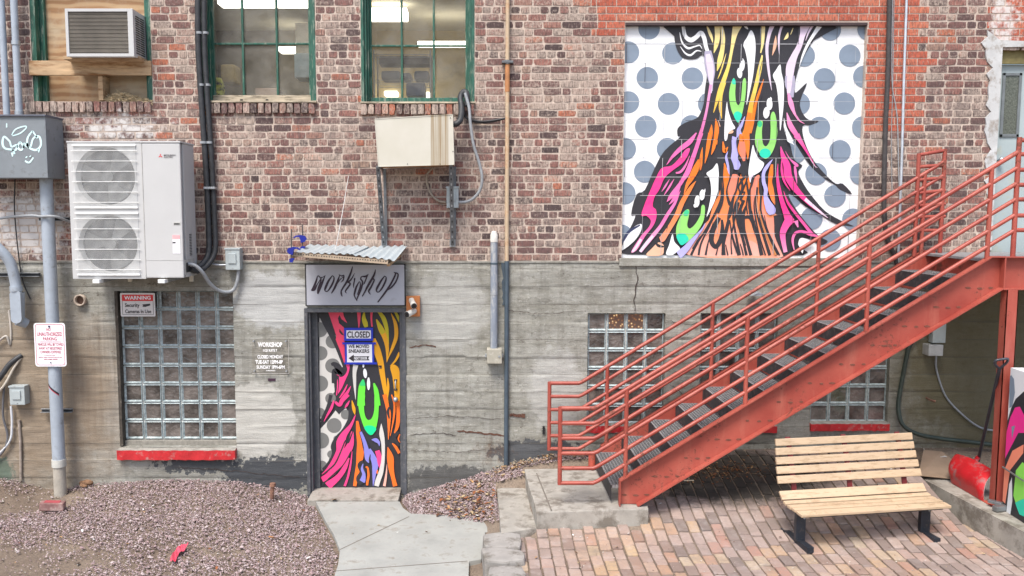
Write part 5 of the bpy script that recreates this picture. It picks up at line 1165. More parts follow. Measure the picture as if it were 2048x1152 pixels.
# ---- workshop sign board
yy = -.05; x0, z1 = XZ(610, 528, yy); x1, z0 = XZ(811, 612, yy); SB = M('sign_board_silver', (.40,.41,.46), .5, 0, .04, 3, .25, 8, (.33,.33,.36), .3, 4)
t_ = thing('shop_sign', 'grey board with black brush lettering reading workshop above the door', 'sign', ((x0+x1)/2, yy, z0)); q = MB(); q.box2((x0, yy, z0), (x1, -.012, z1), SB, .002); make('sign_board', q, t_)
q = MB()
for a_, b_ in (((x0,z0),(x1,z0+.01)), ((x0,z1-.008),(x1,z1)), ((x0,z0),(x0+.008,z1)), ((x1-.008,z0),(x1,z1))): q.box2((a_[0]-.002, yy-.003, a_[1]), (b_[0]+.002, -.013, b_[1]), BLACKM)
make('sign_edge', q, t_)
q = MB(); BI = M('black_brush_ink', (.025,.012,.025), .5)
for i, pts in enumerate(([(432,640,8),(418,700,22),(390,770,26),(360,812,10)], [(362,815,8),(398,800,26),(430,740,12),(485,655,10)], [(520,640,6),(495,700,22),(468,770,26),(436,852,12)], [(465,660,14),(470,700,16),(440,790,20),(432,850,10)], [(440,640,14),(475,665,10),(525,636,4)],
    [(604,640,10),(560,700,24),(524,780,26),(518,812,14),(545,822,12),(585,770,22),(618,700,20),(620,655,12),(600,640,8)], [(690,628,6),(665,700,24),(625,790,24),(592,845,10)], [(676,628,6),(710,645,14),(735,640,14),(728,690,16),(700,720,4)], [(645,760,4),(690,690,10),(728,655,8)],
    [(836,535,8),(815,610,22),(770,710,24),(705,820,16),(712,880,6)], [(705,800,10),(708,850,16),(718,882,5)], [(860,612,4),(815,690,18),(765,725,10)], [(770,715,10),(808,735,18),(765,800,18),(752,825,12),(768,845,5)], [(850,690,4),(862,672,12),(848,745,14),(848,785,4)],
    [(1020,622,6),(985,650,22),(942,652,12),(930,680,16),(950,715,18),(935,790,22),(890,900,14),(887,935,4)], [(1010,630,14),(975,720,14),(962,745,4)], [(915,705,5),(880,770,22),(860,840,22),(858,875,14),(886,930,8)], [(920,710,8),(925,760,14),(890,860,10)],
    [(1100,568,6),(1085,630,22),(1030,730,24),(948,880,12)], [(985,790,6),(1050,690,18),(1085,690,14),(1050,770,20),(1022,820,20),(1042,858,5)], [(1205,645,10),(1165,700,22),(1120,780,24),(1110,815,14),(1135,830,12),(1178,780,20),(1215,705,20),(1222,660,12),(1200,645,8)],
    [(1310,600,5),(1330,625,18),(1280,730,22),(1215,830,22),(1125,948,12)], [(1315,605,10),(1360,625,16),(1340,700,18),(1290,770,18),(1240,808,8)], [(1240,770,6),(1262,790,14),(1300,750,8)])): stroke_xz(q, pts, yy-.002-i*.00025, BI, 560, 440, 5.76)
make('lettering', q, t_)
# ---- cameras on orange board
x0, z1 = XZ(812, 592, -.06); x1, z0 = XZ(840, 633, -.06); q = MB(); q.box2((x0+.003, -.07, z0), (x1, -.018, z1), M('orange_board', (.42,.15,.045), .6, 0, .15, 6), .003); solo('mounting_board', q, 'small orange-brown wooden board beside the workshop sign', 'board')
WP = M('camera_white', (.72,.7,.64), .35, 0, .04); LENS = M('camera_lens', (.01,.01,.012), .1)
def camera(pb_, p0, p1, lab):
    t_ = thing('security_camera', lab, 'camera', tuple(pb_), 'security cameras by the door'); q = MB(); q.tube([pb_+Vector((0,.02,0)), pb_, (pb_+p0)/2+Vector((0,-.02,0))], [.032,.032,.02], WP, 14); make('mount', q, t_)
    q = MB(); d = (p1-p0).normalized(); q.tube([p0, p0+d*.01, p1], [.02,.03,.034], WP, 16); make('camera_body', q, t_); q = MB(); q.tube([p1-d*.001, p1+d*.004], .031, BLACKM, 16); q.tube([p1+d*.004, p1+d*.006], .013, LENS, 12); make('lens', q, t_)
camera(P(823,601,-.07), P(824,603,-.11), P(828,612,-.22), 'upper white security camera, pointing at the viewer'); camera(P(828,622,-.07), P(829,622,-.1), P(814,629,-.2), 'lower white security camera, pointing left')
# ---- door
a, c, b, d = op_door; xl, xr_ = P(639,800,.13).x, P(800,800,.13).x; zt, zb_ = P(700,620,.13).z, P(700,976,.13).z; YD = .13
t_ = thing('painted_door', 'door covered in colourful spray painted eye artwork under the workshop sign', 'door', ((a+b)/2, 0, 0)); q = MB(); jw = .06
for (x_, s_) in ((a, 1), (b, -1)):
    q.box2((x_-s_*.004, -.03, -.06), (x_+s_*jw*.55, .1, d), DARKFR, .004); q.box2((x_+s_*jw*.55, .0, -.02), (x_+s_*(jw*.95), .2, d-.05), DARKFR, .004)
q.box2((a+.006, -.032, d-.045), (b-.006, .1, d+.0), DARKFR, .004)
q.box2((a, .1, 0), (xl-.002, .2, d), DARKFR); q.box2((xr_+.002, .1, 0), (b, .2, d), DARKFR); q.box2((xl, .1, zt), (xr_, .2, d-.04), DARKFR); make('door_frame', q, t_)
q = MB(); KBLK, _n, _b = newmat('mural_charcoal'); _t = NT(_n); _c = _t.mix(_t.ramp(_t.voro(85), [(.0, 1), (.10, 0)]), _t.mix(_t.noise(4, 4, .6), (.018,.017,.022), (.035,.034,.042)), (.3,.3,.33)); _n.links.new(_c, _b.inputs['Base Color']); _b.inputs['Roughness'].default_value = .55
q.box2((xl, YD, zb_), (xr_, YD+.045, zt), KBLK); leafo = make('door_leaf', q, t_)
q = MB(); q.box2((xl-.01, .04, -.0), (xr_+.01, .18, zb_-.004), M('worn_threshold', (.62,.6,.58), .4, .4, .1, 20), .004); make('threshold', q, t_)
q = MB(); hx, hz = XZ(792, 797, YD); q.cyl((hx,YD,hz),(hx,YD-.05,hz), .012, STEEL, 12); q.sphere((hx,YD-.055,hz), .029, STEEL, 3); q.cyl((hx,YD,hz),(hx,YD-.008,hz), .032, STEEL, 16); make('door_knob', q, t_)
q = MB(); hx, z1_ = XZ(791.5, 758, YD); _, z0_ = XZ(791.5, 781, YD); q.box2((hx-.018,YD-.012,z0_), (hx+.018,YD,z0_+.025), BLACKM, .003); q.box2((hx-.018,YD-.012,z1_-.025), (hx+.018,YD,z1_), BLACKM, .003); q.tube([(hx,YD-.01,z0_+.012),(hx,YD-.045,z0_+.03),(hx,YD-.045,z1_-.03),(hx,YD-.01,z1_-.012)], .008, STEEL, 8); make('pull_handle', q, t_)
# papers taped on the door
TAPE = M('blue_tape', (.01,.03,.42), .6, 0, .1, 20); PAPER = M('paper_white', (.72,.72,.76), .8, 0, .03); YP = YD-.024
def notice(px0, py0, px1, py1, name, lab, lines, arrow=False, ears=False):
    x0, z1 = XZ(px0, py0, YP); x1, z0 = XZ(px1, py1, YP); t_ = thing(name, lab, 'notice', ((x0+x1)/2, YP, z0)); W_, H_ = x1-x0, z1-z0
    q = MB(); q.box2((x0, YP, z0), (x1, YP+.0015, z1), PAPER); make('paper', q, t_); q = MB(); tw = .028 if not arrow else .024
    e_ = .02 if ears else .0
    for k, (a_, b_) in enumerate((((x0-.004-e_*1.3,z1-tw*.9),(x1+.004+e_,z1+.002)), ((x0-.004-e_*.3,z0-.004),(x1+e_*1.6,z0+tw*.8)), ((x0-.002,z0),(x0+tw*.8,z1)), ((x1-tw*.8,z0),(x1+.002,z1)))): q.box2((a_[0], YP-.0015-.0004*k, a_[1]), (b_[0], YP-.0003, b_[1]), TAPE)
    make('tape', q, t_); q = MB()
    for (s_, u0, u1, v0, v1) in lines: textfit(q, s_, x0+W_*u0, x0+W_*u1, z1-H_*v1, z1-H_*v0, YP-.0025, INK, .025)
    if arrow:
        zc_ = z1-H_*.73; hh = H_*.085; q.poly([(x0+W_*.12,YP-.0022,zc_),(x0+W_*.3,YP-.0022,zc_+hh*2),(x0+W_*.3,YP-.0022,zc_+hh*1.1),(x0+W_*.84,YP-.0022,zc_+hh*1.1),(x0+W_*.8,YP-.0022,zc_),(x0+W_*.84,YP-.0022,zc_-hh*1.1),(x0+W_*.3,YP-.0022,zc_-hh*1.1),(x0+W_*.3,YP-.0022,zc_-hh*2)], INK)
        textfit(q, 'NEXT DOOR', x0+W_*.31, x0+W_*.77, zc_-hh*.75, zc_+hh*.75, YP-.0036, PAPER, .03)
    make('lettering', q, t_)
notice(688.5, 656, 746, 681, 'closed_notice', 'white paper reading CLOSED edged with blue tape on the door', [('CLOSED', .1, .9, .26, .78)])
notice(690, 685, 748, 728, 'moved_notice', 'white paper about sneakers next door with a black arrow, taped on the door', [('WE MOVED', .12, .84, .1, .26), ('SNEAKERS', .12, .84, .31, .48)], True, True)
# ---- clear acrylic opening hours sign
yy = -.05; x0, z1 = XZ(503, 679, yy); x1, z0 = XZ(578, 747, yy); W_, H_ = x1-x0, z1-z0
t_ = thing('opening_hours_sign', 'clear acrylic sign with white opening hours on four standoffs, left of the door', 'sign', ((x0+x1)/2, yy, z0))
AC, _n, _b = newmat('clear_acrylic'); _tr = _n.nodes.new('ShaderNodeBsdfTransparent'); _tr.inputs[0].default_value = (.985,.98,.975,1); _gl = _n.nodes.new('ShaderNodeBsdfGlossy'); _gl.inputs['Roughness'].default_value = .05; _mx = _n.nodes.new('ShaderNodeMixShader'); _mx.inputs[0].default_value = .05
_n.links.new(_tr.outputs[0], _mx.inputs[1]); _n.links.new(_gl.outputs[0], _mx.inputs[2]); _n.links.new(_mx.outputs[0], _n.nodes['Material Output'].inputs[0]); _n.nodes.remove(_b)
q = MB(); q.box2((x0,yy,z0),(x1,yy+.006,z1), AC); q.box2((x0,yy-.0005,z0),(x1,yy+.0065,z0+.0025), M('acrylic_edge', (.6,.58,.55), .3)); q.box2((x1-.002,yy-.0005,z0),(x1,yy+.0065,z1), M('acrylic_edge', (.6,.58,.55))); make('acrylic_panel', q, t_)
q = MB(); WT = M('white_vinyl', (.85,.85,.86), .5)
for s_, u0, u1, v0, v1 in (('WORKSHOP', .17, .83, .08, .22), ('1125 SUITE 7', .31, .69, .28, .36), ('CLOSED MONDAY', .15, .85, .455, .56), ('TUE-SAT 12PM-8P', .09, .84, .605, .715), ('SUNDAY 1PM-6PM', .12, .89, .755, .865), ('WORKSHOPOMAHA', .38, .63, .895, .93)): textfit(q, s_, x0+W_*u0, x0+W_*u1, z1-H_*v1, z1-H_*v0, yy-.0015, WT, .035)
make('lettering', q, t_)
for u_ in (.05, .93):
    for v_ in (.05, .93): q = MB(); p = (x0+W_*u_, yy-.01, z1-H_*v_); q.cyl(p, (p[0], -.015, p[2]), .009, STEEL, 12); make('standoff', q, t_)
q = MB(); x0, z1 = XZ(536, 757, -.025); x1, z0 = XZ(551, 762, -.025); q.box2((x0,-.026,z0),(x1,-.012,z1), M('dark_tag', (.05,.02,.04), .5)); solo('small_tag', q, 'tiny dark strip on the concrete under the opening hours sign', 'tag')
# ---- things inside the upper windows
def inbox(px0, py0, px1, py1, Y, dep, mat, lab, name, cat, bev=.01):
    x0, z1 = XZ(px0, py0, Y); x1, z0 = XZ(px1, py1, Y); q = MB(); q.box2((x0,Y,z0),(x1,Y+dep,z1), mat, bev); return solo(name, q, lab, cat)
PW = M('white_enamel', (.7,.68,.62), .5); BIN = M('dark_plastic_bin', (.09,.11,.15), .45, 0, .1); BBIN = M('blue_bin', (.05,.09,.2), .45)
inbox(590, 46, 640, 140, 2.6, .5, PW, 'white fuse panel seen through the left glazed window', 'wall_panel', 'panel'); inbox(588, 106, 625, 155, 2.2, .4, M('pale_blue_bin', (.4,.5,.6), .4), 'pale blue tub seen through the left glazed window', 'plastic_tub', 'tub')
inbox(510, 176, 556, 200, .35, .25, CARD, 'open cardboard box on the ledge inside the left glazed window', 'cardboard_box', 'box'); inbox(440, 128, 470, 165, 2.0, .3, M('tan_sack', (.42,.33,.16), .8), 'tan canister seen through the left glazed window', 'canister', 'canister', .03)
q = MB(); YJ = .4; q.sphere(P(436, 172, YJ)+Vector((0,0,-.05)), .13, M('yellow_black_cloth', (.6,.6,.08), .7, 0, .2, 9, .2, 20, (.03,.03,.03), .46, 16), 3, (.55,.6,1.1))
for i, v in enumerate(q.v): q.v[i] = tuple(c_+.02*noise.noise((v[0]*14, v[1]*14, v[2]*14+k*9)) for k, c_ in enumerate(v))
solo('crumpled_jacket', q, 'crumpled yellow and black cloth in the corner of the left glazed window', 'jacket')
WIRE = M('shelf_wire', (.35,.37,.38), .35, .7)
def wire_shelf():
    t_ = thing('wire_shelving', 'chrome wire shelving behind the right glazed window', 'shelving', tuple(P(800, 200, 1.3)))
    for py in (109, 160):
        a_ = P(748, py, 1.3); b_ = P(861, py, 1.3); q = MB()
        for Y_ in (1.3, 1.7):
            q.tube([(a_.x,Y_,a_.z),(b_.x,Y_,a_.z)], .004, WIRE, 6); q.tube([(a_.x,Y_,a_.z-.035),(b_.x,Y_,a_.z-.035)], .004, WIRE, 6)
            n_ = 14; q.tube([(lerp(a_.x,b_.x,k/n_),Y_,a_.z-(.035 if k % 2 else 0)) for k in range(n_+1)], .003, WIRE, 5)
        for k in range(24): xx = lerp(a_.x, b_.x, k/23); q.tube([(xx,1.3,a_.z),(xx,1.7,a_.z)], .002, WIRE, 4)
        make('wire_shelf', q, t_)
    for px in (748, 861):
        for Y_ in (1.3, 1.7): q = MB(); xx = P(px,150,1.3).x; q.tube([(xx,Y_,3.9),(xx,Y_,P(px,100,1.3).z)], .009, WIRE, 8); make('leg', q, t_)
wire_shelf()
inbox(762, 141, 800, 158.5, 1.35, .3, BIN, 'dark bin on the middle shelf, left, behind the right glazed window', 'storage_bin', 'bin', .03); inbox(803, 145, 822, 158.5, 1.36, .3, BIN, 'small dark bin in the middle of the shelf behind the right glazed window', 'storage_bin', 'bin', .03); inbox(828, 141, 858, 158.5, 1.35, .3, BIN, 'dark bin on the middle shelf, right, behind the right glazed window', 'storage_bin', 'bin', .03)
inbox(812, 165, 850, 192, 1.35, .3, BBIN, 'blue bin under the shelf behind the right glazed window', 'storage_bin', 'bin', .02); inbox(758, 112, 858, 128, 1.4, .28, M('dark_stock', (.16,.15,.16), .8), 'dark flat stock lying under the top shelf behind the right glazed window', 'stock_bundle', 'stock')
# ---- conduits and wires on the right of the mural
cable([(1781,-150,-.05),(1779,0,-.05),(1776,140,-.05),(1771,250,-.05),(1769,330,-.05),(1768,400,-.05),(1773,470,-.04),(1795,530,-.03),(1800,600,-.03)], .026, M('tar_cable', (.05,.045,.045), .7, 0, .3, 25, .6, 50), 'thick tarred black cable running down the new brick right of the mural', 'thick_cable', 'cable', 6)
cable([(1816,-150,-.04),(1813,0,-.04),(1808,150,-.04),(1804,300,-.04),(1800,420,-.04),(1795,545,-.04)], .014, M('bright_conduit', (.55,.6,.66), .35, .4), 'thin bright conduit right of the thick black cable', 'conduit', 'conduit')
cable([(1787,-150,-.03),(1785,0,-.03),(1784,160,-.03),(1794,230,-.03),(1797,330,-.03),(1799,390,-.03)], .006, GCABLE, 'thin grey wire crossing to the bright conduit'); cable([(1790,-150,-.02),(1786,150,-.02),(1783,260,-.02),(1784,390,-.02)], .004, GCABLE, 'very thin grey wire beside the thick black cable')
ebox(1867, 648, 1891, 686, -.1, .1, 'grey electrical box on the shaded wall under the landing', lid=False); q = ebox(1858, 690, 1886, 712, -.14, .14, 'small clear-fronted box below the grey electrical box under the landing', lid=False, mat=M('clear_grey_box', (.42,.43,.43), .25))
cable([(1872,712,-.05),(1873,740,-.03),(1890,790,-.03),(1920,825,-.04),(1960,855,-.05),(2000,862,-.05)], .011, GCABLE, 'grey cable sagging from the small box under the landing'); cable([(1866,668,-.06),(1850,662,-.06),(1835,672,-.05),(1818,700,-.04)], .009, CABLE, 'thin black wire from the electrical box to the thick hose under the landing')
cable([(1818,690,-.05),(1808,740,-.05),(1799,790,-.06),(1797,820,-.08),(1806,850,-.12),(1835,868,-.16),(1880,877,-.16),(1940,884,-.16),(2010,892,-.16),(2080,896,-.16)], .024, M('green_black_hose', (.035,.05,.04), .45, 0, .3, 10), 'thick black hose curving down the shaded wall and off to the right', 'hose', 'hose', 8)
q = MB(); a_ = P(1852, 795, 0); q.tube([a_, P(1860,800,-.1), P(1871,803,-.13)], [.012,.01,.016], RUST, 8); solo('wall_stud', q, 'rusty bolt sticking out of the shaded wall', 'bolt')
t_ = thing('wall_lamp', 'small grey flood lamp on the concrete behind the stair rails', 'lamp', tuple(P(1510, 592, 0))); q = MB(); p = P(1510, 588, -.12); q.tube([p+Vector((0,0,.03)), p, p-Vector((0,0,.012))], [.03,.085,.09], M('lamp_grey', (.4,.43,.44), .4, .2), 18); make('lamp_shade', q, t_); q = MB(); q.bar((p.x,-.01,p.z+.035), (p.x,p.y,p.z+.035), .02, .02, STEEL); make('arm', q, t_)
q = MB(); p = P(1087, 860, -.02); q.box2((p.x-.008,-.035,p.z-.045),(p.x+.008,-.012,p.z+.045), BLACKM)
for k in range(5): q.box2((p.x-.016,-.04,p.z-.04+k*.019),(p.x+.016,-.03,p.z-.034+k*.019), BLACKM)
solo('threaded_bolt', q, 'small black threaded bolt on the concrete left of the stair rail', 'bolt')
# ================================================================== red staircase
REDP, _n, _b = newmat('red_oxide_paint'); _t = NT(_n)
_c = _t.mix(_t.ramp(_t.noise(1.6, 5, .6), [(.35, 0), (.65, 1)]), (.27,.045,.032), (.38,.085,.06)); _c = _t.mix(_t.ramp(_t.noise(1, 6, .7, _t.mapping((7, 7, 1.1))), [(.5, 0), (.72, .6)]), _c, (.42,.14,.10))
_rm = _t.ramp(_t.math('ADD', _t.math('MULTIPLY', _t.noise(2.1, 4, .6), .45), _t.math('MULTIPLY', _t.noise(26, 7, .8), .55)), [(.565, 0), (.60, .85)]); _c = _t.mix(_rm, _c, (.13,.045,.028)); _c = _t.mix(_t.ramp(_t.noise(60, 4, .7), [(.66, 0), (.7, .7)]), _c, (.22,.10,.06))
_n.links.new(_c, _b.inputs['Base Color']); _t.link(_t.mix(_rm, .42, .85), _b.inputs['Roughness']); _t.bump(_t.math('SUBTRACT', _t.noise(50, 5, .6), _rm), .25, .004, _b); REDD = M('worn_red_paint', (.46,.085,.055), .55, 0, .2, 8, .2, 60, (.2,.07,.045), .42, 9)
GRT = M('grating_steel', (.25,.25,.255), .6, .2, .25, 25, .1, 60, (.28,.22,.18), .36, 12); RIS = M('black_riser', (.035,.033,.036), .7, .1, .4, 20, .2, 60, (.14,.10,.09), .38, 20)
YN, YF = -1.36, -.30
A_ = P(1192, 815, YN-.0); B_ = P(1987, 332, YN); SL = (B_.z-A_.z)/(B_.x-A_.x)
st_top = P(1984, 514, YN-.07); st0 = P(1240, 963, YN-.07)
SLs = (st_top.z-st0.z)/(st_top.x-st0.x); ZLAND = P(1871, 506, YF).z; XL = st_top.x+.02
st = thing('metal_staircase', 'red painted steel staircase with open grating treads rising to the right', 'staircase', (st0.x, (YN+YF)/2, .345))
def zs(x): return st0.z+(x-st0.x)*SLs
WEBH = .345
def stringer(y, sgn):
    q = MB(); zb_ = .352; x0 = st0.x; x1 = st_top.x+.12
    xb = x0+max(0, (zb_-(zs(x0)-WEBH))/SLs)
    pts = [(x0, zb_), (xb, zb_), (x1, zs(x1)-WEBH-.02), (x1, st_top.z), (st_top.x, st_top.z), (x0, zs(x0))]
    q.poly([(a_, y, b_) for a_, b_ in pts], REDP, (0, .010, 0))
    fl = .075; yo = y-fl if sgn < 0 else y+.01
    ymid = (y+yo)/2; T_ = Matrix
    def flange(p0, p1, t_=.012):
        d = Vector((p1[0]-p0[0], 0, p1[1]-p0[1])).normalized(); n_ = Vector((-d.z, 0, d.x)); a_ = Vector((p0[0], min(y, yo), p0[1])); b_ = Vector((p1[0], min(y, yo), p1[1])); w_ = Vector((0, fl, 0)); h_ = n_*t_/2
        vs = [a_-h_, b_-h_, b_+h_, a_+h_]; vs += [v+w_ for v in vs]; q.add(vs, [(0,1,2,3),(7,6,5,4),(0,4,5,1),(1,5,6,2),(2,6,7,3),(3,7,4,0)], REDP)
    flange((x0, zs(x0)), (st_top.x, st_top.z)); flange((st_top.x, st_top.z), (x1, st_top.z)); flange((xb, zb_+.0), (x1, zs(x1)-WEBH-.02)); flange((x0+.002, zb_), (x0+.002, zs(x0)-.008), .01)
    return q
make('stringer', stringer(YN, -1), st); make('stringer', stringer(YF+.05, 1), st)
# bolt heads / weld scars along the near stringer
q = MB(); WELD = M('weld_scar', (.16,.06,.04), .9, 0, .3, 30, .5, 60); 
RUN = .0; 
t1 = P(1643, 643, YF); t2 = P(1808, 541, YF); RUN = (t2.x-t1.x)/3; RISE = (t2.z-t1.z)/3
NT_ = int(round((ZLAND-.352)/RISE)); RISE = (ZLAND-.352)/NT_; RUN = RISE/SLs
rr = random.Random(5)
for k in range(1, NT_):
    zt_ = ZLAND-k*RISE; xt = XL-k*RUN
    for u, dz in ((-.02, -.03), (.09, -.035), (.19, -.03)):
        c_ = Vector((xt+u+.12, YN-.004, zt_+dz-.06)); w_ = rr.uniform(.018, .03); q = MB(); q.poly([c_+Vector((cos(a_*.7)*w_*rr.uniform(.7,1.2), 0, sin(a_*.7)*.009)) for a_ in range(9)], WELD, (0,.003,0)); make('weld_scar', q, st)
def tread(xf, z, wd=RUN+.02):
    """grating tread, nosing at xf (left), with folded front plate"""
    q = MB(); y0, y1 = YN+.012, YF+.048; x0, x1 = xf, xf+wd
    th = .028; q.box2((x0,y0,z-th),(x0+.006,y1,z), GRT); q.box2((x1-.006,y0,z-th),(x1,y1,z), GRT); q.box2((x0,y0,z-th),(x1,y0+.006,z), GRT); q.box2((x0,y1-.006,z-th),(x1,y1,z), GRT)
    n_ = 9
    for k in range(1, n_): xx = lerp(x0, x1, k/n_); q.box2((xx-.0035,y0,z-th*.8),(xx+.0035,y1,z-.001), GRT)
    m_ = 26
    for k in range(m_):
        ya = lerp(y0, y1, k/m_); yb_ = lerp(y0, y1, (k+.5)/m_)
        for j in range(n_):
            xa, xb = lerp(x0, x1, j/n_), lerp(x0, x1, (j+1)/n_); o = 0 if j % 2 else .5
            Y0 = lerp(y0, y1, (k+o)/m_); Y1 = lerp(y0, y1, min(1, (k+.5+(0 if j % 2 else .0)+(0.0 if o == 0 else 0))/m_)) if False else lerp(y0, y1, min(1, (k+(.5 if o == 0 else 1.0))/m_))
            if k % 1 == 0: q.bar((xa, Y0, z-.008), (xb, Y1 if j % 2 == 0 else Y0+(Y1-Y0), z-.008), .004, .016, GRT)
    o = make('tread', q, st)
    q = MB(); q.box2((x0-.002,y0,z-RISE+.03),(x0-.006,y1,z-.002), RIS)
    q.box2((x0-.006,y0,z-.002),(x0+.012,y1,z+.002), GRT); make('nosing_plate', q, o)
for k in range(1, NT_): tread(XL-k*RUN-.02, ZLAND-k*RISE)
# railings
def railing(y, is_near):
    r = .021; PX = P(1120, 815, YN).x; top = P(1120, 815, YN).z; G_ = .715/5
    bx = P(1191, 815, YN).x
    def line(k, x): return top-k*G_+(x-bx)*SL
    xs_ = [P(px, py, YN).x for px, py in ((1252,785),(1493,634),(1736,485),(1979,337))]
    newx = P(2027, 400, YN).x
    if not is_near: newx = P(1890, 400, YF).x
    f_ = 'railing'; q = MB()
    q.tube([(PX,y,top+r*.7),(PX,y,top-5*G_-r*.7)], r, REDP, 12)
    o = make('rail_end_post', q, st)
    for k in range(6):
        q = MB(); q.tube([(PX,y,top-k*G_),(bx-.02,y,top-k*G_),(bx+.02,y,top-k*G_+.04*SL*.7),(newx,y,line(k,newx))], r if k == 0 else r*.92, REDP, 12); make('rail', q, st)
    for i, x in enumerate(xs_[:4]):
        if x > newx-.05: continue
        q = MB(); q.tube([(x,y,line(0,x)),(x,y,zs(x)-.02 if zs(x) < st_top.z else st_top.z)], r, REDP, 12); make('rail_post', q, st)
    return newx, line
nx_, ln = railing(YN-.035, True)
q = MB(); ytop = P(2035, 275, YN).z; q.tube([(nx_,YN-.035,ytop),(nx_,YN-.035,st_top.z)], .022, REDP, 12); make('newel_post', q, st)
for py in (281, 309, 340, 370, 399, 431, 460): q = MB(); z_ = P(2030, py, YN).z; q.tube([(nx_,YN-.035,z_),(nx_+1.5,YN-.035,z_)], .02, REDP, 12); make('landing_rail', q, st)
q = MB(); q.tube([(nx_+1.5,YN-.035,ytop),(nx_+1.5,YN-.035,st_top.z)], .022, REDP, 12); make('newel_post', q, st)
fx_, ln2 = railing(YF+.06, False)
yB = -.62; yA = YF+.06
pa = P(1838, 307, yA); pb_ = Vector((P(1890, 298, yA).x, yA, P(1890, 298, yA).z))
q = MB(); q.tube([pa, (pa.x, yA, zs(pa.x))], .021, REDP, 12); make('rail_post', q, st)
q = MB(); q.tube([pb_, (pb_.x, yA, ZLAND-.0)], .022, REDP, 12); make('rail_post', q, st)
for ya_, yb2 in ((310,301),(334,330),(360,356),(386,381),(411,408),(434,433),(461,461)): q = MB(); q.tube([P(1838,ya_,yA), P(1890,yb2,yA)], .0195, REDP, 10); make('landing_rail', q, st)
# landing
xr2 = XL+1.75; q = MB(); q.box2((XL-.005, YN+.012, ZLAND-.03), (xr2, -.03, ZLAND-.004), GRT, .003); make('landing_plate', q, st)
q = MB(); zt_, zb2 = st_top.z+.003, P(2030, 580, YN-.07).z
q.box2((st_top.x+.14, YN-.002, zb2), (xr2, YN+.010, zt_), REDP); q.box2((st_top.x+.12, YN-.075, zt_-.012), (xr2, YN-.0, zt_), REDP, .002); q.box2((st_top.x+.12, YN-.075, zb2), (xr2, YN-.0, zb2+.012), REDP, .002); q.box2((st_top.x+.12, YN-.073, zb2), (st_top.x+.132, YN, zt_), REDP); make('landing_beam', q, st)
q = MB(); q.box2((XL+.02, -.10, ZLAND-.25), (xr2, -.035, ZLAND-.035), REDD); q.box2((XL+.1, YN+.02, ZLAND-.24), (XL+.11, -.1, ZLAND-.035), REDD); make('landing_beam', q, st)
for xx, yy in ((P(2018, 590, YN-.02).x, YN-.02), (xr2-.08, YN-.02)):
    q = MB(); q.box2((xx-.052, yy-.055, .368), (xx+.052, yy-.047, zb2), REDP); q.box2((xx-.052, yy-.055, .368), (xx-.045, yy+.04, zb2), REDP); q.box2((xx+.045, yy-.055, .368), (xx+.052, yy+.04, zb2), REDP)
    q.box2((xx-.1, yy-.09, .357), (xx+.1, yy+.08, .368), REDD, .002); make('leg', q, st)
# foot plates of the stringers on the slab
q = MB(); q.box2((st0.x-.0, YF-.0, .347), (st0.x+.12, YF+.15, .36), REDD); q.tube([(st0.x-.1, YF+.03, .35),(st0.x-.1, YF+.03, .52)], .04, REDD, 14); make('foot_bracket', q, st)
# ================================================================== bench
BQ = dict(X=3.513,Y=-1.691,th=.164,W=1.452,zg=.123); OAK = M('tan_painted_slat', (.50,.375,.25), .5, 0, .08, 3, .12, 30, (.38,.27,.17), .42, 8, stretch=(1,1,5)); BSTEEL = M('bench_black_steel', (.028,.035,.048), .4, .3, .2, 15, .1, 50, (.1,.09,.08), .36, 25); BRED = M('bench_red_iron', (.13,.012,.014), .5, 0, .2)
bt = thing('park_bench', 'slatted tan wooden bench with black steel feet on the brick paving', 'bench', (BQ['X'], BQ['Y'], BQ['zg'])); c_, s_ = cos(BQ['th']), sin(BQ['th'])
def BL_(u, v, z): return Vector((BQ['X']+u*c_-v*s_, BQ['Y']+u*s_+v*c_, BQ['zg']+z))
W2 = BQ['W']/2; RB = Matrix.Rotation(BQ['th'], 3, 'Z')
def slat(v0, z0, v1, z1, th=.026, w=W2):
    q = MB(); c = BL_(0, (v0+v1)/2, (z0+z1)/2); L = sqrt((v1-v0)**2+(z1-z0)**2); an = math.atan2(z1-z0, v1-v0); q.box(c, (2*w, L, th), OAK, RB @ Matrix.Rotation(an, 3, 'X'), .006); make('slat', q, bt)
prof = [(-.225,.352,-.134,.358),(-.116,.360,-.056,.360),(-.038,.358,.022,.359),(.040,.361,.092,.374),(.108,.382,.168,.445)]
for s4 in prof: slat(*s4)
for k in range(5):
    t0, t1 = k/5+.012, (k+1)/5-.03; f = lambda t: (lerp(.185, .318, t)+.012*sin(pi*t), lerp(.505, .905, t)); a_, b_ = f(t0), f(t1); slat(a_[0], a_[1], b_[0], b_[1], .026, W2-.012*k*.6)
for u in (-.56, .0, .56):
    q = MB(); path = [(-.2,.335),(-.06,.335),(.06,.337),(.13,.36),(.19,.44),(.205,.52),(.25,.66),(.285,.78),(.335,.9)]
    for a_, b_ in zip(path, path[1:]): q.bar(BL_(u, a_[0]+.006, a_[1]-.0), BL_(u, b_[0]+.006, b_[1]), .045, .012, BRED, (0,0,1) if b_[0]-a_[0] > b_[1]-a_[1] else (0,-1,0))
    make('slat_support', q, bt)
q = MB(); q.bar(BL_(-.64,-.02,.315), BL_(.64,-.02,.315), .05, .04, BSTEEL, (0,0,1), .003); q.bar(BL_(-.62,-.17,.327), BL_(.68,-.17,.327), .018, .022, BSTEEL); make('cross_beam', q, bt)
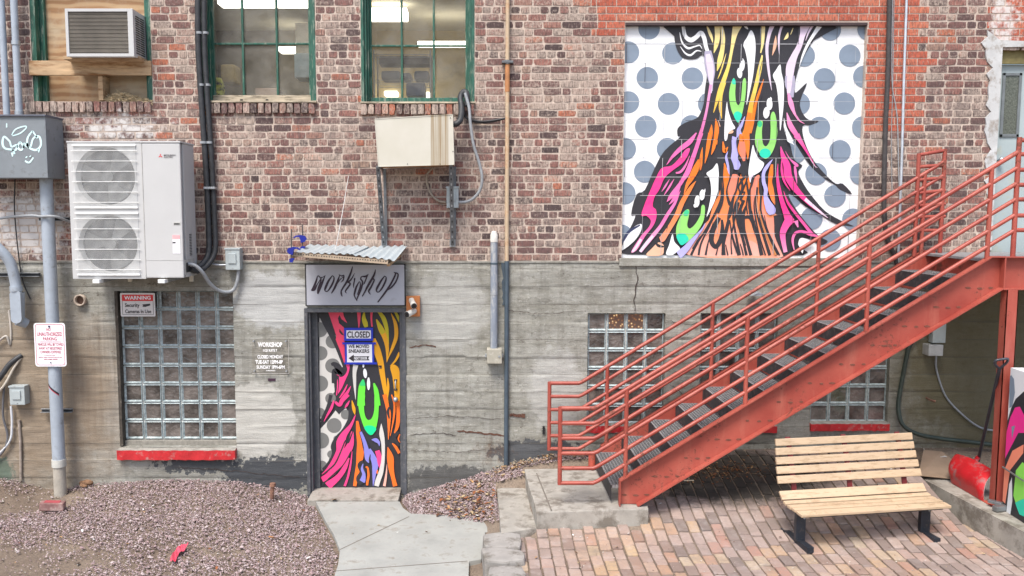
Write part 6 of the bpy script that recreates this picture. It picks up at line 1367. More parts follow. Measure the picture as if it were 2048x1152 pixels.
for u in (-.618, .618):
    q = MB(); q.bar(BL_(u,-.02,.05), BL_(u,-.02,.34), .085, .055, BSTEEL, (0,1,0), .004); q.cyl(BL_(u+.02,-.05,.27), BL_(u+.02,-.058,.27), .010, STEEL, 10); make('leg', q, bt)
    q = MB(); q.bar(BL_(u,-.205,.034), BL_(u,.36,.034), .062, .055, BSTEEL, (0,0,1), .003); make('foot_bar', q, bt)
# ================================================================== snow shovel
RPL = M('red_plastic', (.46,.014,.02), .35, 0, .15, 6, .2, 30, (.28,.12,.12), .40, 9); SHAFT = M('shaft_dark', (.05,.055,.07), .4, .2)
b0, b1 = G(1901, 965, .362), G(1966, 1003, .362); tp0 = P(1914, 908, b0.y+.13); tp1 = P(1992, 944, b1.y+.09)
sv = thing('snow_shovel', 'red plastic snow shovel leaning on the red post', 'shovel', tuple((b0+b1)/2)); q = MB(); nu, nv_ = 14, 10; vs = []
nrm = (b1-b0).cross(tp0-b0).normalized()
if nrm.y > 0: nrm = -nrm
for j in range(nv_+1):
    for i in range(nu+1):
        u, v = i/nu, j/nv_; p = b0.lerp(b1, u).lerp(tp0.lerp(tp1, u), v); p = p-nrm*(.085*sin(pi*v)*.9+.02*sin(pi*u)*(v))+Vector((0,0,.022*sin(pi*u)*v))
        p += -nrm*(.012*abs(sin(u*pi*3)) if .25 < v < .9 else 0)*.5
        if i in (0, nu): p += nrm*.03*sin(pi*min(1, v+.1))
        vs.append(p)
fs = [(j*(nu+1)+i, j*(nu+1)+i+1, (j+1)*(nu+1)+i+1, (j+1)*(nu+1)+i) for j in range(nv_) for i in range(nu)]
q.add(vs, fs, RPL, True); q.add([v-nrm*.004 for v in vs], [f[::-1] for f in fs], RPL, True)
for u_ in (.3, .5, .7):
    q.tube([Vector(vs[int(j)*(nu+1)+int(u_*nu)])+nrm*.004 for j in range(1, nv_)], .006, RPL, 6)
make('blade', q, sv); q = MB(); q.add([Vector(vs[j*(nu+1)+nu])+nrm*.003 for j in range(nv_)]+[Vector(vs[j*(nu+1)+nu-1])+nrm*.006 for j in range(nv_)], [(j, j+1, nv_+j+1, nv_+j) for j in range(nv_-1)], M('scraped_grey', (.45,.38,.37), .7, 0, .3, 30)); make('worn_edge', q, sv)
q = MB(); mid = [b0.lerp(b1, u).lerp(tp0.lerp(tp1, u), v) for u, v in ((.5,.35),)][0]; stp = P(1957, 918, b0.y-.0+.05); top_ = P(1999, 738, YN-.12); dd = (top_-stp).normalized()
q.tube([mid-nrm*.06, stp-nrm*.01+dd*.02], [.03,.022], RPL, 12); make('socket', q, sv)
q = MB(); q.tube([stp-dd*.06, top_], .0165, SHAFT, 12); make('shaft', q, sv)
q = MB(); g0 = top_; up = dd; rt = Vector((1,.0,0)); rt = (rt-up*rt.dot(up)).normalized()
q.tube(smooth_path([g0, g0+up*.03-rt*.02, g0+up*.08-rt*.052, g0+up*.125-rt*.05, g0+up*.13, g0+up*.125+rt*.05, g0+up*.08+rt*.052, g0+up*.03+rt*.02, g0], 4), .012, SHAFT, 8); make('grip', q, sv)
# ================================================================== painted cabinet at the right edge
c0 = G(2005, 1018, .362); c1 = G(2048, 1046, .362); dv = (c1-c0).normalized(); zt_ = P(2020, 735, c0.y).z; bk_ = Vector((-dv.y, dv.x, 0)); bk_ = bk_ if bk_.x > 0 else -bk_
Wc = .95; Dc = .6
pc = thing('painted_cabinet', 'waist-high cabinet covered in spray painted artwork at the right edge', 'cabinet', tuple(c0)); q = MB()
f0, f1 = c0, c0+dv*Wc; up = Vector((0,0,zt_-.362)); vs = [f0, f1, f1+bk_*Dc, f0+bk_*Dc]; q.add(vs+[v+up for v in vs], [(0,1,5,4),(1,2,6,5),(2,3,7,6),(3,0,4,7),(4,5,6,7),(3,2,1,0)], M('cabinet_white', (.74,.76,.79), .45, 0, .04, 4, .05)); make('cabinet_body', q, pc)
q = MB(); HT = up.z; fn = -bk_
PCOL = dict(K=KBLK)
def cpoly(pts, mat, k): q.poly([f0+dv*(u*Wc)+Vector((0,0,v*HT))+fn*(.001+.0008*k) for u, v in pts], mat)
PINK = M('paint_pink', (.82,.03,.28), .5, 0, .05, 3, 0); ORG = M('paint_orange', (.85,.20,.01), .5, 0, .06, 3, 0); SAL = M('paint_salmon', (.85,.27,.17), .5, 0, .06, 3, 0); GRN = M('paint_green', (.26,.72,.10), .5, 0, .05, 3, 0); TEAL = M('paint_teal', (.02,.62,.42), .5, 0, .05); DOT = M('paint_slate_dot', (.20,.255,.33), .55, 0, .07, 6, .05)
cpoly([(0,.86),(.02,.72),(.07,.74),(.10,.84),(.07,.93),(.02,.95),(0,.94)], DOT, 1)
cpoly([(0,.0),(0,.62),(.05,.72),(.12,.80),(.30,.9),(.6,.86),(1,.95),(1,0)], KBLK, 2); cpoly([(0,.55),(.05,.66),(.12,.74),(.2,.76),(.3,.7),(.5,.8),(.42,.62),(.2,.58),(.08,.45),(.0,.36)], PINK, 3); cpoly([(.08,.6),(.14,.62),(.1,.52)], DOT, 4)
cpoly([(0,.06),(.0,.28),(.12,.44),(.3,.52),(.3,.46),(.1,.3),(.05,.05)], SAL, 4); cpoly([(.08,.0),(.1,.2),(.14,.26),(.17,.1),(.15,0)], M('cabinet_white', (.74,.76,.79)), 5)
cpoly([(.18,.14),(.2,.32),(.3,.4),(.5,.36),(.6,.2),(.5,.06),(.3,.04)], GRN, 5); cpoly([(.22,.10),(.3,.04),(.45,.05),(.5,.12),(.35,.16)], TEAL, 6); cpoly([(.55,.5),(.7,.7),(.9,.75),(1,.6),(.8,.5)], ORG, 6)
make('spray_artwork', q, pc)
q = MB(); CH = M('latch_steel', (.3,.32,.33), .35, .7, .1); a_ = f0+Vector((0,0,.30*HT))+fn*.02; q.tube([a_+dv*.0, a_+dv*.35-Vector((0,0,.02))], .008, CH, 8); make('latch_rod', q, pc); q = MB()
b_ = f0+Vector((0,0,.05))+fn*.05-dv*.03; q.box(b_, (.05,.12,.03), CH, Matrix.Rotation(.6, 3, 'Z'), .006); q.box(b_+dv*.09-Vector((0,0,.02)), (.14,.06,.05), CH, Matrix.Rotation(.3, 3, 'Z'), .01); make('latch', q, pc)
# ================================================================== painted artwork (real paint layers)
def C_(name, col, **k): return M(name, col, .5, 0, .05, 3, .04, 40, **k)
MW = C_('mural_white', (.80,.82,.84)); PH = C_('paint_pale_lilac', (.72,.60,.74)); PY_ = C_('paint_yellow', (.80,.58,.13)); P2 = C_('paint_light_pink', (.80,.16,.42)); LAV = C_('paint_lavender', (.42,.40,.80)); AMB = C_('paint_amber', (.85,.42,.02)); PEACH = C_('paint_peach', (.80,.45,.30)); GRNM = C_('paint_bright_green', (.28,.66,.16)); HPK = None; NVY = C_('paint_navy_edge', (.03,.04,.10)); GLOW = C_('paint_grey_glow', (.38,.36,.48))
CR = {'A': (1240,30,4.608), 'B': (1480,30,4.608), 'C': (1230,270,4.608), 'D': (1480,270,4.608), 'M': (1220,20,2.304), 'T': (600,610,5.76), 'L': (600,790,5.487)}
def grad(name, stops, rough=.5):
    m, n, b = newmat(name); t = NT(n); X, Y, Z = t.sep(); zb_, zt2 = op_mural[1], op_mural[3]
    f = t.math('DIVIDE', t.math('SUBTRACT', Z, zb_), zt2-zb_); f = t.math('ADD', f, t.math('MULTIPLY', t.math('SUBTRACT', t.noise(5, 3, .5), .5), .12)); c = t.ramp(f, stops)
    c = t.mix(t.ramp(t.noise(30, 6, .75), [(.45, 0), (.75, .18)]), c, (.25,.22,.22)); n.links.new(c, b.inputs['Base Color']); b.inputs['Roughness'].default_value = rough; t.bump(t.noise(60, 4, .6), .1, .003, b); return m
ORG = grad('mural_orange', [(.0, (.84,.34,.22)), (.16, (.84,.26,.10)), (.34, (.84,.19,.01)), (.75, (.84,.20,.01))]); SALM = grad('mural_salmon', [(.0, (.84,.42,.34)), (.2, (.84,.26,.17)), (.5, (.82,.20,.12))]); AMB_M = grad('mural_amber', [(.45, (.84,.20,.01)), (.62, (.84,.40,.02)), (.8, (.84,.58,.12))])
HPK = grad('mural_pink', [(.0, (.84,.40,.60)), (.10, (.84,.12,.38)), (.22, (.84,.025,.24)), (.45, (.84,.05,.30)), (.62, (.84,.30,.55))]); P2 = grad('mural_light_pink', [(.02, (.84,.50,.66)), (.15, (.82,.18,.45)), (.5, (.80,.14,.42)), (.75, (.80,.35,.60))]); PY_ = grad('mural_yellow', [(.45, (.84,.34,.02)), (.6, (.84,.50,.05)), (.8, (.84,.66,.14)), (1, (.84,.72,.38))])
class Art:
    def __init__(s, Y, rect, step=.0002): s.Y = Y; s.mb = MB(); s.r = rect; s.step = step
    def nxt(s): s.Y -= s.step; return s.Y
    def clip(s, pts):
        x0, z0, x1, z1 = s.r
        for ax, lim, sg in ((0,x0,1),(0,x1,-1),(2,z0,1),(2,z1,-1)):
            out = []; n_ = len(pts)
            for i in range(n_):
                a, b = pts[i], pts[(i+1)%n_]; da, db = (a[ax]-lim)*sg, (b[ax]-lim)*sg
                if da >= 0: out.append(a)
                if da*db < 0: out.append(a.lerp(b, da/(da-db)))
            pts = out
            if len(pts) < 3: return []
        return pts
    def poly(s, cr, pts, mat, smooth=True, k=4):
        ox, oy, sc_ = CR[cr]; Y = s.nxt(); w_ = [P(ox+x/sc_, oy+y/sc_, Y) for x, y in pts]
        if smooth: w_ = smooth_path(w_, k, True)
        w_ = s.clip(w_)
        if len(w_) >= 3: s.mb.poly(w_, mat)
    def stroke(s, cr, pts, mat, tw=1.0):
        ox, oy, sc_ = CR[cr]; Y = s.nxt(); n0 = len(s.mb.v); stroke_xz(s.mb, pts, Y, mat, ox, oy, sc_, 7, Y, tw)
        x0, z0, x1, z1 = s.r
        for i in range(n0, len(s.mb.v)): v = s.mb.v[i]; s.mb.v[i] = (min(max(v[0], x0), x1), v[1], min(max(v[2], z0), z1))
    def ell(s, cr, cx, cy, rx, ry, mat, rot=0, n=28):
        pts = [(cx+rx*cos(2*pi*k/n)*cos(rot)-ry*sin(2*pi*k/n)*sin(rot), cy+rx*cos(2*pi*k/n)*sin(rot)+ry*sin(2*pi*k/n)*cos(rot)) for k in range(n)]; s.poly(cr, pts, mat, False)
a, c, b, d = op_mural; YM = .055
q = MB(); q.box2((a, YM, c), (b, .2, d-.0), MW); mp = make('mural_panel', q, bld); mp['label'] = 'big square mural of a dripping hooded figure with three green eyes on white with grey dots'
q = MB(); q.box2((a, -.01, d-.03), (b, YM+.02, d-.001), M('lintel_iron', (.05,.03,.03), .7), .002); make('lintel', q, mp)
m = Art(YM-.0006, (a+.001, c+.001, b-.001, d-.031))
for x, y in ((180,85),(85,195),(290,200),(172,313),(380,315),(85,425),(270,432),(165,537),(375,535),(70,640),(265,640),(160,745),(68,845),(55,1040),(455,432),(1015,90),(1190,90),(895,210),(1105,210),(988,318),(1170,307),(872,432),(1080,430),(965,542),(1165,540),(855,655),(1060,650),(950,755),(1155,755),(835,860),(1037,857),(930,960),(1120,965),(1015,1060)): m.ell('M', x, y, 50, 51, DOT)
K = KBLK
m.poly('M', [(300,62),(296,120),(308,180),(340,222),(395,226),(424,208),(440,232),(446,300),(438,360),(432,430),(414,480),(396,500),(345,520),(312,545),(312,580),(322,586),(250,650),(205,730),(160,830),(122,850),(97,942),(118,946),(90,1010),(58,1062),(50,1120),(200,1128),(500,1130),(890,1130),(868,1085),(872,1060),(895,1052),(930,1060),(968,1085),(1004,1066),(960,1040),(900,975),(846,900),(822,850),(850,862),(900,905),(980,950),(1040,985),(1125,998),(1060,968),(990,925),(925,850),(886,790),(868,745),(886,716),(850,690),(830,620),(805,560),(800,520),(830,570),(870,640),(925,720),(985,775),(1035,805),(1062,830),(1115,848),(1072,800),(1040,800),(985,750),(930,680),(895,600),(888,535),(925,530),(962,512),(915,505),(885,470),(876,420),(908,338),(880,360),(852,380),(856,320),(885,230),(940,140),(1015,62)], K, True, 3)
def S(cr, pts, mat): m.stroke(cr, pts, mat)
def Pp(cr, pts, mat, sm_=True): m.poly(cr, pts, mat, sm_)
# hooked top left
S('A', [(580,85,30),(600,190,34),(650,230,44),(700,205,40),(745,165,40),(775,210,38),(795,300,34),(825,380,30),(830,420,20)], MW)
S('A', [(550,160,4),(572,250,14),(625,305,20),(690,290,12),(735,280,10),(755,310,4)], MW); S('A', [(555,290,4),(600,350,14),(650,370,18),(705,330,12),(750,335,4)], MW)
S('A', [(810,330,60),(820,420,88),(835,520,84),(840,620,40),(850,700,10)], GLOW); S('A', [(808,360,40),(826,440,62),(836,520,56),(840,640,28),(838,720,14)], PH); S('A', [(838,640,26),(818,760,24),(800,870,22),(770,1000,26),(740,1100,30),(722,1150,32)], P2)
# yellow locks
S('A', [(795,85,6),(825,160,26),(845,210,22),(855,255,4)], PY_); S('A', [(895,85,50),(898,200,46),(885,280,38),(865,350,4)], PY_); S('A', [(930,85,24),(950,190,34),(945,300,38),(920,420,46),(895,515,6)], PY_); S('A', [(978,355,3),(950,450,12),(925,530,12),(900,590,3)], PY_)
S('A', [(1085,85,88),(1055,180,50),(1030,320,28),(1000,470,30),(960,590,40),(915,720,40),(862,900,5)], PY_); S('A', [(965,620,26),(935,740,22),(925,850,30),(938,955,4)], PY_)
S('A', [(845,1010,6),(838,1080,34),(825,1150,36)], ORG); S('A', [(882,955,6),(892,1050,40),(880,1150,34)], ORG); S('A', [(905,970,4),(920,1020,8),(922,1030,3)], PEACH); S('A', [(1140,90,10),(1160,110,22),(1180,130,6)], MW)
# first eye
Pp('B', [(30,270),(65,205),(100,140),(132,190),(144,290),(138,400),(120,560),(85,730),(60,830),(70,700),(76,560),(68,430),(48,330)], MW)
m.ell('A', 1125, 470, 24, 52, MW, .15); m.ell('A', 1102, 535, 24, 48, MW, -.1); S('A', [(1130,400,4),(1140,430,16),(1140,450,8)], MW)
Pp('A', [(1045,582),(1020,640),(1005,740),(1020,850),(1050,930),(1088,992),(1120,930),(1148,800),(1160,700),(1162,610),(1148,580),(1130,610),(1122,700),(1112,790),(1092,832),(1070,800),(1062,720),(1066,640),(1060,600)], GRNM); Pp('A', [(1048,925),(1070,890),(1105,895),(1124,925),(1088,990)], TEAL); Pp('A', [(1045,584),(1030,625),(1062,640),(1064,605)], TEAL)
Pp('A', [(985,800),(998,880),(1030,980),(1062,1040),(1030,1060),(1000,1085),(985,1150),(964,1150),(962,1050),(970,930)], MW); S('A', [(1000,1090,10),(1030,1075,30),(1045,1070,10)], PEACH)
# centre orange stream
S('B', [(215,90,34),(212,200,30),(205,280,22),(190,350,10)], PY_); S('B', [(205,370,12),(185,480,34),(160,600,36),(130,720,36),(110,800,36)], PY_); S('B', [(128,720,32),(105,820,42),(88,920,46),(70,1020,44),(40,1110,50),(22,1150,50)], AMB_M); S('B', [(90,900,40),(70,1000,46),(60,1080,56),(50,1150,70)], ORG); S('B', [(218,590,4),(185,690,20),(150,800,24),(125,920,30),(108,1010,36),(95,1090,20)], ORG); S('B', [(205,420,4),(178,540,8),(180,560,3)], K)
# lilac bands right
S('B', [(300,90,44),(268,180,32),(248,300,28),(255,430,24),(272,570,18),(292,695,3)], PH); S('B', [(330,190,3),(322,280,30),(298,372,4)], PEACH); S('B', [(390,90,24),(362,180,20),(358,270,16),(362,365,4)], PH); S('B', [(442,160,4),(432,200,28),(405,228,4)], PY_); S('B', [(490,118,3),(478,150,10),(466,182,3)], PY_)
S('B', [(600,92,96),(575,190,50),(545,290,50),(500,380,60),(465,480,80),(455,600,60),(450,700,36),(452,740,26)], PH); S('B', [(460,560,88),(462,640,96),(470,700,60),(480,760,30)], GLOW); S('B', [(462,540,50),(455,640,46),(450,720,26)], PH)
S('B', [(735,98,46),(680,180,30),(625,270,26),(580,370,20),(545,480,3)], MW); S('B', [(668,98,22),(632,160,16),(605,235,3)], PH); S('B', [(445,720,14),(468,810,46),(500,900,24),(545,970,14),(595,1002,3)], HPK)
Pp('B', [(370,455),(382,530),(402,620),(405,760),(395,900),(370,1070),(362,900),(350,760),(332,640),(303,560),(330,510)], MW); S('B', [(432,900,6),(462,1010,46),(510,1090,44),(548,1150,30)], HPK); S('B', [(405,950,3),(420,1040,20),(450,1110,20),(462,1150,14)], MW)
# second eye
m.ell('B', 272, 820, 27, 55, MW, -.05); m.ell('B', 243, 900, 29, 54, MW, .1); S('B', [(282,755,4),(284,775,20),(276,790,8)], MW)
Pp('M', [(690,510),(675,545),(668,610),(685,655),(715,686),(742,665),(762,620),(772,560),(764,490),(752,468),(740,490),(740,560),(735,605),(718,628),(704,612),(700,560),(704,515)], GRNM); m.ell('M', 715, 660, 26, 22, TEAL); m.ell('M', 690, 525, 11, 15, C_('paint_mid_green', (.04,.55,.25)))
# lavender drips
S('A', [(1150,935,6),(1120,1010,26),(1095,1060,36),(1100,1110,50),(1090,1150,44)], LAV); S('C', [(1110,20,60),(1100,60,50),(1110,140,66),(1100,210,64),(1108,260,84),(1120,295,78),(1120,320,30)], LAV); S('C', [(1040,150,4),(1025,210,22),(1050,300,36),(1030,400,34),(1008,500,40),(1000,580,40),(1010,650,60),(1030,695,56),(1035,718,20)], LAV); S('C', [(962,715,3),(958,800,18),(945,870,44),(935,935,64),(932,970,30)], LAV)
# pinks on the left
S('C', [(750,-20,10),(690,60,44),(600,130,40),(530,200,26),(475,275,4)], P2); S('C', [(795,-20,38),(760,90,36),(715,220,40),(665,350,46),(600,450,30),(555,570,34),(500,640,5)], P2)
Pp('C', [(243,740),(280,620),(330,500),(375,400),(430,305),(520,282),(590,215),(650,135),(690,125),(670,190),(620,260),(520,335),(455,400),(410,500),(365,570),(348,655),(378,690),(382,760),(350,840),(280,930),(200,1060),(150,1075),(240,930),(310,850),(330,790),(290,745)], HPK)
S('C', [(688,190,3),(650,280,18),(605,338,22),(560,350,14)], P2); S('C', [(502,408,3),(465,470,16),(430,522,4)], P2); S('C', [(545,405,4),(500,480,18),(452,555,4)], P2); S('C', [(640,395,26),(580,480,36),(520,560,40),(478,615,4)], P2); S('C', [(602,515,4),(550,630,26),(480,740,32),(420,840,32),(340,940,36),(260,1040,30),(235,1075,26)], P2); S('C', [(350,930,24),(280,1010,26),(230,1075,22)], PH); S('C', [(240,960,24),(190,1040,22),(160,1075,18)], PH)
Pp('C', [(245,822),(240,880),(200,950),(140,1010),(60,1065),(72,1010),(100,930),(150,870),(200,832)], MW); S('C', [(230,830,14),(130,890,26),(85,960,20),(60,1010,5)], NVY)
# orange upper left of third eye
S('C', [(875,-20,30),(862,80,38),(845,180,26),(828,262,4)], ORG); S('C', [(940,-20,30),(922,60,34),(905,130,26),(888,182,4)], ORG); S('C', [(940,10,4),(940,60,10),(938,90,3)], ORG); S('C', [(806,112,4),(795,200,26),(790,270,28),(785,325,10)], ORG); S('C', [(770,225,12),(745,310,56),(705,390,50),(665,460,30),(635,545,4)], ORG); S('C', [(745,425,5),(690,500,36),(620,620,44),(570,740,46),(500,860,44),(440,950,56),(415,965,50)], ORG); S('C', [(525,750,4),(490,820,8),(475,890,3)], K)
S('C', [(995,60,10),(1010,150,34),(1040,110,8)], ORG); Pp('C', [(400,990),(445,1010),(450,1050),(430,1108),(290,1108),(340,1045)], PEACH); S('C', [(365,975,6),(400,1020,26),(460,1030,10)], K); Pp('C', [(530,912),(548,985),(600,1045),(560,1085),(520,1108),(470,1095),(500,1010)], MW)
# orange / salmon field under the eyes
Pp('C', [(690,1108),(700,1030),(760,940),(830,820),(870,770),(905,640),(960,540),(990,380),(1008,255),(1050,360),(1075,360),(1140,380),(1200,420),(1330,560),(1330,1108)], ORG)
Pp('D', [(0,420),(30,380),(75,330),(100,470),(165,370),(200,540),(330,730),(350,740),(325,900),(360,1000),(430,1110),(0,1110)], ORG)
Pp('C', [(690,1108),(720,1010),(790,900),(870,800),(900,900),(880,1010),(1000,1020),(1040,900),(1110,820),(1140,1000),(1170,1108)], SALM); Pp('C', [(1075,365),(1140,378),(1125,480),(1090,600),(1075,610),(1045,520),(1040,440)], SALM); Pp('D', [(60,960),(150,1000),(200,1108),(60,1108),(0,1108),(0,900)], SALM); Pp('D', [(195,560),(240,740),(300,760),(350,735),(325,800),(325,900),(350,1010),(400,1108),(330,1108),(240,880),(200,700)], SALM); Pp('D', [(100,480),(125,400),(180,370),(160,480),(150,620),(140,800),(110,640)], SALM)
for cr, pts in (('C', [(985,260,6),(975,420,20),(985,560,26),(960,640,20),(905,760,22),(860,860,8)]), ('C', [(1040,180,16),(1075,300,40),(1060,400,16),(1030,520,16),(1060,640,30),(1085,600,10)]), ('C', [(1110,515,3),(1085,600,26),(1060,720,40),(1040,780,16)]), ('C', [(900,760,16),(860,840,26),(800,930,16),(740,1030,20),(700,1108,24)]), ('C', [(880,830,6),(830,920,16),(790,1010,18),(770,1108,20)]), ('C', [(905,850,6),(870,950,10),(850,1030,16),(835,1108,20)]),
    ('C', [(960,760,40),(900,880,50),(890,980,44),(930,1030,40),(975,960,44),(990,860,34),(985,780,20)]), ('C', [(1050,780,30),(1020,900,34),(1000,1000,30),(1000,1108,40)]), ('C', [(1060,790,8),(1075,900,16),(1100,1000,22),(1140,1108,26)]), ('C', [(1198,380,26),(1140,470,16),(1150,540,14),(1110,640,22),(1090,760,20),(1110,900,20),(1150,1108,26)]), ('C', [(1190,600,22),(1150,700,30),(1150,800,26),(1180,950,22),(1200,1020,20)]),
    ('D', [(70,330,34),(60,420,14),(20,520,22),(45,530,10),(0,600,20)]), ('D', [(100,470,12),(85,560,26),(95,700,30),(130,840,36),(165,950,30),(200,1108,36)]), ('D', [(60,640,10),(30,740,34),(35,860,30),(60,960,26),(100,1108,30)]), ('D', [(40,760,26),(90,760,30),(120,830,16)]), ('D', [(0,880,20),(30,980,22),(60,1108,26)]), ('D', [(160,480,16),(150,640,22),(170,760,26),(210,900,24),(275,1108,30)]), ('D', [(195,560,18),(190,690,20),(220,800,20),(270,930,24),(340,1108,28)]), ('D', [(180,400,12),(190,520,30),(200,560,16)]), ('D', [(330,740,40),(345,820,60),(345,920,50),(380,1010,50),(430,1108,60)]),
    ('D', [(0,0,10),(30,100,20),(45,240,30),(50,330,50),(20,380,30)]), ('C', [(1150,0,10),(1130,60,26),(1150,190,20),(1185,260,40),(1150,350,50)])): S(cr, pts, K)

for cr, pts in (('C', [(1000,270,8),(990,380,14),(1000,500,12),(990,620,14),(950,720,18)]), ('C', [(1140,390,14),(1120,500,16),(1100,560,10)]), ('C', [(980,620,10),(940,700,16),(880,800,12),(820,900,10),(770,960,14),(715,1050,14)]),
    ('C', [(1120,700,10),(1090,830,14),(1070,960,10),(1075,1100,14)]), ('C', [(1020,1010,8),(1030,1060,12),(1040,1108,14)]), ('C', [(950,1030,8),(940,1070,12),(930,1108,12)]), ('D', [(5,640,14),(15,760,16),(10,860,12)]), ('D', [(70,560,10),(60,650,14),(70,730,12)]), ('D', [(110,700,8),(125,800,12),(140,860,6)]), ('D', [(140,560,8),(130,660,12),(150,800,14),(185,950,12),(235,1108,14)]),
    ('D', [(225,740,6),(250,860,10),(300,980,14),(365,1108,14)]), ('D', [(130,380,16),(110,440,22),(100,480,16)]), ('D', [(60,420,16),(75,520,18),(90,600,20)]), ('C', [(1160,400,20),(1175,470,22),(1160,560,18),(1180,640,14)]), ('C', [(1140,620,20),(1120,700,24),(1130,800,20),(1150,880,12)]), ('D', [(0,1000,8),(20,1060,12),(30,1108,14)]), ('B', [(200,700,14),(170,820,16),(150,930,12),(145,1000,10)])): S(cr, pts, K)
S('D', [(150,560,3),(160,680,6),(175,760,3)], PEACH); S('D', [(185,700,4),(205,820,10),(260,960,14),(330,1108,20)], C_('paint_brown_orange', (.55,.22,.08))); S('D', [(5,-10,20),(10,60,34),(0,140,40),(25,220,6)], ORG); S('D', [(55,-10,60),(65,80,50),(72,180,20),(70,225,4)], ORG); S('C', [(1170,60,50),(1175,150,60),(1190,240,20)], SALM)
# white wedge and drip under the second eye
Pp('D', [(120,90),(138,150),(175,220),(222,262),(190,330),(140,365),(110,385),(95,440),(85,400),(78,330),(100,180)], MW); S('D', [(130,360,4),(105,385,16),(95,420,6)], PH)
S('D', [(300,225,5),(250,290,30),(218,350,30),(218,430,34),(238,500,36),(235,560,36),(252,620,60),(285,690,86),(300,730,50)], LAV); S('D', [(295,270,20),(285,360,42),(278,430,34),(285,500,50),(305,590,36),(322,642,4)], ORG)
# third eye
Pp('C', [(940,260),(955,330),(956,430),(945,530),(905,640),(845,755),(868,650),(885,540),(882,450),(866,390),(843,352),(900,310)], MW); m.ell('C', 803, 552, 25, 50, MW, .1); m.ell('C', 757, 610, 24, 56, MW, .1); S('C', [(830,495,4),(826,520,14),(815,540,10)], MW); S('C', [(728,640,12),(735,660,16),(745,665,6)], MW)
Pp('C', [(672,684),(640,702),(600,760),(568,840),(564,920),(590,985),(618,1012),(680,975),(760,890),(812,800),(828,720),(828,660),(812,643),(795,662),(785,740),(740,820),(690,862),(665,830),(680,750),(685,700)], GRNM); Pp('C', [(566,930),(600,905),(650,915),(678,965),(620,1015),(588,990)], TEAL); Pp('C', [(660,690),(640,705),(632,740),(668,745),(682,705)], C_('paint_mid_green', (.04,.55,.25)))
S('C', [(832,812,4),(800,870,14),(750,930,28),(700,990,44),(650,1050,60),(600,1095,70),(585,1106,60)], LAV); S('C', [(905,800,3),(880,870,5),(840,930,3)], K)
# pinks on the right
S('D', [(375,105,4),(395,190,40),(432,280,64),(445,380,70),(500,480,60),(560,550,46),(640,630,34),(740,710,22),(812,765,3)], HPK); S('D', [(600,590,30),(680,660,26),(760,725,16),(810,763,3)], PH); S('D', [(385,205,3),(385,330,20),(410,430,18),(462,512,3)], HPK); S('D', [(350,265,3),(345,380,20),(360,500,34),(390,620,42),(430,730,60),(460,800,90)], HPK); S('D', [(402,518,3),(440,620,20),(510,720,24),(590,820,26),(660,905,26),(720,935,6)], HPK)
S('D', [(470,770,90),(430,820,70),(395,900,56),(400,980,44),(420,1080,36)], HPK); S('D', [(720,935,10),(650,915,30),(570,888,22),(510,905,24),(485,970,22),(500,1060,8)], HPK); S('D', [(515,790,40),(535,850,10)], P2); S('D', [(505,285,16),(512,350,24),(525,450,3)], P2); S('D', [(418,150,3),(460,220,10),(520,275,28),(535,290,10)], P2); S('D', [(520,0,60),(560,60,36),(620,160,18),(700,300,3)], HPK); S('D', [(640,210,4),(690,285,4),(715,300,2)], PH)
Pp('D', [(540,1000),(548,960),(580,948),(640,970),(690,990),(640,1020),(590,1050),(575,1090),(550,1040)], MW); Pp('D', [(430,20),(440,60),(480,80),(500,90),(450,20),(420,-20)], MW)
# block joints over the paint
JN = M('mural_joint', (.42,.43,.45), .7); JK = M('mural_joint_dark', (.06,.06,.07), .7); rr = random.Random(2); zz = []
for k, py in enumerate((88,126,164,203,241,279,316,354,391,429,467)):
    Y = m.nxt(); x = a+.002; z_ = P(950, py, Y).z
    while x < b-.01:
        x1 = min(b-.002, x+rr.uniform(.15,.45)); w_ = rr.uniform(.0012,.003); mt = JK if (rr.random() < .25 or (k < 3 and x > b-.8 and rr.random() < .6)) else JN; m.mb.quad((x,Y,z_-w_),(x1,Y,z_-w_),(x1,Y,z_+w_),(x,Y,z_+w_), mt); x = x1
rows = [45,88,126,164,203,241,279,316,354,391,429,467,508]
for k, (p0, p1) in enumerate(zip(rows, rows[1:])):
    Y = m.nxt(); z0, z1 = P(950,p1,Y).z, P(950,p0,Y).z
    for j in range(8):
        x = a+.22+.405*j-(.2 if k % 2 else 0)
        if a < x < b and z0 > c: w_ = rr.choice((.001,.0015,.003)); m.mb.quad((x-w_,Y,z0),(x+w_,Y,z0),(x+w_,Y,min(z1,d-.04)),(x-w_,Y,min(z1,d-.04)), JK if rr.random() < .4 else JN)
make('spray_artwork', m.mb, mp)
# ------------------------------------------------ artwork on the door leaf
dr = Art(YD-.0004, (xl+.001, zb_D if False else P(700,976,.13).z+.001, xr_-.001, P(700,620,.13).z-.001), .00022)
def T(cr, pts, mat): dr.stroke(cr, pts, mat)
def U(cr, pts, mat, s=True): dr.poly(cr, pts, mat, s)
DW = C_('door_white', (.60,.58,.55)); DGR = C_('door_grey_dot', (.17,.17,.165)); DP = C_('door_pink', (.80,.06,.13)); DP2 = C_('door_magenta', (.78,.05,.22)); OLV = C_('door_olive_yellow', (.50,.42,.01)); DAM = C_('door_amber', (.72,.33,.01)); DOR = C_('door_orange', (.85,.16,.015)); DGN = C_('door_green', (.13,.72,.05)); DTL = C_('door_teal', (.0,.70,.28)); DLV = C_('door_lavender', (.23,.22,.62))
U('T', [(225,105),(225,1160),(330,1160),(345,1060),(400,1000),(385,820),(370,720),(420,690),(470,740),(500,700),(480,620),(440,500),(400,400),(320,290)], DW, False)
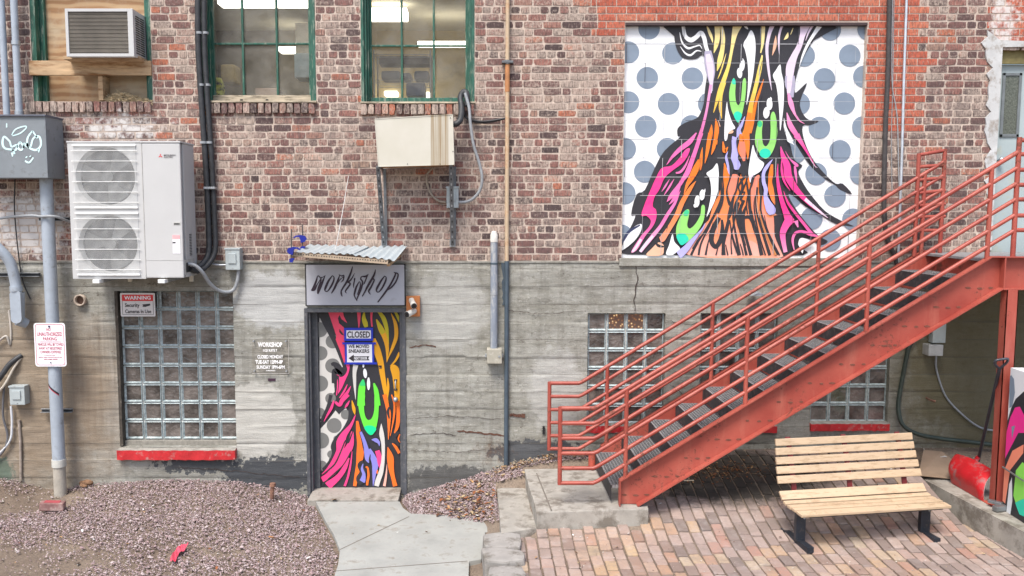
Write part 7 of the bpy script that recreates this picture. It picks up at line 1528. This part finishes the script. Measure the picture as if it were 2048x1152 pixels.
U('L', [(225,-10),(335,-10),(300,110),(250,230),(225,290)], DW); U('L', [(225,370),(300,290),(390,170),(430,215),(500,130),(545,230),(548,290),(480,390),(350,520),(345,620),(315,720),(240,815),(225,830)], DW, False)
for cr, x, y, r in (('T',228,285,88),('T',375,420,80),('T',235,555,82),('T',375,700,85),('T',232,905,92),('T',352,1075,62),('T',480,540,45),('L',375,335,82),('L',232,500,88),('L',340,650,42),('L',240,775,55),('L',500,215,52),('L',225,190,48),('L',400,480,34)): dr.ell(cr, x, y, r, r, DGR)
T('T', [(360,690,30),(390,680,50),(440,720,80),(470,800,60),(400,760,60),(385,900,40)], K); T('T', [(225,80,60),(330,280,60),(420,450,60),(480,620,40),(510,700,40)], K); T('L', [(560,150,60),(545,260,40),(480,380,34),(400,470,34),(360,560,44),(370,640,40),(330,740,40),(250,820,30)], K); T('L', [(340,0,40),(310,110,30),(260,230,30),(225,290,30)], K); T('L', [(560,0,120),(470,130,60),(420,190,30)], K); T('L',[(360,80,90),(330,150,60),(280,230,30)],K)
U('T', [(315,55),(490,55),(505,130),(545,210),(480,165),(455,115),(437,150),(450,210),(510,262),(510,350),(455,275),(452,310),(475,340),(510,352),(515,560),(522,670),(505,660),(460,520),(412,400),(418,355),(380,240)], DP, False)
T('T', [(675,55,44),(680,150,34),(678,260,10)], DP); T('T', [(825,55,34),(822,150,22),(830,250,16)], DP); dr.ell('T', 600, 75, 22, 16, DGR)
U('T', [(530,690),(572,690),(560,780),(520,870),(480,960),(440,1020),(415,1040),(425,960),(430,860),(455,820),(420,800),(470,830),(520,800),(545,740)], DP2); T('T', [(440,830,20),(445,920,10),(430,1030,8)], K); T('T', [(585,935,6),(550,1000,30),(490,1080,40),(450,1150,24)], DP2); T('T', [(545,915,8),(510,990,20),(455,1070,12)], DP2)
T('T', [(742,65,8),(735,150,44),(752,210,56),(765,255,40)], OLV); T('T', [(890,55,24),(960,150,50),(995,260,44),(1010,380,26),(1022,450,8)], OLV); T('T', [(880,165,14),(930,270,60),(980,380,56),(1005,500,40),(1000,660,4)], AMB if False else DAM); T('T', [(885,170,10),(925,260,50),(960,330,50)], OLV); T('T', [(1050,95,6),(1100,220,40),(1108,360,44),(1070,480,36),(1020,600,12),(1000,660,3)], DAM); T('T', [(1085,60,22),(1130,140,34),(1150,200,20)], OLV); T('T', [(1150,545,30),(1100,640,24),(1040,705,10)], DAM)
T('T', [(852,385,30),(880,500,80),(925,650,72),(950,800,60),(975,950,50),(995,1060,34),(1015,1150,20)], DAM); T('T', [(1010,840,10),(1015,950,30),(1000,1080,26),(1010,1150,20)], DAM); U('T', [(1040,715),(1095,690),(1150,780),(1150,1152),(1100,1152),(1085,1000),(1065,830)], DAM); T('T', [(1120,1100,70),(1115,1152,80)], DOR); T('T', [(880,700,4),(940,705,14),(890,720,6)], K); T('T', [(900,710,3),(940,725,10),(900,735,3)], K)
T('T', [(642,690,62),(628,780,44),(630,900,34),(640,1090,3)], DW); dr.ell('T', 730, 700, 11, 22, MW); dr.ell('T', 750, 787, 22, 55, MW, -.1); dr.ell('T', 790, 907, 18, 74, MW)
T('T', [(728,858,20),(715,940,76),(705,1050,80),(705,1160,90)], DGN); T('T', [(850,900,18),(875,980,50),(890,1080,56),(898,1160,60)], DGN); U('L', [(640,-10),(640,120),(670,260),(720,390),(780,440),(825,390),(855,260),(865,120),(868,-10),(820,-10),(815,160),(790,250),(750,275),(715,230),(702,120),(712,-10)], DGN); U('L', [(705,350),(780,335),(835,365),(820,405),(780,440),(740,415)], DTL); T('T', [(728,858,14),(722,900,56),(720,930,60)], C_('door_mid_green', (.03,.58,.16)))
T('L', [(610,215,8),(560,330,34),(480,440,70),(450,520,100),(430,620,70),(370,740,60),(300,820,30),(240,870,10)], DP2); T('L', [(575,400,24),(555,540,70),(500,640,90),(420,760,90),(330,870,70),(240,930,60)], DP2); T('L', [(535,690,20),(490,800,50),(420,900,60),(300,1000,90)], DP2); T('L', [(572,620,6),(555,760,20),(525,900,24),(490,1000,26)], DP2); T('L', [(580,400,10),(530,520,20),(500,500,16),(440,640,16),(380,760,18),(280,850,14),(235,880,10)], K); T('L', [(560,620,14),(480,760,12),(380,860,14),(240,990,16)], K)
T('L', [(628,285,26),(640,400,50),(655,520,60),(660,640,80),(645,760,60),(620,880,44),(600,1000,36)], DOR); T('L', [(660,400,30),(690,480,44),(720,560,70),(735,640,60),(745,700,50),(755,745,10)], K); T('L', [(665,405,26),(695,480,36),(720,560,44),(735,640,60),(740,700,50),(755,745,8)], DLV); T('L', [(765,590,20),(800,680,60),(825,760,70),(815,860,44),(802,1000,4)], DLV); T('L', [(772,650,6),(765,700,18),(760,750,6)], K); T('L', [(785,490,6),(830,495,44),(862,520,30),(872,560,5)], DLV)
T('L', [(700,740,60),(660,770,60),(690,850,70),(660,920,90),(690,970,80)], K); T('L', [(692,755,8),(680,810,26),(700,870,36),(690,930,60),(680,950,60)], DLV); T('L', [(720,790,14),(742,800,20),(752,880,24),(742,940,26),(735,990,24)], DOR); T('L', [(848,610,50),(868,680,56),(875,760,40),(875,800,8)], DP2); T('L', [(892,315,4),(895,420,50),(912,540,40),(912,700,36),(890,840,50),(855,940,56),(840,1000,50)], DW); T('L', [(850,820,6),(848,845,22),(845,865,6)], DOR)
T('L', [(370,60,14),(345,140,30),(300,220,20),(262,290,4)], DP2); T('L', [(385,75,26),(435,110,34),(470,60,34),(530,-5,40)], DP2); T('L', [(545,60,6),(515,110,26),(492,142,6)], DP2); T('L', [(570,60,8),(590,150,36),(602,215,8)], DAM)
T('L', [(925,-5,44),(955,110,40),(975,210,44),(975,330,30),(970,490,6)], DOR); T('L', [(1005,-5,14),(1035,100,20),(1030,240,20),(990,450,6)], DOR); T('L', [(985,130,20),(965,180,30),(980,260,14)], K); T('L', [(1080,60,50),(1082,200,44),(1070,330,40),(1040,420,20)], DOR); T('L', [(1080,400,40),(1040,470,30),(1090,560,30)], K); T('L', [(1010,530,10),(1050,570,30),(1090,640,30)], DOR); T('L', [(1095,430,10),(1080,480,16),(1095,520,8)], DOR); T('L', [(962,570,4),(990,680,70),(1000,800,60),(1020,900,44),(1045,1000,50)], DOR); T('L', [(955,760,3),(945,880,20),(925,1000,30)], SALM)
make('spray_artwork', dr.mb, leafo)
